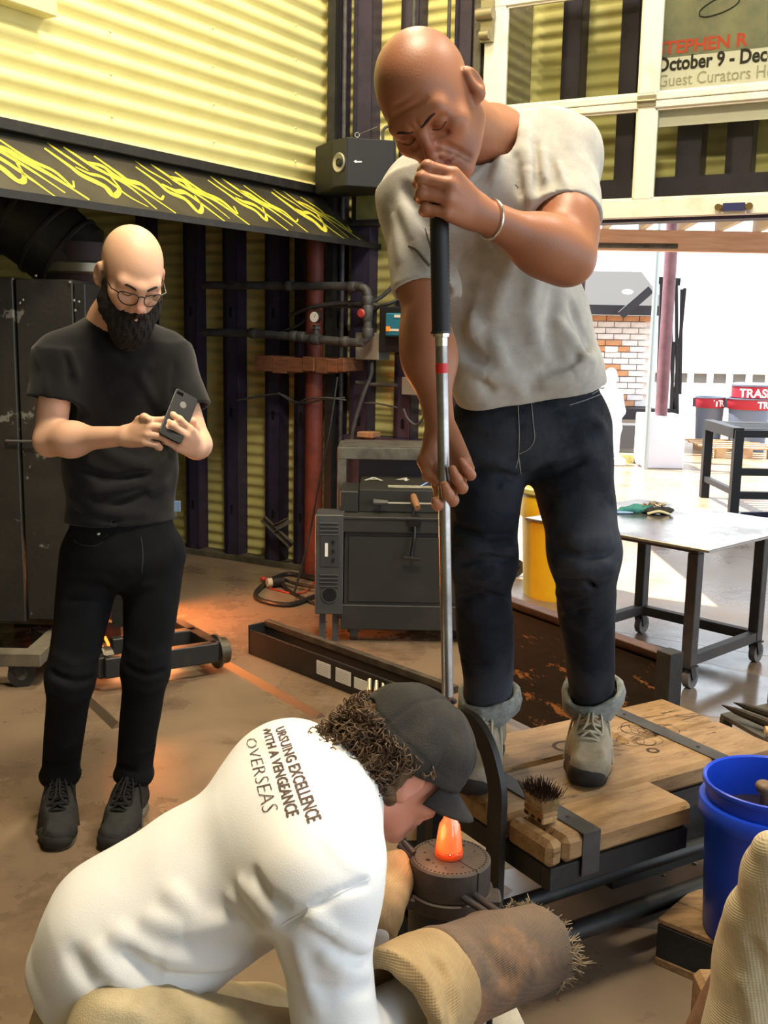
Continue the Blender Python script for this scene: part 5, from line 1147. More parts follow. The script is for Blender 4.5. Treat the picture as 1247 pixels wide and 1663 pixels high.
# ---------------------------------------------------------------- blue bucket on a box
bxz=.12
k0=on(1068,1490,bxz); kd=_nrm(on(1195,1541,bxz)-k0); kn=V(-kd[1],kd[0],0)
bo=thing('wooden_box','upturned black and bare wooden box carrying the blue bucket','box',V(k0[0]+.2,k0[1]+.1,0))
KM=frame((k0[0],k0[1],0),kd,kn); mwx=mat('scuffed_black_wood',lin(34,33,32),.7,col2=lin(24,24,24),nscale=9,bump=.2,bscale=60,col3=lin(130,104,74),scale3=8,lo3=.64,hi3=.68); mbw=mat('bare_box_wood',lin(150,118,80),.75,col2=lin(110,84,56),nscale=6,stretch=(2,8,8),bump=.1)
dy=.30; 
for a in (0,1,2): mb=MB(KM); mb.box((0,a*dy/3+.001,bxz-.016),(.62,(a+1)*dy/3-.001,bxz),.003); mb.build('top_board',mbw,bo)
mb=MB(KM); mb.box((0.0,.0,.02),(.62,.016,bxz-.017),.002); mb.build('side_board',mwx,bo); mb=MB(KM); mb.box((0,dy-.016,.02),(.62,dy,bxz-.017),.002); mb.build('side_board',mwx,bo)
mb=MB(KM); mb.box((0,.017,.02),(.016,dy-.017,bxz-.017),.002); mb.build('end_board',mwx,bo); mb=MB(KM); mb.box((.604,.017,.02),(.62,dy-.017,bxz-.017),.002); mb.build('end_board',mwx,bo)
mb=MB(KM); mb.box((0,-.003,0),(.62,dy+.003,.019),.002); mb.build('bottom_board',mbw,bo)
bc=on(1255,1268,bxz+.375); bH=.375
bk=thing('blue_bucket','blue plastic bucket of dark water standing on the wooden box','bucket',V(bc[0],bc[1],bxz+.001))
c=(bc[0],bc[1],bxz+.001); mbk=mat('blue_plastic',lin(20,62,196),.35,col2=lin(26,72,206),nscale=3,spec=.5,bump=.02)
r=.152
mb=MB(); mb.lathe(c,(0,0,1),[(r*.84,0),(r*.86,.006),(r*.955,bH*.76),(r*.955,bH*.99),(r*.99,bH*1.0),(r*1.0,bH*.985),(r*.985,bH*.965),(r*.96,bH*.96)][:2]+[(r*.95,bH*.78)],40,capt=False); mb.lathe(c,(0,0,1),[(r*.0,.003),(r*.83,.003)],40,capt=False); mb.build('wall',mbk,bk,smooth=True)
mb=MB(); mb.lathe(c,(0,0,1),[(r*.95,bH*.78),(r*1.045,bH*.772),(r*1.055,bH*.78),(r*1.055,bH*.862),(r*1.04,bH*.875),(r*.955,bH*.88)],40,capt=False); mb.build('skirt_ring',mbk,bk,smooth=True)
mb=MB(); mb.lathe(c,(0,0,1),[(r*.955,bH*.87),(r*.96,bH*.955),(r*1.0,bH*.96),(r*1.02,bH*.975),(r*1.01,bH*.995),(r*.985,bH),(r*.955,bH*.99),(r*.93,bH*.80),(r*.84,bH*.05)],40,capt=False); mb.build('rim',mbk,bk,smooth=True)
mb=MB(); mb.lathe(V(c)+V(0,0,bH*.74),(0,0,1),[(r*.0,0),(r*.92,0)],40,capt=False); mb.build('dirty_water',mat('dark_water',lin(34,28,24),.06,spec=.6),bk)
bh_=thing('brush_handle','worn wooden brush handle standing in the blue bucket','brush',V(bc[0]+.02,bc[1]-.02,bxz+.02))
p=at(1240,1290,bc[1]-.04); mb=MB(); mb.tube(spline([p+V(.03,.03,-.30),p+V(.01,.01,-.02),p+V(0,0,.012),p+V(.0,-.003,.030)],5),[.015]*10+[.017,.019,.020,.019,.017,.012],12); mb.build('handle',mat('wet_wood',lin(140,112,80),.5,col2=lin(80,62,46),nscale=8),bh_,smooth=True)
# tool tray and jacks at the bench end
tx=on(1160,1168,.36); tr=thing('tool_tray','grey steel tool shelf beyond the bench end','tray',on(1235,1185,0))
q=[on(1170,1160,.36),on(1250,1205,.36),on(1330,1190,.36),on(1260,1140,.36)]
vs=[]; 
for z in (.35,.362): vs+=[V(a[0],a[1],z) for a in q]
mb=MB(); mb.add(vs,[(0,1,2,3),(7,6,5,4),(0,4,5,1),(1,5,6,2),(2,6,7,3),(3,7,4,0)]); mb.build('shelf_plate',M_GRYM,tr)
for a in q: m_=sum(q)/4; a=a+(m_-a)*.12; mb=MB(); mb.box((a[0]-.015,a[1]-.015,0),(a[0]+.015,a[1]+.015,.35)); mb.build('leg',M_BLKM,tr)
mst2=mat('forged_steel',lin(62,54,46),.4,metal=.6,col2=lin(44,40,36),nscale=12)
jk=thing('steel_jacks','long two-bladed steel jacks pointing over the tool shelf','tool',on(1240,1175,.364))
for a,b,w in (((1172,1145),(1260,1185),.014),((1191,1141),(1262,1168),.012)):
    A=on(a[0],a[1],.40);B=on(b[0]+10,b[1],.385); 
    mb=MB(); mb.tube([A,A+(B-A)*.25,A+(B-A)*.7,B],[.0015,w*.8,w,w*.8],8); mb.build('blade',mst2,jk,smooth=True)
mb=MB(); A=on(1242,1186,.385); mb.tube([A,A+V(.10,-.01,-.0)],[.012,.014],12); mb.build('wooden_grip',mat('pale_wood_grip',lin(200,160,104),.5),jk,smooth=True)
A=on(1247,1142,.364); mb=MB(); mb.lathe((A[0]+.045,A[1],.362),(0,0,1),[(.045,0),(.045,.11),(.04,.11),(.04,.02)],20,capt=False); tag(mb.build('steel_can',mst2,smooth=True),'dark steel can standing on the tool shelf','can')
# wet patch on the floor
rnd=random.Random(6)
mwet0=mat('wet_concrete',lin(112,100,90),.08,col2=lin(92,82,74),nscale=3,rough2=.22,spec=.6,bump=.03,bscale=8)
for cx,cy,rx_,ry_,sd in ((1030,1450,.42,.17,1),(1170,1120,.40,.30,2)):
    p=on(cx,cy,0); mb=MB(); n=40; mb.add([(p[0]+rx_*math.cos(a)*(1+.16*math.sin(3*a+sd)+.09*math.sin(7*a+sd*2)),p[1]+ry_*math.sin(a)*(1+.14*math.sin(4*a+sd)+.08*math.sin(9*a)),.0006) for a in np.linspace(0,2*math.pi,n+1)[:-1]],[tuple(range(n))]); mb.build('wet_patch',mwet0,floor)
mwet=mat('wet_concrete',lin(118,104,92),.10,col2=lin(96,84,76),nscale=3,rough2=.25,spec=.6)
# ---------------------------------------------------------------- blow mold, hot glass, blowpipe
mtop=.455; mc=at(731,1390,2.0); mtop=mc[2]; R0=.081
mo=thing('blow_mold','round grey iron optic mold with a ring of drilled holes, standing on a white block','mold',V(mc[0],mc[1],.121))
mir=mat('sooty_cast_iron',lin(84,74,66),.55,col2=lin(62,55,50),nscale=9,bump=.12,bscale=90,metal=.15); mir2=mat('blued_iron',lin(58,58,62),.5,col2=lin(44,42,42),nscale=6,bump=.1,bscale=60,metal=.2)
c=V(mc[0],mc[1],0)
def lath(nm,prof,m=mir,par=mo,n=44,cc=None): mb=MB(); mb.lathe(c if cc is None else cc,(0,0,1),prof,n); return mb.build(nm,m,par,smooth=True)
lath('top_collar',[(R0-.002,mtop-.062),(R0,mtop-.060),(R0,mtop-.004),(R0-.004,mtop)])
lath('flange',[(R0+.004,mtop-.092),(R0+.006,mtop-.090),(R0+.006,mtop-.064),(R0+.002,mtop-.0625)])
lath('lower_body',[(R0+.0,.125),(R0,mtop-.093)],mir2)
mb=MB(); lug=c+V(-.085,-.030,mtop-.078); mb.box(lug-V(.026,.022,.013),lug+V(.03,.03,.013),.005); L=mb.build('side_lug',mir,mo); mb=MB(); mb.cyl(lug+V(-.008,-.004,.0132),lug+V(-.008,-.004,.0138),.007,n=12); mb.build('lug_hole',mat('dark_hole',(.004,.003,.003),.9),L)
lug=c+V(.083,-.02,mtop-.078); mb=MB(); mb.box(lug-V(.03,.03,.013),lug+V(.018,.02,.013),.005); mb.build('side_lug',mir,mo)
mb=MB(); 
for k in range(52):
    a=2*math.pi*k/52; mb.cyl(c+V((R0-.009)*math.cos(a),(R0-.009)*math.sin(a),mtop+.0001),c+V((R0-.009)*math.cos(a),(R0-.009)*math.sin(a),mtop+.0004),.0022,n=8)
for x,y,r_ in ((-.045,-.018,.005),(-.05,.012,.0025),(-.03,-.045,.002),(.03,.045,.003),(.05,.02,.002),(-.012,-.05,.002),(.022,-.045,.002),(-.02,.045,.003),(-.035,-.03,.002)): mb.cyl(c+V(x,y,mtop+.0001),c+V(x,y,mtop+.0004),r_,n=10)
tag(mb.build('drilled_holes',mat('dark_hole',(.004,.003,.003),.9),mo),kind='stuff')
sl_=_nrm(V(.62,-.78,0)); mb=MB(); n_=V(-sl_[1],sl_[0],0)
for s0,s1 in ((.022,R0-.001),(-R0+.003,-.026)): mb.add([c+sl_*s0+n_*.001+V(0,0,mtop+.0004),c+sl_*s1+n_*.001+V(0,0,mtop+.0004),c+sl_*s1-n_*.001+V(0,0,mtop+.0004),c+sl_*s0-n_*.001+V(0,0,mtop+.0004)],[(0,1,2,3)])
q=c+sl_*(R0+.0003); mb.beam(q+V(0,0,mtop-.002),q+V(0,0,mtop-.062),.0022,.0012,up=sl_); q=c+sl_*(R0+.0063); mb.beam(q+V(0,0,mtop-.064),q+V(0,0,mtop-.092),.0022,.0012,up=sl_); mb.build('split_line',mat('dark_hole',(.004,.003,.003),.9),mo)
for a,b in (((752,1458),(806,1492)),((772,1455),(812,1483))):
    A=onplane(a[0],a[1],c+V(0,-.075,0),V(0,1,0)); B=at(b[0],b[1],c[1]-.16); mb=MB(); mb.tube([A,B],[.0075,.0065],10); mb.build('handle_rod',mir2,mo,smooth=True)
for a,b in (((648,1372),(668,1392)),((655,1368),(672,1386))):
    A=at(a[0],a[1],2.02);B=at(b[0],b[1],2.0); mb=MB(); mb.tube([A,B],[.007,.007],10); mb.build('handle_rod',mir2,mo,smooth=True)
mb=MB(); A=at(644,1525,2.06); mb.tube([V(A[0],A[1],A[2]),at(652,1440,2.05)],.006,8); mb.tube([at(652,1482,2.04),at(662,1482,2.03)],.010,8); mb.build('hinge_bolt',mir2,mo,smooth=True)
A=at(795,1650,1.86); mb=MB(); mb.tube([V(A[0],A[1],.123),V(A[0],A[1],.30)],.006,8); mb.build('leg_rod',M_BLKM,mo,smooth=True)
bl=MB(frame((mc[0]+.02,mc[1]-.02,0),(math.cos(.18),math.sin(.18),0),(-math.sin(.18),math.cos(.18),0))); bl.box((-.13,-.13,0),(.135,.13,.12),.004); tag(bl.build('white_block',mat('white_firebrick_block',lin(206,200,186),.9,col2=lin(180,172,158),nscale=8,bump=.1)),'white firebrick block under the iron mold','block')
# black slotted post behind the mold
p0_=at(669,1350,2.45); ps=thing('slotted_post','short black slotted steel post behind the mold','post',V(p0_[0],p0_[1],0)); zt3=at(669,1326,2.45)[2]
mb=MB(); mb.box((p0_[0]-.032,p0_[1]-.004,0),(p0_[0]-.014,p0_[1]+.03,zt3+.12)); mb.box((p0_[0]+.012,p0_[1]-.004,0),(p0_[0]+.032,p0_[1]+.03,zt3+.12)); mb.box((p0_[0]-.014,p0_[1]+.0,0),(p0_[0]+.012,p0_[1]+.03,p0_[2]-.03)); mb.build('post_body',M_BLKM,ps)
mb=MB(); mb.box((p0_[0]-.014,p0_[1]+.012,p0_[2]-.03),(p0_[0]+.012,p0_[1]+.02,zt3+.10)); mb.build('tan_insert',mat('tan_insert',lin(206,180,130),.7),ps)
# hot glass
mgl_=bpy.data.materials.new('glowing_glass'); mgl_.use_nodes=True; t=mgl_.node_tree; b=t.nodes['Principled BSDF']
b.inputs['Base Color'].default_value=(1,.25,.08,1); b.inputs['Roughness'].default_value=.05; b.inputs['Coat Weight'].default_value=1.0; b.inputs['Coat Roughness'].default_value=.02
tc=_n(t,'ShaderNodeTexCoord'); sp=_n(t,'ShaderNodeSeparateXYZ'); t.links.new(tc.outputs['Generated'],sp.inputs[0]); cr=_n(t,'ShaderNodeValToRGB'); t.links.new(sp.outputs[2],cr.inputs[0])
e=cr.color_ramp.elements; e[0].position=0; e[0].color=(*lin(180,60,20),1); e[1].position=1; e[1].color=(*lin(150,84,70),1)
for p_,c_ in ((.10,lin(255,80,30)),(.35,lin(255,64,26)),(.62,lin(250,60,30)),(.78,lin(215,58,32))): x=e.new(p_); x.color=(*c_,1)
t.links.new(cr.outputs[0],b.inputs['Emission Color']); b.inputs['Emission Strength'].default_value=1.15
pe=at(731,1392,2.0); pt=at(728,1328,2.0)
gx,gy=pe[0]*.5+pt[0]*.5,2.0; zt4=pt[2]
mb=MB(); g0=mtop+.001; H=zt4-g0+.012
mb.lathe((gx,gy,g0),(0,0,1),[(.012,0),(.021,.003),(.0255,.010),(.0262,.022),(.0245,H*.45),(.0205,H*.72),(.0150,H*.82),(.0125,H*.87),(.0118,H)],32)
tag(mb.build('hot_glass',mgl_,smooth='all'),'glowing orange gather of glass on the end of the steel pipe over the mold','glass')
mb=MB(); mb.lathe((gx,gy,g0),(0,0,1),[(.0275,0.001),(.0282,.010),(.0278,.016),(.0268,.014),(.0265,.004)],32,capt=False); 
gl_=bpy.data.objects['hot_glass']; mb.build('glass_foot',mat('hot_glass_edge',lin(200,80,40),.05,trans=.8,ior=1.45,emit=lin(255,100,40),estr=.25),gl_,smooth='all')
l=bpy.data.lights.new('hot_glass_glow','POINT'); l.energy=.3; l.color=(1,.28,.08); l.shadow_soft_size=.03; o=bpy.data.objects.new('hot_glass_glow',l); SC.collection.objects.link(o); o.location=(gx-.045,gy-.03,zt4-.02)
# blowpipe
pA_=at(712,292,2.035); pB_=V(gx,gy,zt4+.001)
pp=thing('blowpipe','long steel blowpipe with a black foam grip and a band of red tape','pipe',V(gx,gy,zt4))
L=pA_-pB_; tt=lambda y: (lambda yy: [k for k in [None]][0])(y)
def onpipe(py):
    lo_t,hi_t=0,1
    for _ in range(40):
        m=(lo_t+hi_t)/2; w=pB_+L*m-V(0,0,CZ); y=831.5-FPX*(w@_U)/(w@_F)
        if y>py: lo_t=m
        else: hi_t=m
    return pB_+L*m
mstl=mat('blowpipe_steel',lin(176,174,172),.28,metal=.95,col2=lin(130,126,122),nscale=8,rough2=.4)
r0=.0112
mb=MB(); mb.tube([onpipe(1130),onpipe(562)],[r0*1.02,r0],20); mb.build('shaft',mstl,pp,smooth=True)
mb=MB(); mb.tube([pB_+V(0,0,.0),onpipe(1150),onpipe(1130)],[r0*1.08,r0*1.05,r0*1.02],20); mb.build('hot_end',mat('heated_steel',lin(104,66,52),.5,metal=.5,col2=lin(150,72,48),nscale=6),pp,smooth=True)
mb=MB(); mb.tube([onpipe(562),onpipe(548),onpipe(547),onpipe(540)],[r0*1.02,r0*1.05,r0*1.35,r0*1.4],20); mb.build('collar',mat('chrome',lin(210,206,198),.12,metal=1),pp,smooth=True)
a,b_2=onpipe(540),onpipe(300); N=70; P=[a+(b_2-a)*k/N for k in range(N+1)]; mb=MB(); mb.tube(P,[.0172+(.0007 if k%2 else 0) for k in range(N+1)],20); mb.build('foam_grip',mat('foam_black',lin(30,31,32),.55),pp,smooth='all')
mb=MB(); mb.tube([onpipe(538),onpipe(542)],[.0195,.0195],20); mb.build('grip_end_ring',mat('grip_ring',lin(60,58,54),.4,metal=.4),pp,smooth=True)
mb=MB(); mb.tube([onpipe(590),onpipe(606)],[r0*1.06,r0*1.06],20); mb.build('red_tape',mat('red_tape',lin(214,40,40),.4),pp,smooth=True)
# white mitt reaching in at the lower edge
mwk=knit('cream_aramid',lin(214,200,168),lin(190,174,140),60,(0,.2,.2)); mbr=knit('brown_aramid',lin(140,104,78),lin(116,86,66),60,(0,.2,.4))
gv=thing('heat_mitt','cream knitted heat mitt with a brown worn palm, in front of the blue bucket','mitt',V(at(1215,1640,1.55)[0],1.55,.0))
Mm=lambda x,y,Y=1.55: at(x,y,Y)
it=[Cone(Mm(1262,1425,1.50),Mm(1240,1560),.050,.058,sm=.05),Cone(Mm(1240,1520),Mm(1225,1690),.058,.085,sm=.05),Ell(Mm(1212,1480,1.53),(.028,.03,.032),sm=.03),Cone(Mm(1255,1380,1.48),Mm(1262,1425,1.50),.028,.045,sm=.03)]
G1_=mesh_sdf('mitt_body',it,.005,mwk,gv,disp=pfolds(it,[((1215,1520),(1235,1560),(1247,1600),.010,-.008),((1200,1580),(1215,1620),(1225,1663),.010,.007)],1.2,.0018,22),sm=1)
it=[Cone(Mm(1200,1590,1.60),Mm(1165,1690,1.62),.040,.058,sm=.03),Cone(Mm(1240,1600,1.62),Mm(1230,1700,1.62),.05,.06,sm=.04)]
mesh_sdf('palm_patch',it,.005,mbr,G1_,disp=folds([],1,.002,30,2),sm=1)
a=Mm(1262,1700); mb=MB(); mb.box((a[0]-.10,a[1]-.08,0),(a[0]+.12,a[1]+.14,a[2]+.05),.01); mb.build('stand_block',mbw,gv)
# drips of water and grit on the floor under the bench
mb=MB(); rnd=random.Random(14)
for k in range(46):
    p=on(rnd.gauss(1075,32),rnd.gauss(1385,16),0); mb.ell(V(p[0],p[1],.0015),(rnd.uniform(.003,.014),rnd.uniform(.003,.010),.0022),8,4)
tag(mb.build('water_droplets',mat('droplet_water',lin(60,52,48),.05,spec=.8),smooth=True),'dark drops of water splashed on the floor under the bench','water',kind='stuff')
# ---------------------------------------------------------------- skin and cloth materials
def skin(name,base,dark,rough=.45):
    return mat(name,base,rough,vcol=True,sub=0.06,bump=.06,bscale=220,spec=.5)
M_SKIN_A=skin('tan_skin',lin(190,125,90),None,.46)
M_SKIN_B=skin('fair_skin',lin(215,165,135),None,.5)
M_TEE=mat('heather_grey_jersey',lin(186,182,172),.95,col2=lin(160,157,150),nscale=25,lo=.35,hi=.75,bump=.12,bscale=420,sheen=.2)
M_DENIM=mat('indigo_denim',lin(25,29,37),.9,col2=lin(84,88,96),nscale=4.5,lo=.44,hi=.80,bump=.25,bscale=500,col3=lin(18,21,30),scale3=9,lo3=.5,hi3=.75,spec=.25)
M_CUFF=mat('denim_underside',lin(138,140,134),.95,col2=lin(108,111,108),nscale=60,bump=.3,bscale=400)
M_SUEDE=mat('taupe_suede',lin(150,140,122),.95,col2=lin(124,114,96),nscale=14,bump=.2,bscale=160)
M_RUBBER=mat('dark_rubber',lin(45,43,40),.75,col2=lin(30,29,27),nscale=20,bump=.1,bscale=90)
M_LACE=mat('pale_lace',lin(176,168,146),.9,bump=.4,bscale=700)
M_BLACK=mat('flat_black',lin(18,18,19),.7)
def colfield(base,zones):
    # zones: (centre, radius, colour, strength)
    base=V(base)
    def f(P):
        c=np.tile(base,(len(P),1))
        x=P*16; n=.5+.5*np.sin(x[:,0]+2*np.sin(x[:,1]*1.3))*np.sin(x[:,2]*1.1+1.5*np.sin(x[:,0]*.7)); c=c*(0.94+.1*n[:,None])
        for cen,r,colr,st in zones:
            cen=V(cen); 
            if hasattr(r,'__len__'): q=(P-cen)@V(r[0]).reshape(3,3); d=np.sqrt(((q/V(r[1]))**2).sum(1))
            else: d=np.sqrt(((P-cen)**2).sum(1))/r
            w=np.clip((1.25-d)/.5,0,1)**1.5*st; c=c*(1-w[:,None])+V(colr)*w[:,None]
        return c
    return f
BZ=0.40   # bench top height
def make_glassblower():
    # joints
    hc=at(700,168,2.09)                      # middle of the head at eye level
    l=_nrm(V(.80,-.50,.34)); f0=V(-.42,-.58,-.74); f=_nrm(f0-(f0@l)*l); up=np.cross(f,l)*-1
    up=np.cross(-l,f); 
    HM=np.eye(4); HM[:3,0]=-l; HM[:3,1]=f; HM[:3,2]=_nrm(up); HM[:3,3]=hc; hs=1.06
    nb=at(800,236,2.37); shR=at(680,322,2.32); shL=at(903,252,2.38)
    elR=at(690,535,2.20); wrR=at(716,702,2.10)
    elL=at(921,418,2.17); wrL=at(774,345,2.04)
    ch=at(796,370,2.42); pv=at(862,655,2.50); bl=at(835,540,2.46)
    su=_nrm(shL-shR)
    hipR=at(798,690,2.50); knR=at(783,900,2.47); anR=on(793,1150,BZ+.13)
    hipL=at(922,690,2.52); knL=at(948,900,2.44); anL=on(962,1140,BZ+.13)
    nk=[Cone(tf(HM,(0,-.03,-.05)),nb,.062,.066,sm=.03)]
    # skin
    it=head_items(HM,nk,hs)
    hc_=lambda a,b,r,sm: Cone(tf(HM,V(a)*hs),tf(HM,V(b)*hs),r,r,sm=sm,op='s')
    for sx in (-1,1):
        it+=[hc_((sx*.019,.100,-.034),(sx*.033,.088,-.062),.0024,.012),hc_((sx*.034,.086,-.064),(sx*.040,.076,-.088),.0016,.012),hc_((sx*.005,.104,.012),(sx*.007,.104,.028),.0022,.010),
             hc_((sx*.012,.0945,-.016),(sx*.036,.084,-.024),.0022,.010)]
    it+=[hc_((-.035,.085,.045),(.035,.085,.045),.0014,.010),hc_((-.03,.083,.058),(.03,.083,.058),.0012,.010)]
    it+=[Cone(shL,shR,.055,.055,sm=.05),Cone(ch,pv,.11,.10,u=su,k=.6,sm=.06),Cone(nb,ch,.07,.1,sm=.06)]
    def limb(a,b,c,r,fat=None):
        o=[Cone(a,b,r[0],r[1],sm=.02),Cone(b,c,r[2],r[3],sm=.03)]
        m=b+(c-b)*.28; o.append(Ell(m,(r[4],)*3,sm=.05)); return o
    armR=limb(shR,elR,wrR,(.056,.044,.043,.028,.051)); armL=limb(shL,elL,wrL,(.062,.052,.049,.030,.054))
    armR.append(Ell(shR+(elR-shR)*.55,(.045,.045,.075),sm=.04)); armL.append(Ell(shL+(elL-shL)*.72+V(.01,-.01,0),(.055,.055,.07),sm=.04))
    it+=armR+armL
    # left hand: fist round the grip at the mouth
    pipe_a=at(713,300,2.035); pipe_b=at(735,1340,2.0); pd=_nrm(pipe_b-pipe_a)
    HL=fr(wrL,at(730,314,1.965)-wrL,V(.6,-.75,0))
    # fingers wrap the pipe: knuckles at the camera side, index on top
    it+=hand_items(HL,[(.85,1.45,1.0),(.9,1.5,1.0),(.92,1.5,1.0),(.95,1.5,1.0)],spread=(.04,.0,-.03,-.07),mirror=1,s=1.12,thumb=[(.022,.018,-.012),(.044,.042,-.030),(.046,.062,-.052),(.036,.064,-.074)],k=.003)
    # right hand: palm to the camera, pipe in the crook of the thumb
    hy=_nrm(at(742,790,2.06)-wrR); HR=fr(wrR,hy,V(.18,.95,-.1))
    it+=hand_items(HR,[(.55,.75,.5),(.75,1.0,.7),(.95,1.05,.7),(1.0,1.0,.6)],spread=(.10,.0,-.08,-.2),mirror=-1,s=1.12,thumb=[(.022,.018,-.012),(.040,.044,-.020),(.036,.074,-.034),(.024,.092,-.044)],k=.003)
    # legs and feet under the cloth
    it+=[Cone(hipR,knR,.055,.045,sm=.04),Cone(knR,anR,.045,.034,sm=.03),Cone(hipL,knL,.055,.045,sm=.04),Cone(knL,anL,.045,.034,sm=.03),Cone(hipL,hipR,.08,.08,sm=.05)]
    toeL=on(950,1268,BZ+.035); toeR=on(762,1262,BZ+.035)
    it+=[Cone(anL,anL+(toeL-anL)*.3,.034,.026,sm=.03),Cone(anR,anR+(toeR-anR)*.3,.034,.026,sm=.03)]
    base=lin(160,104,74)
    E3=HM[:3,:3]
    zones=[(tf(HM,(0,-.045,.06)),(E3,(.088,.085,.085)),lin(128,92,74),.55),          # shaved hair shadow
           (tf(HM,(0,.06,-.085)),(E3,(.06,.055,.04)),lin(118,76,60),.6),(tf(HM,(0,.09,-.055)),(E3,(.03,.03,.008)),lin(105,68,56),.5),
           (tf(HM,(0,.105,-.066)),(E3,(.026,.02,.009)),lin(128,66,58),.8),
           (tf(HM,(0,.1,-.03)),(E3,(.02,.03,.016)),lin(172,94,72),.5),
           (tf(HM,(-.04,.075,-.02)),(E3,(.02,.02,.018)),lin(172,98,74),.4),(tf(HM,(.04,.075,-.02)),(E3,(.02,.02,.018)),lin(172,98,74),.4)]
    body=mesh_sdf('person',it,.0028,M_SKIN_A,None,col=colfield(base,zones),sm=1)
    tag(body,'shaven-headed man in grey T-shirt standing on wooden bench, blowing into long steel pipe','person')
    # brows and eyes
    mb=MB(HM)
    for sx in (-1,1):
        pts=[V(sx*x,y,z)*hs for x,y,z in ((.008,.101,.011),(.020,.1005,.0145),(.034,.095,.0185),(.052,.080,.017))]
        mb.tube(spline(pts,4),[.0016]+[.0026]*8+[.0022,.0018,.0013,.001],8)
    mb.build('eyebrow',mat('brow_hair',lin(58,38,28),.9,bump=.5,bscale=900),body,smooth=True)
    mb=MB(HM)
    for sx in (-1,1):
        pts=[V(sx*x,y,z)*hs for x,y,z in ((.017,.0885,-.006),(.031,.0925,-.0105),(.045,.085,-.006))]
        mb.tube(spline(pts,4),.0008,6)
    mb.build('eyelashes',mat('lash',lin(25,16,14),.9),body,smooth=True)
    # T-shirt
    sh=[Cone(shL,shR,.080,.078,sm=.05),Cone(nb+V(0,.02,-.03),ch,.09,.14,u=su,k=.85,sm=.08),
        Cone(ch,bl,.172,.158,u=su,k=.70,sm=.07),Cone(bl,pv+V(0,0,.02),.158,.172,u=_nrm(hipL-hipR),k=.70,sm=.05),
        Cone(shL,shL+(elL-shL)*.66,.084,.078,sm=.05,flat=True),Cone(shR,shR+(elR-shR)*.72,.078,.064,sm=.05,flat=True),
        Cone(at(770,330,2.33),at(720,300,2.33),.09,.07,sm=.09),Cone(at(840,300,2.35),at(880,270,2.37),.10,.08,sm=.08),Cone(at(838,236,2.42),at(892,238,2.40),.068,.074,sm=.04),
        Ell(at(905,600,2.42),(.08,.07,.06),sm=.08),Ell(at(790,620,2.40),(.06,.06,.06),sm=.08)]
    ax=_nrm(tf(HM,(0,-.03,-.05))-nb)
    neckhole=Cone(nb-ax*.05,nb+ax*.09,.068,.080,sm=.006,op='s')
    sh+=[Cone(shL+(elL-shL)*.56,shL+(elL-shL)*1.0,.063,.071,op='s',sm=.004),Cone(shR+(elR-shR)*.66,elR,.053,.056,op='s',sm=.004)]
    hemn=_nrm(V(.17,.12,-1)); sh.append(Half(at(850,655,2.38),hemn))
    sh.append(Cone(pv+V(0,0,-.12),pv+V(0,0,.05),.165,.150,u=_nrm(hipL-hipR),k=.68,op='s',sm=.004))
    g=[neckhole]
    FL=[((868,225),(872,280),(872,315),.009,-.008),((880,240),(884,290),(876,340),.008,.009),((893,255),(900,295),.007,-.005),((905,262),(918,300),(905,342),.007,.005),
        ((850,205),(856,270),(862,330),.012,.008),((838,200),(838,260),(848,320),.009,-.006),((822,200),(812,260),(800,300),.010,.007),
        ((655,300),(680,340),(700,375),.011,-.010),((650,330),(675,390),(700,440),.011,.010),((690,380),(702,430),.010,.007),((640,345),(650,430),.014,.006),
        ((735,440),(760,520),(775,545),.016,.013),((760,460),(745,560),(790,590),.014,-.010),((740,585),(790,610),(850,620),.014,.010),((745,560),(800,640),.014,-.008),((800,545),(820,600),(850,640),.013,.008),
        ((875,625),(930,610),(965,575),.013,.012),((880,600),(930,590),(960,550),.012,-.010),((905,520),(935,560),(960,590),.013,.010),((925,490),(945,540),(955,600),.009,-.009),
        ((850,380),(815,450),(800,520),.020,.008),((870,440),(860,500),(870,560),.018,.007),((780,360),(770,450),(740,500),.015,-.008),((900,470),(890,540),(910,600),.014,-.006),((760,345),(800,400),(830,440),.014,.006),
        ((752,298),(790,268),(812,225),.0045,.0045)]
    base_sh=sh+g; dT=pfolds(base_sh,FL,1.7,.0015,26)
    tee=mesh_sdf('t_shirt',sh+g,.0042,M_TEE,body,disp=dT,sm=1)
    msm=mat('grey_smudge',lin(104,98,92),.95); 
    for q,r_ in (([(664,400),(676,406),(688,420),(698,432)],.0035),([(690,372),(696,392),(702,412)],.0025),([(836,300),(839,303),(841,306)],.0020)): thread(base_sh,q,r_,dT,lift=-r_*.7).build('smudge',msm,tee,smooth=True)
    rib=[(809,184),(812,205),(806,232),(795,254),(778,274),(757,290)]
    thread(base_sh,rib,.0016,dT,lift=.0).build('collar_seam',M_TEE,tee,smooth=True)
    # jeans
    hu=_nrm(hipL-hipR)
    cuL=on(960,1105,BZ+.21); cuR=on(796,1130,BZ+.19)
    je=[Cone(pv+V(0,.0,.015),pv+V(0,0,-.06),.158,.170,u=hu,k=.68,sm=.05),
        Cone(hipR+V(.0,0,-.01),knR,.098,.073,sm=.025),Cone(knR,anR,.073,.062,sm=.04),
        Cone(hipL+V(.0,0,-.01),knL,.104,.077,sm=.025),Cone(knL,anL,.077,.058,sm=.04),
        Half(on(962,1118,BZ+.19),(0,0,-1)) if False else Ell(pv+V(0,.06,-.06),(.13,.09,.1),sm=.06)]
    wl=_nrm(knL-anL); wr=_nrm(knR-anR)
    je+=[Cone(anL+wl*.02,anL-wl*.2,.12,.12,op='s',sm=.003,flat=True),Cone(anR+wr*.02,anR-wr*.2,.12,.12,op='s',sm=.003,flat=True)]
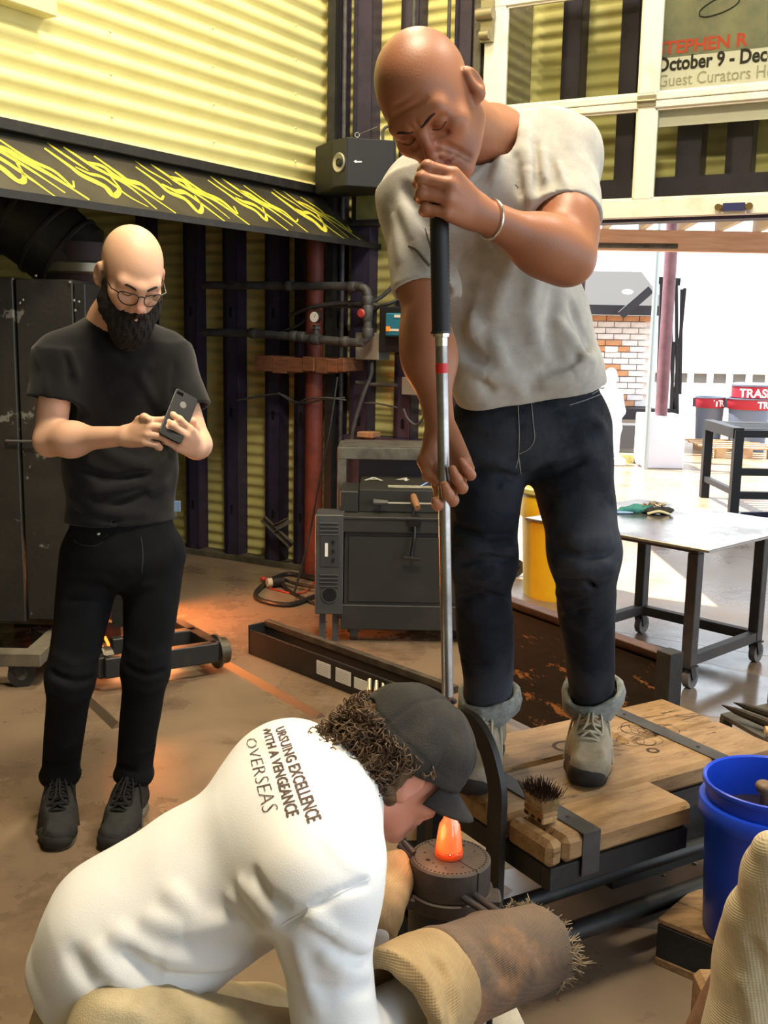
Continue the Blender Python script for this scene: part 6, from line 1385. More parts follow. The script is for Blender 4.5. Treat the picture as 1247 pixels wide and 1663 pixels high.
    FJ=[((848,762),(880,745),(925,738),.012,.010),((850,775),(900,765),(950,745),.011,-.011),((855,800),(900,790),(955,765),.012,.007),((838,762),(800,745),(765,740),.012,.010),((838,776),(800,770),(755,765),.011,-.010),((836,800),(790,800),(750,790),.012,.007),
        ((740,835),(790,850),(832,845),.012,.009),((738,858),(790,872),(835,868),.010,-.010),((740,885),(780,890),(835,890),.012,.010),((738,915),(790,905),(834,912),.010,-.011),((742,945),(790,930),(833,938),.012,.010),((745,970),(790,965),(833,968),.010,-.008),((748,1000),(800,1015),(833,1005),.012,.007),((748,1040),(800,1050),(835,1035),.010,.006),((748,1070),(790,1078),(836,1066),.010,-.006),
        ((890,862),(940,880),(995,872),.012,.009),((893,885),(945,905),(1000,898),.010,-.011),((896,912),(950,925),(1002,925),.012,.011),((900,940),(950,945),(1003,950),.010,-.012),((903,965),(950,962),(1003,975),.012,.010),((906,990),(955,990),(1003,1000),.010,-.007),((908,1030),(960,1040),(1003,1025),.011,.006),((912,1060),(960,1072),(1003,1060),.010,-.006),
        ((860,640),(858,760),.006,.003),((905,690),(960,680),(985,700),.014,.005),((760,690),(800,700),(835,690),.014,.005)]
    dJ=pfolds(je,FJ,1.6,.0028,26,3)
    jeans=mesh_sdf('jeans',je,.0045,M_DENIM,body,disp=dJ,sm=1)
    # stitching and fly, belt loops as thin threads laid on the cloth
    mst=mat('pale_stitching',lin(140,140,136),.9)
    seams=[[(841,655),(843,700),(842,740),(838,760)],[(863,655),(866,690),(868,712),(860,728),(842,738)],[(842,740),(846,770)],[(962,640),(975,632)],[(925,658),(950,650),(976,640)]]
    for q in seams: thread(je,q,.0011,dJ).build('stitching',mst,jeans,smooth=True)
    # rolled cuffs
    for an,w in ((anL,wl),(anR,wr)):
        c0=an+w*.012; prof=[(.060,.052),(.066,.060),(.074,.054),(.078,.02),(.077,-.012),(.071,-.022),(.062,-.014),(.058,.03),(.060,.052)]
        prof=[(r,h*.86) for r,h in prof]
        mb=MB(); n=36; z=w; a=V(0,1,0); xx=_nrm(np.cross(a,z)); yy=np.cross(z,xx); vs=[];fs=[]
        for i,(r,h) in enumerate(prof):
            for k in range(n):
                an_=2*math.pi*k/n; wob=1+.05*math.sin(an_*3+1+h*30)+.03*math.sin(an_*7+i)
                tilt=.010*math.cos(an_+1)
                vs.append(c0+z*(h+tilt)+r*wob*1.06*(math.cos(an_)*xx+math.sin(an_)*yy))
        for i in range(len(prof)-1):
            for k in range(n):
                q=(k+1)%n; fs.append((i*n+k,i*n+q,(i+1)*n+q,(i+1)*n+k))
        mb.add(vs,fs); mb.build('rolled_cuff',M_CUFF,jeans,smooth='all')
    # shoes
    for an,toe in ((anL,toeL),(anR,toeR)): hiking_shoe(body,an,toe,BZ,M_SUEDE,M_RUBBER,M_LACE,.0032,sc=1.1)
    # bracelet
    c=wrL+( _nrm(elL-wrL))*.035; z=_nrm(elL-wrL)
    mb=MB(); x=_nrm(np.cross(z,V(0,0,1))); y=np.cross(z,x)
    ring=[c+.0345*(math.cos(t)*x+math.sin(t)*y)+z*.008*math.sin(t*1.0) for t in np.linspace(0,2*math.pi,29)[:-1]]
    mb.tube(ring,.0032,8,closed=True); mb.build('bracelet',mat('silver',(.85,.84,.8),.25,metal=1),body,smooth='all')
    return body,jeans,tee
def hiking_shoe(parent,an,toe,gz,mu,mr,ml,h,laces=True,sc=1.0,sole_col=None):
    d=V(toe[0]-an[0],toe[1]-an[1],0); L=np.linalg.norm(d); d/=L; sd=V(-d[1],d[0],0)
    heel=V(an[0],an[1],gz)-d*.055*sc; tip=heel+d*.295*sc
    P=lambda f,s,z: heel+d*(f*.295*sc)+sd*s*sc+V(0,0,z*sc)
    it=[Cone(P(.12,0,.045),P(.55,0,.05),.037*sc,.042*sc,sm=.03),Cone(P(.55,0,.045),P(.86,.004,.038),.044*sc,.038*sc,sm=.03),
        Cone(P(.62,.012,.035),P(.8,.016,.034),.038*sc,.034*sc,sm=.03),
        Cone(P(.16,0,.06),P(.2,0,.105),.037*sc,.040*sc,sm=.03),Cone(P(.2,0,.10),P(.6,0,.06),.036*sc,.036*sc,sm=.03),
        Ell(P(.9,.002,.035),V(.03,.03,.026)*sc,sm=.03),
        Cone(P(.17,0,.08),P(.22,0,.16),.029*sc,.033*sc,op='s',sm=.006),Half(P(0,0,.016),(0,0,-1)),Half(P(.2,0,.118)+d*0,_nrm(V(0,0,1)+d*.25))]
    up=mesh_sdf('shoe',it,h,mu,parent,sm=1)
    so=[Cone(P(.13,0,.012),P(.5,0,.012),.040*sc,.040*sc,sm=.03),Cone(P(.5,.003,.012),P(.84,.004,.014),.044*sc,.043*sc,sm=.03),Half(P(0,0,.0),(0,0,-1)),Half(P(0,0,.028),(0,0,1))]
    mesh_sdf('sole',so,h,mr if sole_col is None else sole_col,up,sm=1)
    rd=[Ell(P(.90,.002,.030),V(.038,.038,.032)*sc,sm=.01),Cone(P(.74,.03,.02),P(.9,.015,.02),.024*sc,.024*sc,sm=.02),Cone(P(.74,-.03,.02),P(.9,-.015,.02),.024*sc,.024*sc,sm=.02),Half(P(0,0,.004),(0,0,-1))]
    mesh_sdf('toe_cap',rd,h,mr,up,sm=1)
    if laces:
        mb=MB(); r=.0031*sc
        zt=lambda f: .092+(.136-.092)*max(0,(.62-f)/.4)-.0*f
        fs_=[.30,.38,.46,.54,.62,.70]
        def top(f,s): 
            zz=np.interp(f,[.2,.3,.6,.7,.78],[.150,.140,.101,.089,.082]); return P(f,s,zz-18*s*s)
        for i,f in enumerate(fs_):
            mb.tube([top(f,-.026),top(f+.02,-.010),top(f+.02,.010),top(f,.026)],r,6)
            if i<5:
                mb.tube([top(f,-.026),top(f+.04,0)+V(0,0,.002),top(f+.07,.026)],r,6); mb.tube([top(f,.026),top(f+.04,0)+V(0,0,.004),top(f+.07,-.026)],r,6)
        k=top(.30,0)+V(0,0,.006)
        mb.ell(k,(.007*sc,.007*sc,.006*sc),8,6)
        for s1,e in ((1,.055),(-1,.05)):
            a=top(.42,s1*.02)+V(0,0,.008); b=top(.62,s1*.030)+V(0,0,.003); c2=top(.60,s1*.008)+V(0,0,.006); mb.tube(spline([k,a,b,c2,top(.45,s1*.004)+V(0,0,.008),k],6),r,6)
            mb.tube(spline([k,top(.36,s1*.035),P(.5,s1*.05,.06),P(.62,s1*.056,.02)],6),r*.9,6)
        mb.build('laces',ml,up,smooth=True)
        tg=[Cone(P(.24,0,.115),P(.33,0,.125),.022*sc,.024*sc,u=sd,k=.35,sm=.01)]
        mesh_sdf('tongue',tg,h,mat('shoe_tongue',lin(84,78,68),.95),up,sm=1)
    return up
gb_body,gb_jeans,gb_tee=make_glassblower()
# ---------------------------------------------------------------- man in black with a phone
M_BTEE=mat('black_jersey',lin(20,20,21),.95,col2=lin(30,30,31),nscale=12,lo=.4,hi=.8,bump=.12,bscale=420,sheen=.15,spec=.25)
M_BJEAN=mat('black_denim',lin(19,20,22),.95,col2=lin(30,31,34),nscale=8,lo=.45,hi=.8,bump=.2,bscale=480,spec=.2)
def make_phone_man():
    hc=at(213,447,3.0); l=_nrm(V(.86,.50,-.05)); f0=V(.40,-.74,-.52); f=_nrm(f0-(f0@l)*l); up=_nrm(np.cross(-l,f))
    HM=np.eye(4); HM[:3,0]=-l;HM[:3,1]=f;HM[:3,2]=up;HM[:3,3]=hc; hs=1.04
    nb=at(182,530,3.10); shR=at(98,580,3.04); shL=at(272,578,3.16)
    elR=at(80,716,3.0); wrR=at(204,708,2.86); elL=at(320,722,3.10); wrL=at(318,728,2.91)
    ch=at(192,640,3.14); bl=at(196,760,3.12); pv=at(198,868,3.12)
    su=_nrm(shL-shR)
    hipR=at(150,890,3.12); hipL=at(250,890,3.16); knR=at(114,1100,3.05); knL=at(237,1085,3.12)
    anR=on(97,1262,.12); anL=on(216,1262,.12)
    nk=[Cone(tf(HM,(0,-.03,-.06)),nb,.058,.060,sm=.03)]
    it=head_items(HM,nk,hs)
    it+=[Cone(shL,shR,.05,.05,sm=.05),Cone(ch,pv,.10,.09,u=su,k=.6,sm=.06),Cone(nb,ch,.06,.09,sm=.06),
        Cone(shR,elR,.048,.042,sm=.02),Cone(elR,wrR,.041,.026,sm=.02),Ell(elR+(wrR-elR)*.3,(.044,)*3,sm=.05),
        Cone(shL,elL,.048,.040,sm=.02),Cone(elL,wrL,.040,.027,sm=.02)]
    it+=hand_items(fr(wrR,at(256,697,2.79)-wrR,V(-.15,-.85,.45)),[(.55,1.2,.8),(.6,1.25,.8),(.7,1.3,.8),(.8,1.3,.8)],mirror=-1,s=1.0,k=.003,thumb=[(.022,.022,-.008),(.036,.050,.004),(.036,.078,.012),(.026,.100,.014)])
    it+=hand_items(fr(wrL,at(292,708,2.81)-wrL,V(.70,-.55,-.35)),[(.6,1.1,.7),(.65,1.1,.7),(.7,1.1,.7),(.75,1.1,.7)],mirror=1,s=1.0,k=.003,thumb=[(.022,.02,-.01),(.044,.042,-.016),(.052,.068,-.022),(.044,.09,-.028)])
    it+=[Cone(hipR,knR,.05,.04,sm=.04),Cone(knR,anR,.04,.032,sm=.03),Cone(hipL,knL,.05,.04,sm=.04),Cone(knL,anL,.04,.032,sm=.03),Cone(hipL,hipR,.07,.07,sm=.05)]
    E3=HM[:3,:3]
    zones=[(tf(HM,(0,-.05,.035)),(E3,(.095,.075,.075)),lin(110,88,68),.62),(tf(HM,(-.075,.01,.0)),(E3,(.02,.03,.04)),lin(70,52,40),.6),(tf(HM,(.075,.01,.0)),(E3,(.02,.03,.04)),lin(70,52,40),.6),
        (tf(HM,(0,.11,-.035)),(E3,(.02,.03,.02)),lin(220,140,120),.5),(tf(HM,(-.08,-.01,-.01)),.035,lin(225,140,118),.5)]
    body=mesh_sdf('person',it,.0038,M_SKIN_B,None,col=colfield(lin(226,178,148),zones),sm=1)
    tag(body,'bearded man with glasses, black T-shirt and black jeans, standing and looking at his phone','person')
    mh=mat('black_beard_hair',lin(20,16,14),.85,col2=lin(48,38,32),nscale=120,lo=.4,hi=.8,bump=.5,bscale=260)
    T=lambda p: tf(HM,V(p)*hs)
    bd=[Ell(T((0,.075,-.10)),V(.048,.038,.045)*hs,E3,sm=.03),Ell(T((0,.078,-.135)),V(.040,.034,.045)*hs,E3,sm=.04),
        Cone(T((-.068,.02,-.015)),T((-.055,.045,-.075)),.012,.022,sm=.03),Cone(T((.068,.02,-.015)),T((.055,.045,-.075)),.012,.022,sm=.03),
        Cone(T((-.055,.03,-.065)),T((-.02,.075,-.11)),.026,.032,sm=.03),Cone(T((.055,.03,-.065)),T((.02,.075,-.11)),.026,.032,sm=.03),
        Cone(T((-.028,.094,-.066)),T((0,.107,-.053)),.009,.008,sm=.01),Cone(T((.028,.094,-.066)),T((0,.107,-.053)),.009,.008,sm=.01)]
    def hairn(P,cc,cr):
        q=(P-HM[:3,3])@E3; x=q[:,0]*260;z=q[:,2]*90;y=q[:,1]*200
        return .0022*np.sin(x+2.2*np.sin(z*.7+y*.4))*np.sin(y+1.5*np.sin(z*.5))+.0012*np.sin(x*2.1+z+y)
    mesh_sdf('beard',bd,.003,mh,body,disp=hairn,sm=0)
    for sx in (-1,1):
        mb=MB(HM); pts=spline([V(sx*x,y,z)*hs for x,y,z in ((.012,.1005,.013),(.024,.100,.019),(.038,.093,.022),(.052,.079,.016))],4)
        mb.tube(pts,[.0025]+[.0034]*8+[.0028,.002,.0015,.001],8); mb.build('eyebrow',mh,body,smooth=True)
        mb=MB(HM); mb.tube(spline([V(sx*x,y,z)*hs for x,y,z in ((.017,.0885,-.006),(.031,.0925,-.0085),(.045,.085,-.006))],4),.0011,6); mb.build('eyelashes',mat('lash',lin(25,16,14),.9),body,smooth=True)
    # glasses
    mg=mat('spectacle_metal',lin(30,26,24),.35,metal=.3)
    mb=MB(HM)
    for sx in (-1,1):
        rim=[(.008,.112,-.002),(.012,.112,.008),(.030,.108,.011),(.050,.098,.009),(.056,.094,.0),(.052,.095,-.014),(.040,.102,-.023),(.022,.108,-.023),(.011,.112,-.014)]
        rr=[V(sx*x,y,z-.004)*hs for x,y,z in rim]
        cl=[]; n=len(rr)
        for i in range(n):
            a,b,c,d=rr[i-1],rr[i],rr[(i+1)%n],rr[(i+2)%n]
            for k in range(3):
                t=k/3; cl.append(0.5*((2*b)+(-a+c)*t+(2*a-5*b+4*c-d)*t*t+(-a+3*b-3*c+d)*t**3))
        mb.tube(cl,.0015,6,closed=True)
        mb.tube([V(sx*.056,.094,.0)*hs,V(sx*.072,.082,.003)*hs,V(sx*.080,.0,.008)*hs,V(sx*.082,-.02,-.006)*hs],.0016,6)
        gl=MB(HM); m=len(cl); cc=sum(cl)/m; gl.add([cc+V(0,.0004,0)]+cl,[(0,i+1,(i+1)%m+1) for i in range(m)]); 
        rr_=cl
        if sx==-1: G1=gl
        else: G2=gl
    mb.tube([V(-.009,.112,.0)*hs,V(0,.114,.003)*hs,V(.009,.112,.0)*hs],.0016,6)
    g=mb.build('glasses',mg,body,smooth=True)
    mgl=thin_glass('clear_lens',.03,(1,1,1))
    G1.build('lens',mgl,g); G2.build('lens',mgl,g)
    # T-shirt
    sh=[Cone(shL,shR,.062,.062,sm=.04),Cone(nb+V(0,.02,-.02),ch,.078,.125,u=su,k=.85,sm=.10),Cone(nb+V(0,.01,-.04),shL,.055,.05,sm=.06),Cone(nb+V(0,.01,-.04),shR,.055,.05,sm=.06),
        Cone(ch,bl,.160,.150,u=su,k=.66,sm=.07),Cone(bl,pv+V(0,0,-.01),.150,.168,u=su,k=.68,sm=.05),
        Cone(shL,shL+(elL-shL)*.62,.066,.076,sm=.04,flat=True),Cone(shR,shR+(elR-shR)*.52,.066,.076,sm=.04,flat=True),
        Cone(shR+(elR-shR)*.42,elR,.062,.072,op='s',sm=.004),Cone(shL+(elL-shL)*.50,elL,.060,.072,op='s',sm=.004),
        Half(at(200,858,3.0),_nrm(V(.0,.02,-1))),Cone(pv+V(0,0,-.14),pv+V(0,0,.02),.160,.150,u=su,k=.67,op='s',sm=.004)]
    ax=_nrm(tf(HM,(0,-.03,-.06))-nb)
    sh.append(Cone(nb-ax*.04,nb+ax*.08,.064,.078,sm=.006,op='s'))
    FL=[((108,575),(112,605),(112,625),.009,-.006),((112,570),(125,610),(120,660),.010,.008),((60,560),(70,600),(75,640),.010,.006),
        ((170,570),(200,600),(250,590),.016,.006),((285,590),(280,630),(284,660),.009,-.010),((130,690),(180,740),(240,760),.016,.010),((120,760),(180,780),(250,770),.013,-.010),
        ((150,800),(210,790),(280,750),.015,.011),((180,820),(240,800),(290,790),.013,-.009),((230,760),(260,740),(280,700),.012,.010),((240,800),(270,780),(290,740),.012,.009),
        ((110,800),(160,830),(240,835),.013,.009),((115,830),(200,850),(295,830),.012,-.007),((220,600),(250,650),(270,680),.014,.007),
        ((137,502),(160,520),(190,533),.0045,.004)]
    d=pfolds(sh,FL,1.5,.0014,22,1)
    mesh_sdf('t_shirt',sh,.0052,M_BTEE,body,disp=d,sm=1)
    hu=_nrm(hipL-hipR); wR=_nrm(knR-anR); wL=_nrm(knL-anL)
    je=[Cone(pv+V(0,0,.03),pv+V(0,0,-.06),.148,.158,u=hu,k=.68,sm=.05),Cone(hipR+V(0,0,-.02),knR,.094,.066,sm=.025),Cone(knR,anR,.066,.054,sm=.04),
        Cone(hipL+V(0,0,-.02),knL,.094,.066,sm=.025),Cone(knL,anL,.066,.054,sm=.04),Ell(pv+V(0,.06,-.06),(.12,.09,.1),sm=.06),
        Ell(anR+wR*.01,(.060,.060,.03),sm=.02),Ell(anL+wL*.01,(.060,.060,.03),sm=.02),
        Cone(anR-wR*.01,anR-wR*.2,.12,.12,op='s',sm=.003,flat=True),Cone(anL-wL*.01,anL-wL*.2,.12,.12,op='s',sm=.003,flat=True)]
    FJ=[((205,960),(170,940),(110,935),.013,.009),((200,980),(160,975),(105,975),.012,-.009),((85,1060),(120,1080),(160,1065),.013,.010),((80,1090),(120,1108),(155,1100),.011,-.010),((78,1120),(110,1140),(148,1128),.012,.009),
        ((72,1200),(100,1215),(130,1200),.011,.008),((70,1230),(100,1245),(130,1232),.010,-.008),((205,1050),(240,1070),(275,1055),.012,.010),((203,1080),(240,1098),(270,1088),.010,-.010),((200,1110),(235,1125),(266,1115),.012,.009),
        ((190,1210),(220,1225),(252,1212),.011,.009),((190,1240),(220,1252),(250,1238),.010,-.008),((205,960),(240,950),(295,940),.012,.008),((228,870),(226,930),.006,.004),
        ((112,868),(130,884),(165,884),(175,868),.004,-.004)]
    dj=pfolds(je,FJ,1.3,.0012,20,2)
    J=mesh_sdf('jeans',je,.0058,M_BJEAN,body,disp=dj,sm=1)
    for q in ([(112,868),(130,884),(160,885),(174,868)],[(229,872),(232,900),(230,930)]): thread(je,q,.0012,dj).build('pocket_seam',mat('grey_thread',lin(62,62,66),.9),J,smooth=True)
    mb=MB(); c=cast(je,[(160,867)],.002,dj)[0]; mb.ell(c,(.006,.006,.006),8,6); mb.build('rivet',mat('rivet_metal',(.6,.58,.55),.35,metal=1),J,smooth=True)
    mb=MB(); c=at(288,822,3.07); mb.add(*boxq(c,.016,.01,.03)); mb.build('pocket_cloth',mat('pale_blue_cloth',lin(130,160,200),.9),J)
    msh=mat('charcoal_trainer',lin(46,45,43),.8,col2=lin(34,33,32),nscale=30,bump=.2,bscale=200); ms2=mat('trainer_sole',lin(120,112,100),.7,col2=lin(60,56,50),nscale=6,lo=.5,hi=.6)
    mtc=mat('trainer_toe',lin(44,43,41),.8)
    hiking_shoe(body,anR+V(0,0,-.0),on(94,1345,.03),0.0,msh,mtc,mat('black_lace',lin(20,20,20),.9),.004,sc=1.05,sole_col=ms2)
    hiking_shoe(body,anL,on(198,1336,.03),0.0,msh,mtc,mat('black_lace',lin(20,20,20),.9),.004,sc=1.05,sole_col=ms2)
    # phone, held in both hands
    tl,tr,br,bl_=at(281,652,2.85),at(318,649,2.89),at(297,706,2.82),at(262,698,2.79)
    c=(tl+tr+br+bl_)/4; y=_nrm((tl+tr)/2-(br+bl_)/2); x=_nrm((tr+br)/2-(tl+bl_)/2); z=np.cross(x,y); x=np.cross(y,z)
    M=np.eye(4);M[:3,0]=x;M[:3,1]=y;M[:3,2]=z/np.linalg.norm(z);M[:3,3]=c
    ph=thing('phone','black smartphone with a small round emblem on its back, held in two hands','phone',c-V(0,0,.07))
    w,h,t=.037,.074,.004; poly=[]
    for sx,sy,a0 in ((1,1,0),(-1,1,90),(-1,-1,180),(1,-1,270)):
        for k in range(5):
            a=math.radians(a0+k*22.5); poly.append((sx*(w-.009)+.009*math.cos(a),sy*(h-.009)+.009*math.sin(a)))
    mb=MB(M); mb.prism(poly,-t,t); mb.build('body',mat('phone_case',lin(8,8,9),.4),ph,bevel=.0015)
    s=1 if M[:3,2]@V(0,-1,0)>0 else -1
    mb=MB(M); mb.lathe((0,.035,s*t),(0,0,s),[(.010,0),(.010,.0006),(.0075,.0008),(.0075,.0003)],20); mb.build('emblem',mat('emblem_grey',lin(120,118,112),.4,metal=.4),ph,smooth=True)
    mb=MB(M); mb.box((-.031,.058,s*t),(-.010,.067,s*(t+.001)),.0004); mb.build('camera_lens',mat('lens_black',lin(8,8,10),.1),ph)
    mb=MB(M); mb.box((-.034,-.062,-s*t),(.034,.062,-s*(t+.0006))); mb.build('screen',mat('phone_screen',lin(10,12,16),.08),ph)
    return body
def boxq(c,dx,dy,dz):
    vs=[(c[0]+a*dx,c[1]+b*dy,c[2]+e*dz) for a in (-.5,.5) for b in (-.5,.5) for e in (-.5,.5)]
    return vs,[(0,1,3,2),(4,6,7,5),(0,4,5,1),(2,3,7,6),(0,2,6,4),(1,5,7,3)]
pm_body=make_phone_man()
# ---------------------------------------------------------------- crouching man in white, cap and heat gloves
M_WTEE=mat('white_jersey',lin(232,232,232),.95,bump=.10,bscale=420,sheen=.1)
M_KHAKI=mat('khaki_twill',lin(188,172,138),.95,col2=lin(170,154,120),nscale=10,bump=.25,bscale=350)
M_CAP=mat('charcoal_cap_cloth',lin(46,43,40),.95,col2=lin(72,66,58),nscale=9,lo=.45,hi=.75,bump=.35,bscale=420)
M_HAIR=mat('brown_curls',lin(74,52,35),.5,col2=lin(118,90,60),nscale=40,lo=.4,hi=.75)
def make_croucher():
    hc=at(654,1240,1.80); f=_nrm(V(.66,.26,-.66)); l0=_nrm(V(-.28,.95,.09)); l=_nrm(l0-(l0@f)*f); up=_nrm(np.cross(-l,f))
    HM=np.eye(4); HM[:3,0]=-l;HM[:3,1]=f;HM[:3,2]=up;HM[:3,3]=hc; hs=1.0
    nb=at(548,1283,1.73); shL=at(474,1272,1.86); shR=at(518,1440,1.50)
    elR=at(550,1712,1.45); wrR=at(730,1596,1.65); elL=at(540,1450,1.95); wrL=at(600,1505,1.86)
    ch=at(440,1372,1.72); bl=at(310,1455,1.70); pv=at(205,1535,1.68)
    su=_nrm(shR-shL)
    hipR=at(205,1690,1.50); hipL=at(215,1655,1.78); knR=at(500,1740,1.48); knL=at(425,1670,1.92)
    anR=V(knR[0]-.20,knR[1]-.02,.10); anL=V(knL[0]-.16,knL[1]+.02,.10)
    it=head_items(HM,[Cone(tf(HM,(0,-.035,-.06)),nb,.056,.062,sm=.03)],hs)
    it+=[Cone(shL,shR,.05,.05,sm=.05),Cone(ch,pv,.09,.09,u=su,k=.6,sm=.06),Cone(nb,ch,.06,.09,sm=.06),
        Cone(shR,elR,.048,.040,sm=.02),Cone(elR,wrR,.038,.026,sm=.02),Cone(shL,elL,.048,.040,sm=.02),Cone(elL,wrL,.038,.026,sm=.02),
        Cone(pv,hipR,.07,.07,sm=.04),Cone(pv,hipL,.07,.07,sm=.04),Cone(hipR,knR,.06,.045,sm=.04),Cone(knR,anR,.045,.034,sm=.03),Cone(hipL,knL,.06,.045,sm=.04),Cone(knL,anL,.045,.034,sm=.03)]
    E3=HM[:3,:3]
    zones=[(tf(HM,(0,.09,-.085)),(E3,(.05,.05,.035)),lin(96,60,52),.7),(tf(HM,(0,.11,-.035)),(E3,(.02,.03,.02)),lin(205,110,95),.6),(tf(HM,(-.08,-.01,-.01)),.04,lin(215,110,95),.7)]
    body=mesh_sdf('person',it,.0034,M_SKIN_B,None,col=colfield(lin(205,140,118),zones),sm=1)
    tag(body,'crouching man in white long-sleeved top, khaki trousers, dark cap and gloves','person')
    T=lambda p: tf(HM,V(p)*hs)
    # hair: soft underlying mass plus many separate curls
    hb=[Ell(T((0,-.035,.03)),V(.084,.088,.085),E3,sm=.02),Ell(T((0,-.085,-.02)),V(.075,.045,.06),E3,sm=.03),Ell(T((-.06,-.04,-.03)),V(.03,.05,.045),E3,sm=.03),Ell(T((.06,-.04,-.03)),V(.03,.05,.045),E3,sm=.03)]
    hb.append(Cone(T((-.12,.02,-.02)),T((-.07,.02,-.02)),.024,.024,op='s',sm=.01))
    hm=mesh_sdf('hair',hb,.005,M_HAIR,body,disp=folds([],1,.003,120),sm=0)
    rnd=random.Random(3); mb=MB()
    for i in range(850):
        a=rnd.uniform(-2.75,2.75) if i%3 else rnd.uniform(1.2,2.4); z=rnd.uniform(-.085,.045)
        # around the sides and nape (local angle measured from the back)
        th=rnd.uniform(-1.75,1.75); x=math.sin(th); y=-math.cos(th)
        p=V(x*(.088+.016*rnd.random()),-.024+y*(.098+.026*rnd.random()),z)
        if abs(x)>.5 and p[1]>-.045 and z<.035: continue
        nrm_=_nrm(V(x,y,.1)); ax_=_nrm(V(rnd.gauss(0,1),rnd.gauss(0,1),rnd.gauss(0,1)))
        t1=_nrm(np.cross(nrm_,ax_)); t2=_nrm(nrm_*.8+ax_*.6); R_=rnd.uniform(.006,.013); turns=rnd.uniform(.9,1.9); n=int(7*turns)+4; drift=nrm_*rnd.uniform(-.002,.010)+V(0,-.004,-rnd.uniform(.0,.022))
        pts=[]
        for k in range(n):
            u=k/(n-1); an=2*math.pi*turns*u+rnd.random()*.1; pts.append(p+drift*u*1.6+R_*(1-.3*u)*(math.cos(an)*t1+math.sin(an)*t2))
        pts=[T(q) for q in pts]; mb.tube(pts,[.0017*(1-.5*abs(2*k/(n-1)-1)) for k in range(n)],5)
    tag(mb.build('curls',M_HAIR,hm,smooth='all'),kind='stuff')
    # cap
    cp=[Ell(T((0,-.012,.050)),V(.100,.117,.088),E3,sm=.02),Ell(T((0,-.01,.03)),V(.100,.116,.05),E3,sm=.02),Half(T((0,0,.018)),-(up*.97+f*-.18)),
        Ell(T((0,-.012,.03)),V(.088,.104,.085),E3,sm=.004,op='s'),Ell(T((0,-.128,.018)),V(.035,.03,.030),E3,sm=.005,op='s')]
    def capd(P,cc,cr):
        q=(P-HM[:3,3])@E3; an=np.arctan2(q[:,0],q[:,1]+.012); d=np.zeros(len(P))
        for k in range(6):
            a=(k+.5)*math.pi/3-math.pi; dd=np.abs((an-a+math.pi)%(2*math.pi)-math.pi)*np.hypot(q[:,0],q[:,1]+.012); d+=.0034*np.exp(-(dd/.0035)**2)*(q[:,2]>.035)
        d+=.0016*np.exp(-((q[:,2]-.045)/.0025)**2)
        d-=.0028*np.sin(q[:,0]*45+2*np.sin(q[:,1]*38))*np.sin(q[:,2]*50+q[:,1]*30)
        return d
    cap=mesh_sdf('cap',cp,.0032,M_CAP,body,disp=capd,sm=1)
    vis=[]; NU,NV=18,8
    for j in range(NV+1):
        v=j/NV
        for i in range(NU+1):
            u=-1+2*i/NU; a=u*1.15; rx=.094;ry=.110; bx=math.sin(a)*rx; by=-.012+math.cos(a)*ry; ext=.084*v*math.cos(u*math.pi/2)**.55
            x=bx*(1-.04*v); y=by+ext; z=.030-.020*v*(1-.35*u*u)-.030*(abs(u)**2)*v-.004*v; vis.append(T((x,y,z)))
    fs=[(j*(NU+1)+i,j*(NU+1)+i+1,(j+1)*(NU+1)+i+1,(j+1)*(NU+1)+i) for j in range(NV) for i in range(NU)]
    mb=MB(); mb.add(vis,fs); b=mb.build('cap_brim',M_CAP,cap,smooth='all'); s_=b.modifiers.new('t','SOLIDIFY'); s_.thickness=.004; s_.offset=0
    mb=MB(); mb.ell(T((0,-.012,.142)),(.006,.006,.005),10,6); mb.build('cap_button',M_CAP,cap,smooth='all')
    mb=MB(); mb.tube(spline([T((sx*.04,-.118+.02*abs(sx),.012)) if False else T((sx*.045,-.112-.012*(1-sx*sx),.008)) for sx in (-1,-.5,0,.5,1)],4),.005,6); mb.build('cap_strap',M_CAP,cap,smooth='all')
    # white top
    sh=[Cone(shL,shR,.078,.080,sm=.06),Cone(nb,ch,.085,.13,u=su,k=.85,sm=.08),Cone(ch,bl,.180,.168,u=su,k=.68,sm=.08),Cone(bl,pv,.168,.185,u=su,k=.72,sm=.06),
        Cone(at(470,1255,1.83),at(520,1400,1.58),.085,.09,sm=.09),
        Cone(pv,pv+_nrm(pv-bl)*.055+V(0,0,-.03),.17,.15,u=su,k=.85,sm=.05),
        Cone(shR,elR,.070,.064,sm=.05),Cone(elR,wrR,.062,.044,sm=.03),Cone(shL,elL,.070,.060,sm=.05),Cone(elL,wrL,.058,.045,sm=.03)]
    ax=_nrm(tf(HM,(0,-.035,-.06))-nb); sh.append(Cone(nb-ax*.03,nb+ax*.08,.066,.075,sm=.006,op='s'))
    dn=_nrm(pv-bl); hn=_nrm(dn*.9+V(0,0,-.5)); sh.append(Half(pv+dn*.075+V(0,0,-.05),hn))
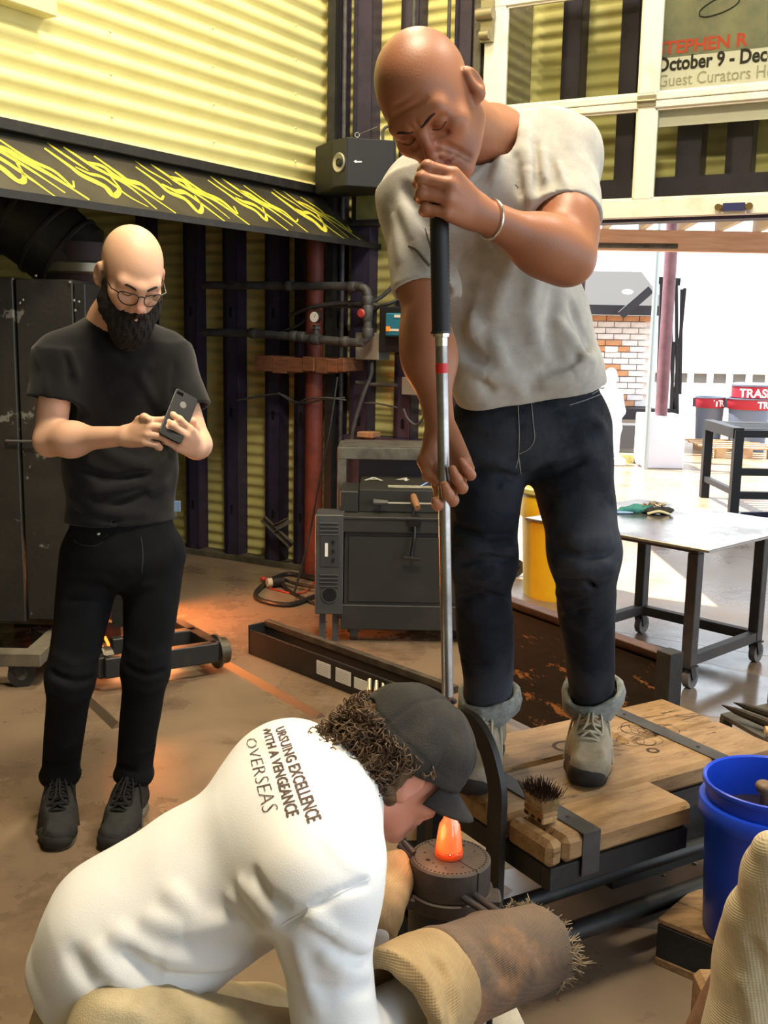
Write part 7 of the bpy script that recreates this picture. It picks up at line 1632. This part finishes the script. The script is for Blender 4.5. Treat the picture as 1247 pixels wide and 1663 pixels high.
    FL=[((600,1432),(550,1450),(500,1478),(455,1500),.007,-.008),((390,1430),(420,1470),(450,1500),.012,.012),((410,1415),(440,1460),(470,1480),.010,-.010),((370,1450),(410,1490),(440,1510),.012,.009),
        ((230,1490),(300,1510),(400,1515),.016,.008),((180,1510),(260,1560),(380,1565),.018,.014),((200,1540),(270,1580),(370,1580),.013,-.013),((150,1530),(200,1600),(280,1620),.016,.012),((110,1540),(150,1600),(230,1635),.015,-.010),
        ((270,1440),(330,1500),(400,1500),.016,.008),((380,1590),(410,1560),(440,1530),.012,-.009),((500,1480),(540,1520),(600,1540),.013,.013),((510,1510),(560,1550),(605,1560),.011,-.012),((520,1545),(560,1575),(608,1580),.012,.012),((500,1600),(550,1610),(605,1600),.012,-.008),
        ((430,1200),(460,1220),(500,1230),.012,.006),((555,1250),(570,1300),(578,1350),.006,.006),((540,1240),(556,1300),(565,1360),.006,-.005),((480,1530),(500,1600),(520,1650),.012,.009),((530,1360),(560,1400),(600,1420),.010,.006)]
    dT=pfolds(sh,FL,.95,.0010,18,5)
    tee=mesh_sdf('long_sleeved_top',sh,.005,M_WTEE,body,disp=dT,sm=1)
    thread(sh,[(598,1428),(550,1450),(500,1478),(458,1502)],.0018,dT,lift=.0).build('sleeve_seam',M_WTEE,tee,smooth=True)
    # lettering printed across the upper back: laid on the cloth
    mi=mat('brown_print',lin(88,68,62),.8)
    def print_on(body_txt,p0,p1,hgt0,hgt1,name='lettering',sx=1,wt=0.0):
        cu=bpy.data.curves.new(name,'FONT'); cu.body=body_txt; cu.size=1; cu.resolution_u=2; cu.offset=wt
        o=bpy.data.objects.new(name,cu); SC.collection.objects.link(o); dg=bpy.context.evaluated_depsgraph_get(); me=bpy.data.meshes.new_from_object(o.evaluated_get(dg)); bpy.data.objects.remove(o)
        n=len(me.vertices); c=np.zeros(n*3); me.vertices.foreach_get('co',c); c=c.reshape(-1,3); w=c[:,0].max(); u=c[:,0]/w; v=c[:,1]/.72
        p0=V(p0);p1=V(p1); u2=u**1.12; b=p0+(p1-p0)*u2[:,None]; dx=_nrm(V(p1[0]-p0[0],p1[1]-p0[1])); nn=V(dx[1],-dx[0]); h=hgt0+(hgt1-hgt0)*u2
        px=b+nn*(v*h)[:,None]; P=cast(sh,[tuple(q) for q in px],.0012,dT,t0=.8)
        loc,_=rootof(body); me.vertices.foreach_set('co',(P-loc).ravel()); me.materials.clear(); me.materials.append(mi); me.update(); ob=bpy.data.objects.new(name,me); link(ob,tee); return ob
    print_on('URSUING EXCELLENCE',(447,1183),(500,1337),15,25,wt=.018)
    print_on('WITH A VENGEANCE',(426,1183),(466,1327),13,22,wt=.018)
    print_on('OVERSEAS',(398,1200),(426,1320),18,29,wt=-.02)
    # trousers
    kh=[Cone(pv+V(0,0,-.05),pv+dn*.05+V(0,0,-.13),.15,.14,u=su,k=.9,sm=.06),Cone(hipR,knR,.095,.078,sm=.05),Cone(knR,anR,.078,.07,sm=.04),Cone(hipL,knL,.09,.075,sm=.05),Cone(knL,anL,.075,.07,sm=.04),Half(V(0,0,.075),(0,0,-1))]
    FK=[((260,1600),(300,1630),(330,1663),.014,.012),((290,1590),(350,1620),(400,1640),.012,-.010),((350,1590),(420,1620),(480,1640),.014,.008),((120,1620),(180,1640),(240,1650),.014,.008),((250,1570),(240,1620),(220,1660),.012,.011)]
    kh_o=mesh_sdf('trousers',kh,.0055,M_KHAKI,body,disp=pfolds(kh,FK,1.3,.0014,18,8),sm=1)
    # belt
    mb=MB(); c=pv+dn*.035+V(0,0,-.045); z=_nrm(dn*.85+V(0,0,-.55)); x=_nrm(su-(su@z)*z); y=np.cross(z,x)
    vs=[];n=40
    for hh in (-.016,.016):
        for r_ in (1.0,1.03):
            for k in range(n):
                a=2*math.pi*k/n; vs.append(c+z*hh+r_*(.160*math.cos(a)*x+.138*math.sin(a)*y))
    fs=[]
    for k in range(n):
        q=(k+1)%n; fs+=[(k,q,2*n+q,2*n+k),(n+k,3*n+k,3*n+q,n+q),(k,n+k,n+q,q),(2*n+k,2*n+q,3*n+q,3*n+k)]
    mb.add(vs,fs); mb.build('belt',mat('black_webbing',lin(28,27,28),.8,bump=.3,bscale=300),kh_o,smooth=True)
    msb=mat('black_work_shoe',lin(26,25,25),.7)
    hiking_shoe(body,anR,anR+V(.16,.02,-.06),0.0,msb,msb,mat('black_lace',lin(20,20,20),.9),.005)
    hiking_shoe(body,anL,anL+V(.16,.03,-.06),0.0,msb,msb,mat('black_lace',lin(20,20,20),.9),.005)
    # heat gloves
    mk=knit('worn_grey_aramid',lin(118,98,80),lin(92,80,70),64,(0,.3,.6),col3=lin(140,104,76)); mt2=knit('tan_aramid',lin(176,150,108),lin(150,124,86),64,(0,.2,.3))
    a=at(712,1592,1.62); b=at(878,1538,1.78); gu=_nrm(V(.1,-.5,.85))
    gi=[Cone(a,b,.086,.074,u=gu,k=.72,sm=.04,flat=True),Ell(at(790,1500,1.78),(.030,.022,.020),sm=.02),Cone(at(735,1560,1.66),at(768,1508,1.77),.030,.022,sm=.03),
        Cone(b+_nrm(a-b)*.02,b+_nrm(b-a)*.05,.058,.062,u=gu,k=.70,op='s',sm=.004)]
    gd=pfolds(gi,[((770,1520),(800,1560),(830,1600),.014,-.008),((700,1560),(720,1600),(735,1640),.010,-.010),((820,1500),(850,1540),(870,1580),.012,.006)],1.2,.0022,26)
    G=mesh_sdf('heat_glove',gi,.0048,mk,body,disp=gd,sm=1); G['label']='scorched grey-brown glove with a frayed open end'
    ci=[Cone(at(628,1650,1.48),at(712,1600,1.60),.098,.080,u=gu,k=.8,sm=.03,flat=True),Cone(at(690,1585,1.60),at(718,1565,1.64),.060,.050,sm=.04),Ell(at(700,1565,1.64),(.045,.03,.04),sm=.04),Ell(at(650,1600,1.56),(.06,.05,.05),sm=.05),
        Cone(at(600,1665,1.45),at(660,1630,1.53),.070,.066,op='s',sm=.004)]
    cdp=pfolds(ci,[((625,1580),(650,1610),(690,1663),.014,-.010),((700,1550),(725,1600),(735,1655),.008,-.012),((715,1555),(738,1600),(748,1655),.007,.008),((640,1575),(680,1600),(715,1663),.012,.008)],1.3,.0016,20)
    Cf=mesh_sdf('glove_cuff',ci,.0048,mt2,G,disp=cdp,sm=1)
    rnd=random.Random(5); mb=MB(); ax_=_nrm(b-a); x=_nrm(np.cross(ax_,gu)); 
    def fray(c,d,n,ra,rb,L,spread=.8,thick=.0011):
        d=_nrm(V(d));x=_nrm(np.cross(d,V(.2,.3,1)));y=np.cross(d,x)
        for i in range(n):
            an=rnd.uniform(0,2*math.pi); p=V(c)+x*ra*math.cos(an)*rnd.uniform(.85,1.05)+y*rb*math.sin(an)*rnd.uniform(.85,1.05); q=_nrm(d+spread*V(rnd.gauss(0,.6),rnd.gauss(0,.6),rnd.gauss(0,.6)))
            l_=L*rnd.uniform(.4,1.2); mb.tube([p,p+q*l_*.5+V(0,0,-.001),p+q*l_+V(rnd.gauss(0,.003),rnd.gauss(0,.003),-.003)],[thick,thick,thick*.5],4)
    fray(b,ax_,420,.074,.054,.034,1.0,.0014); fray(b-ax_*.015,ax_,260,.066,.050,.03,1.6,.0013)
    fray(at(850,1485,1.79),V(.1,-.3,1),160,.03,.022,.018,1.4)
    tag(mb.build('frayed_threads',mat('fray_threads',lin(160,142,116),.95,col2=lin(96,80,62),nscale=80),G),kind='stuff')
    li=[Cone(at(606,1490,1.88),at(634,1428,1.98),.052,.046,sm=.03),Cone(at(634,1428,1.98),at(655,1400,2.02),.038,.026,sm=.03),Cone(at(594,1492,1.86),at(619,1510,1.89),.038,.032,sm=.03)]
    L2=mesh_sdf('heat_glove',li,.0048,mt2,body,disp=folds([],1,.003,40,3),sm=1); L2['label']='tan knitted glove round the handle'
    return body
cr_body=make_croucher()
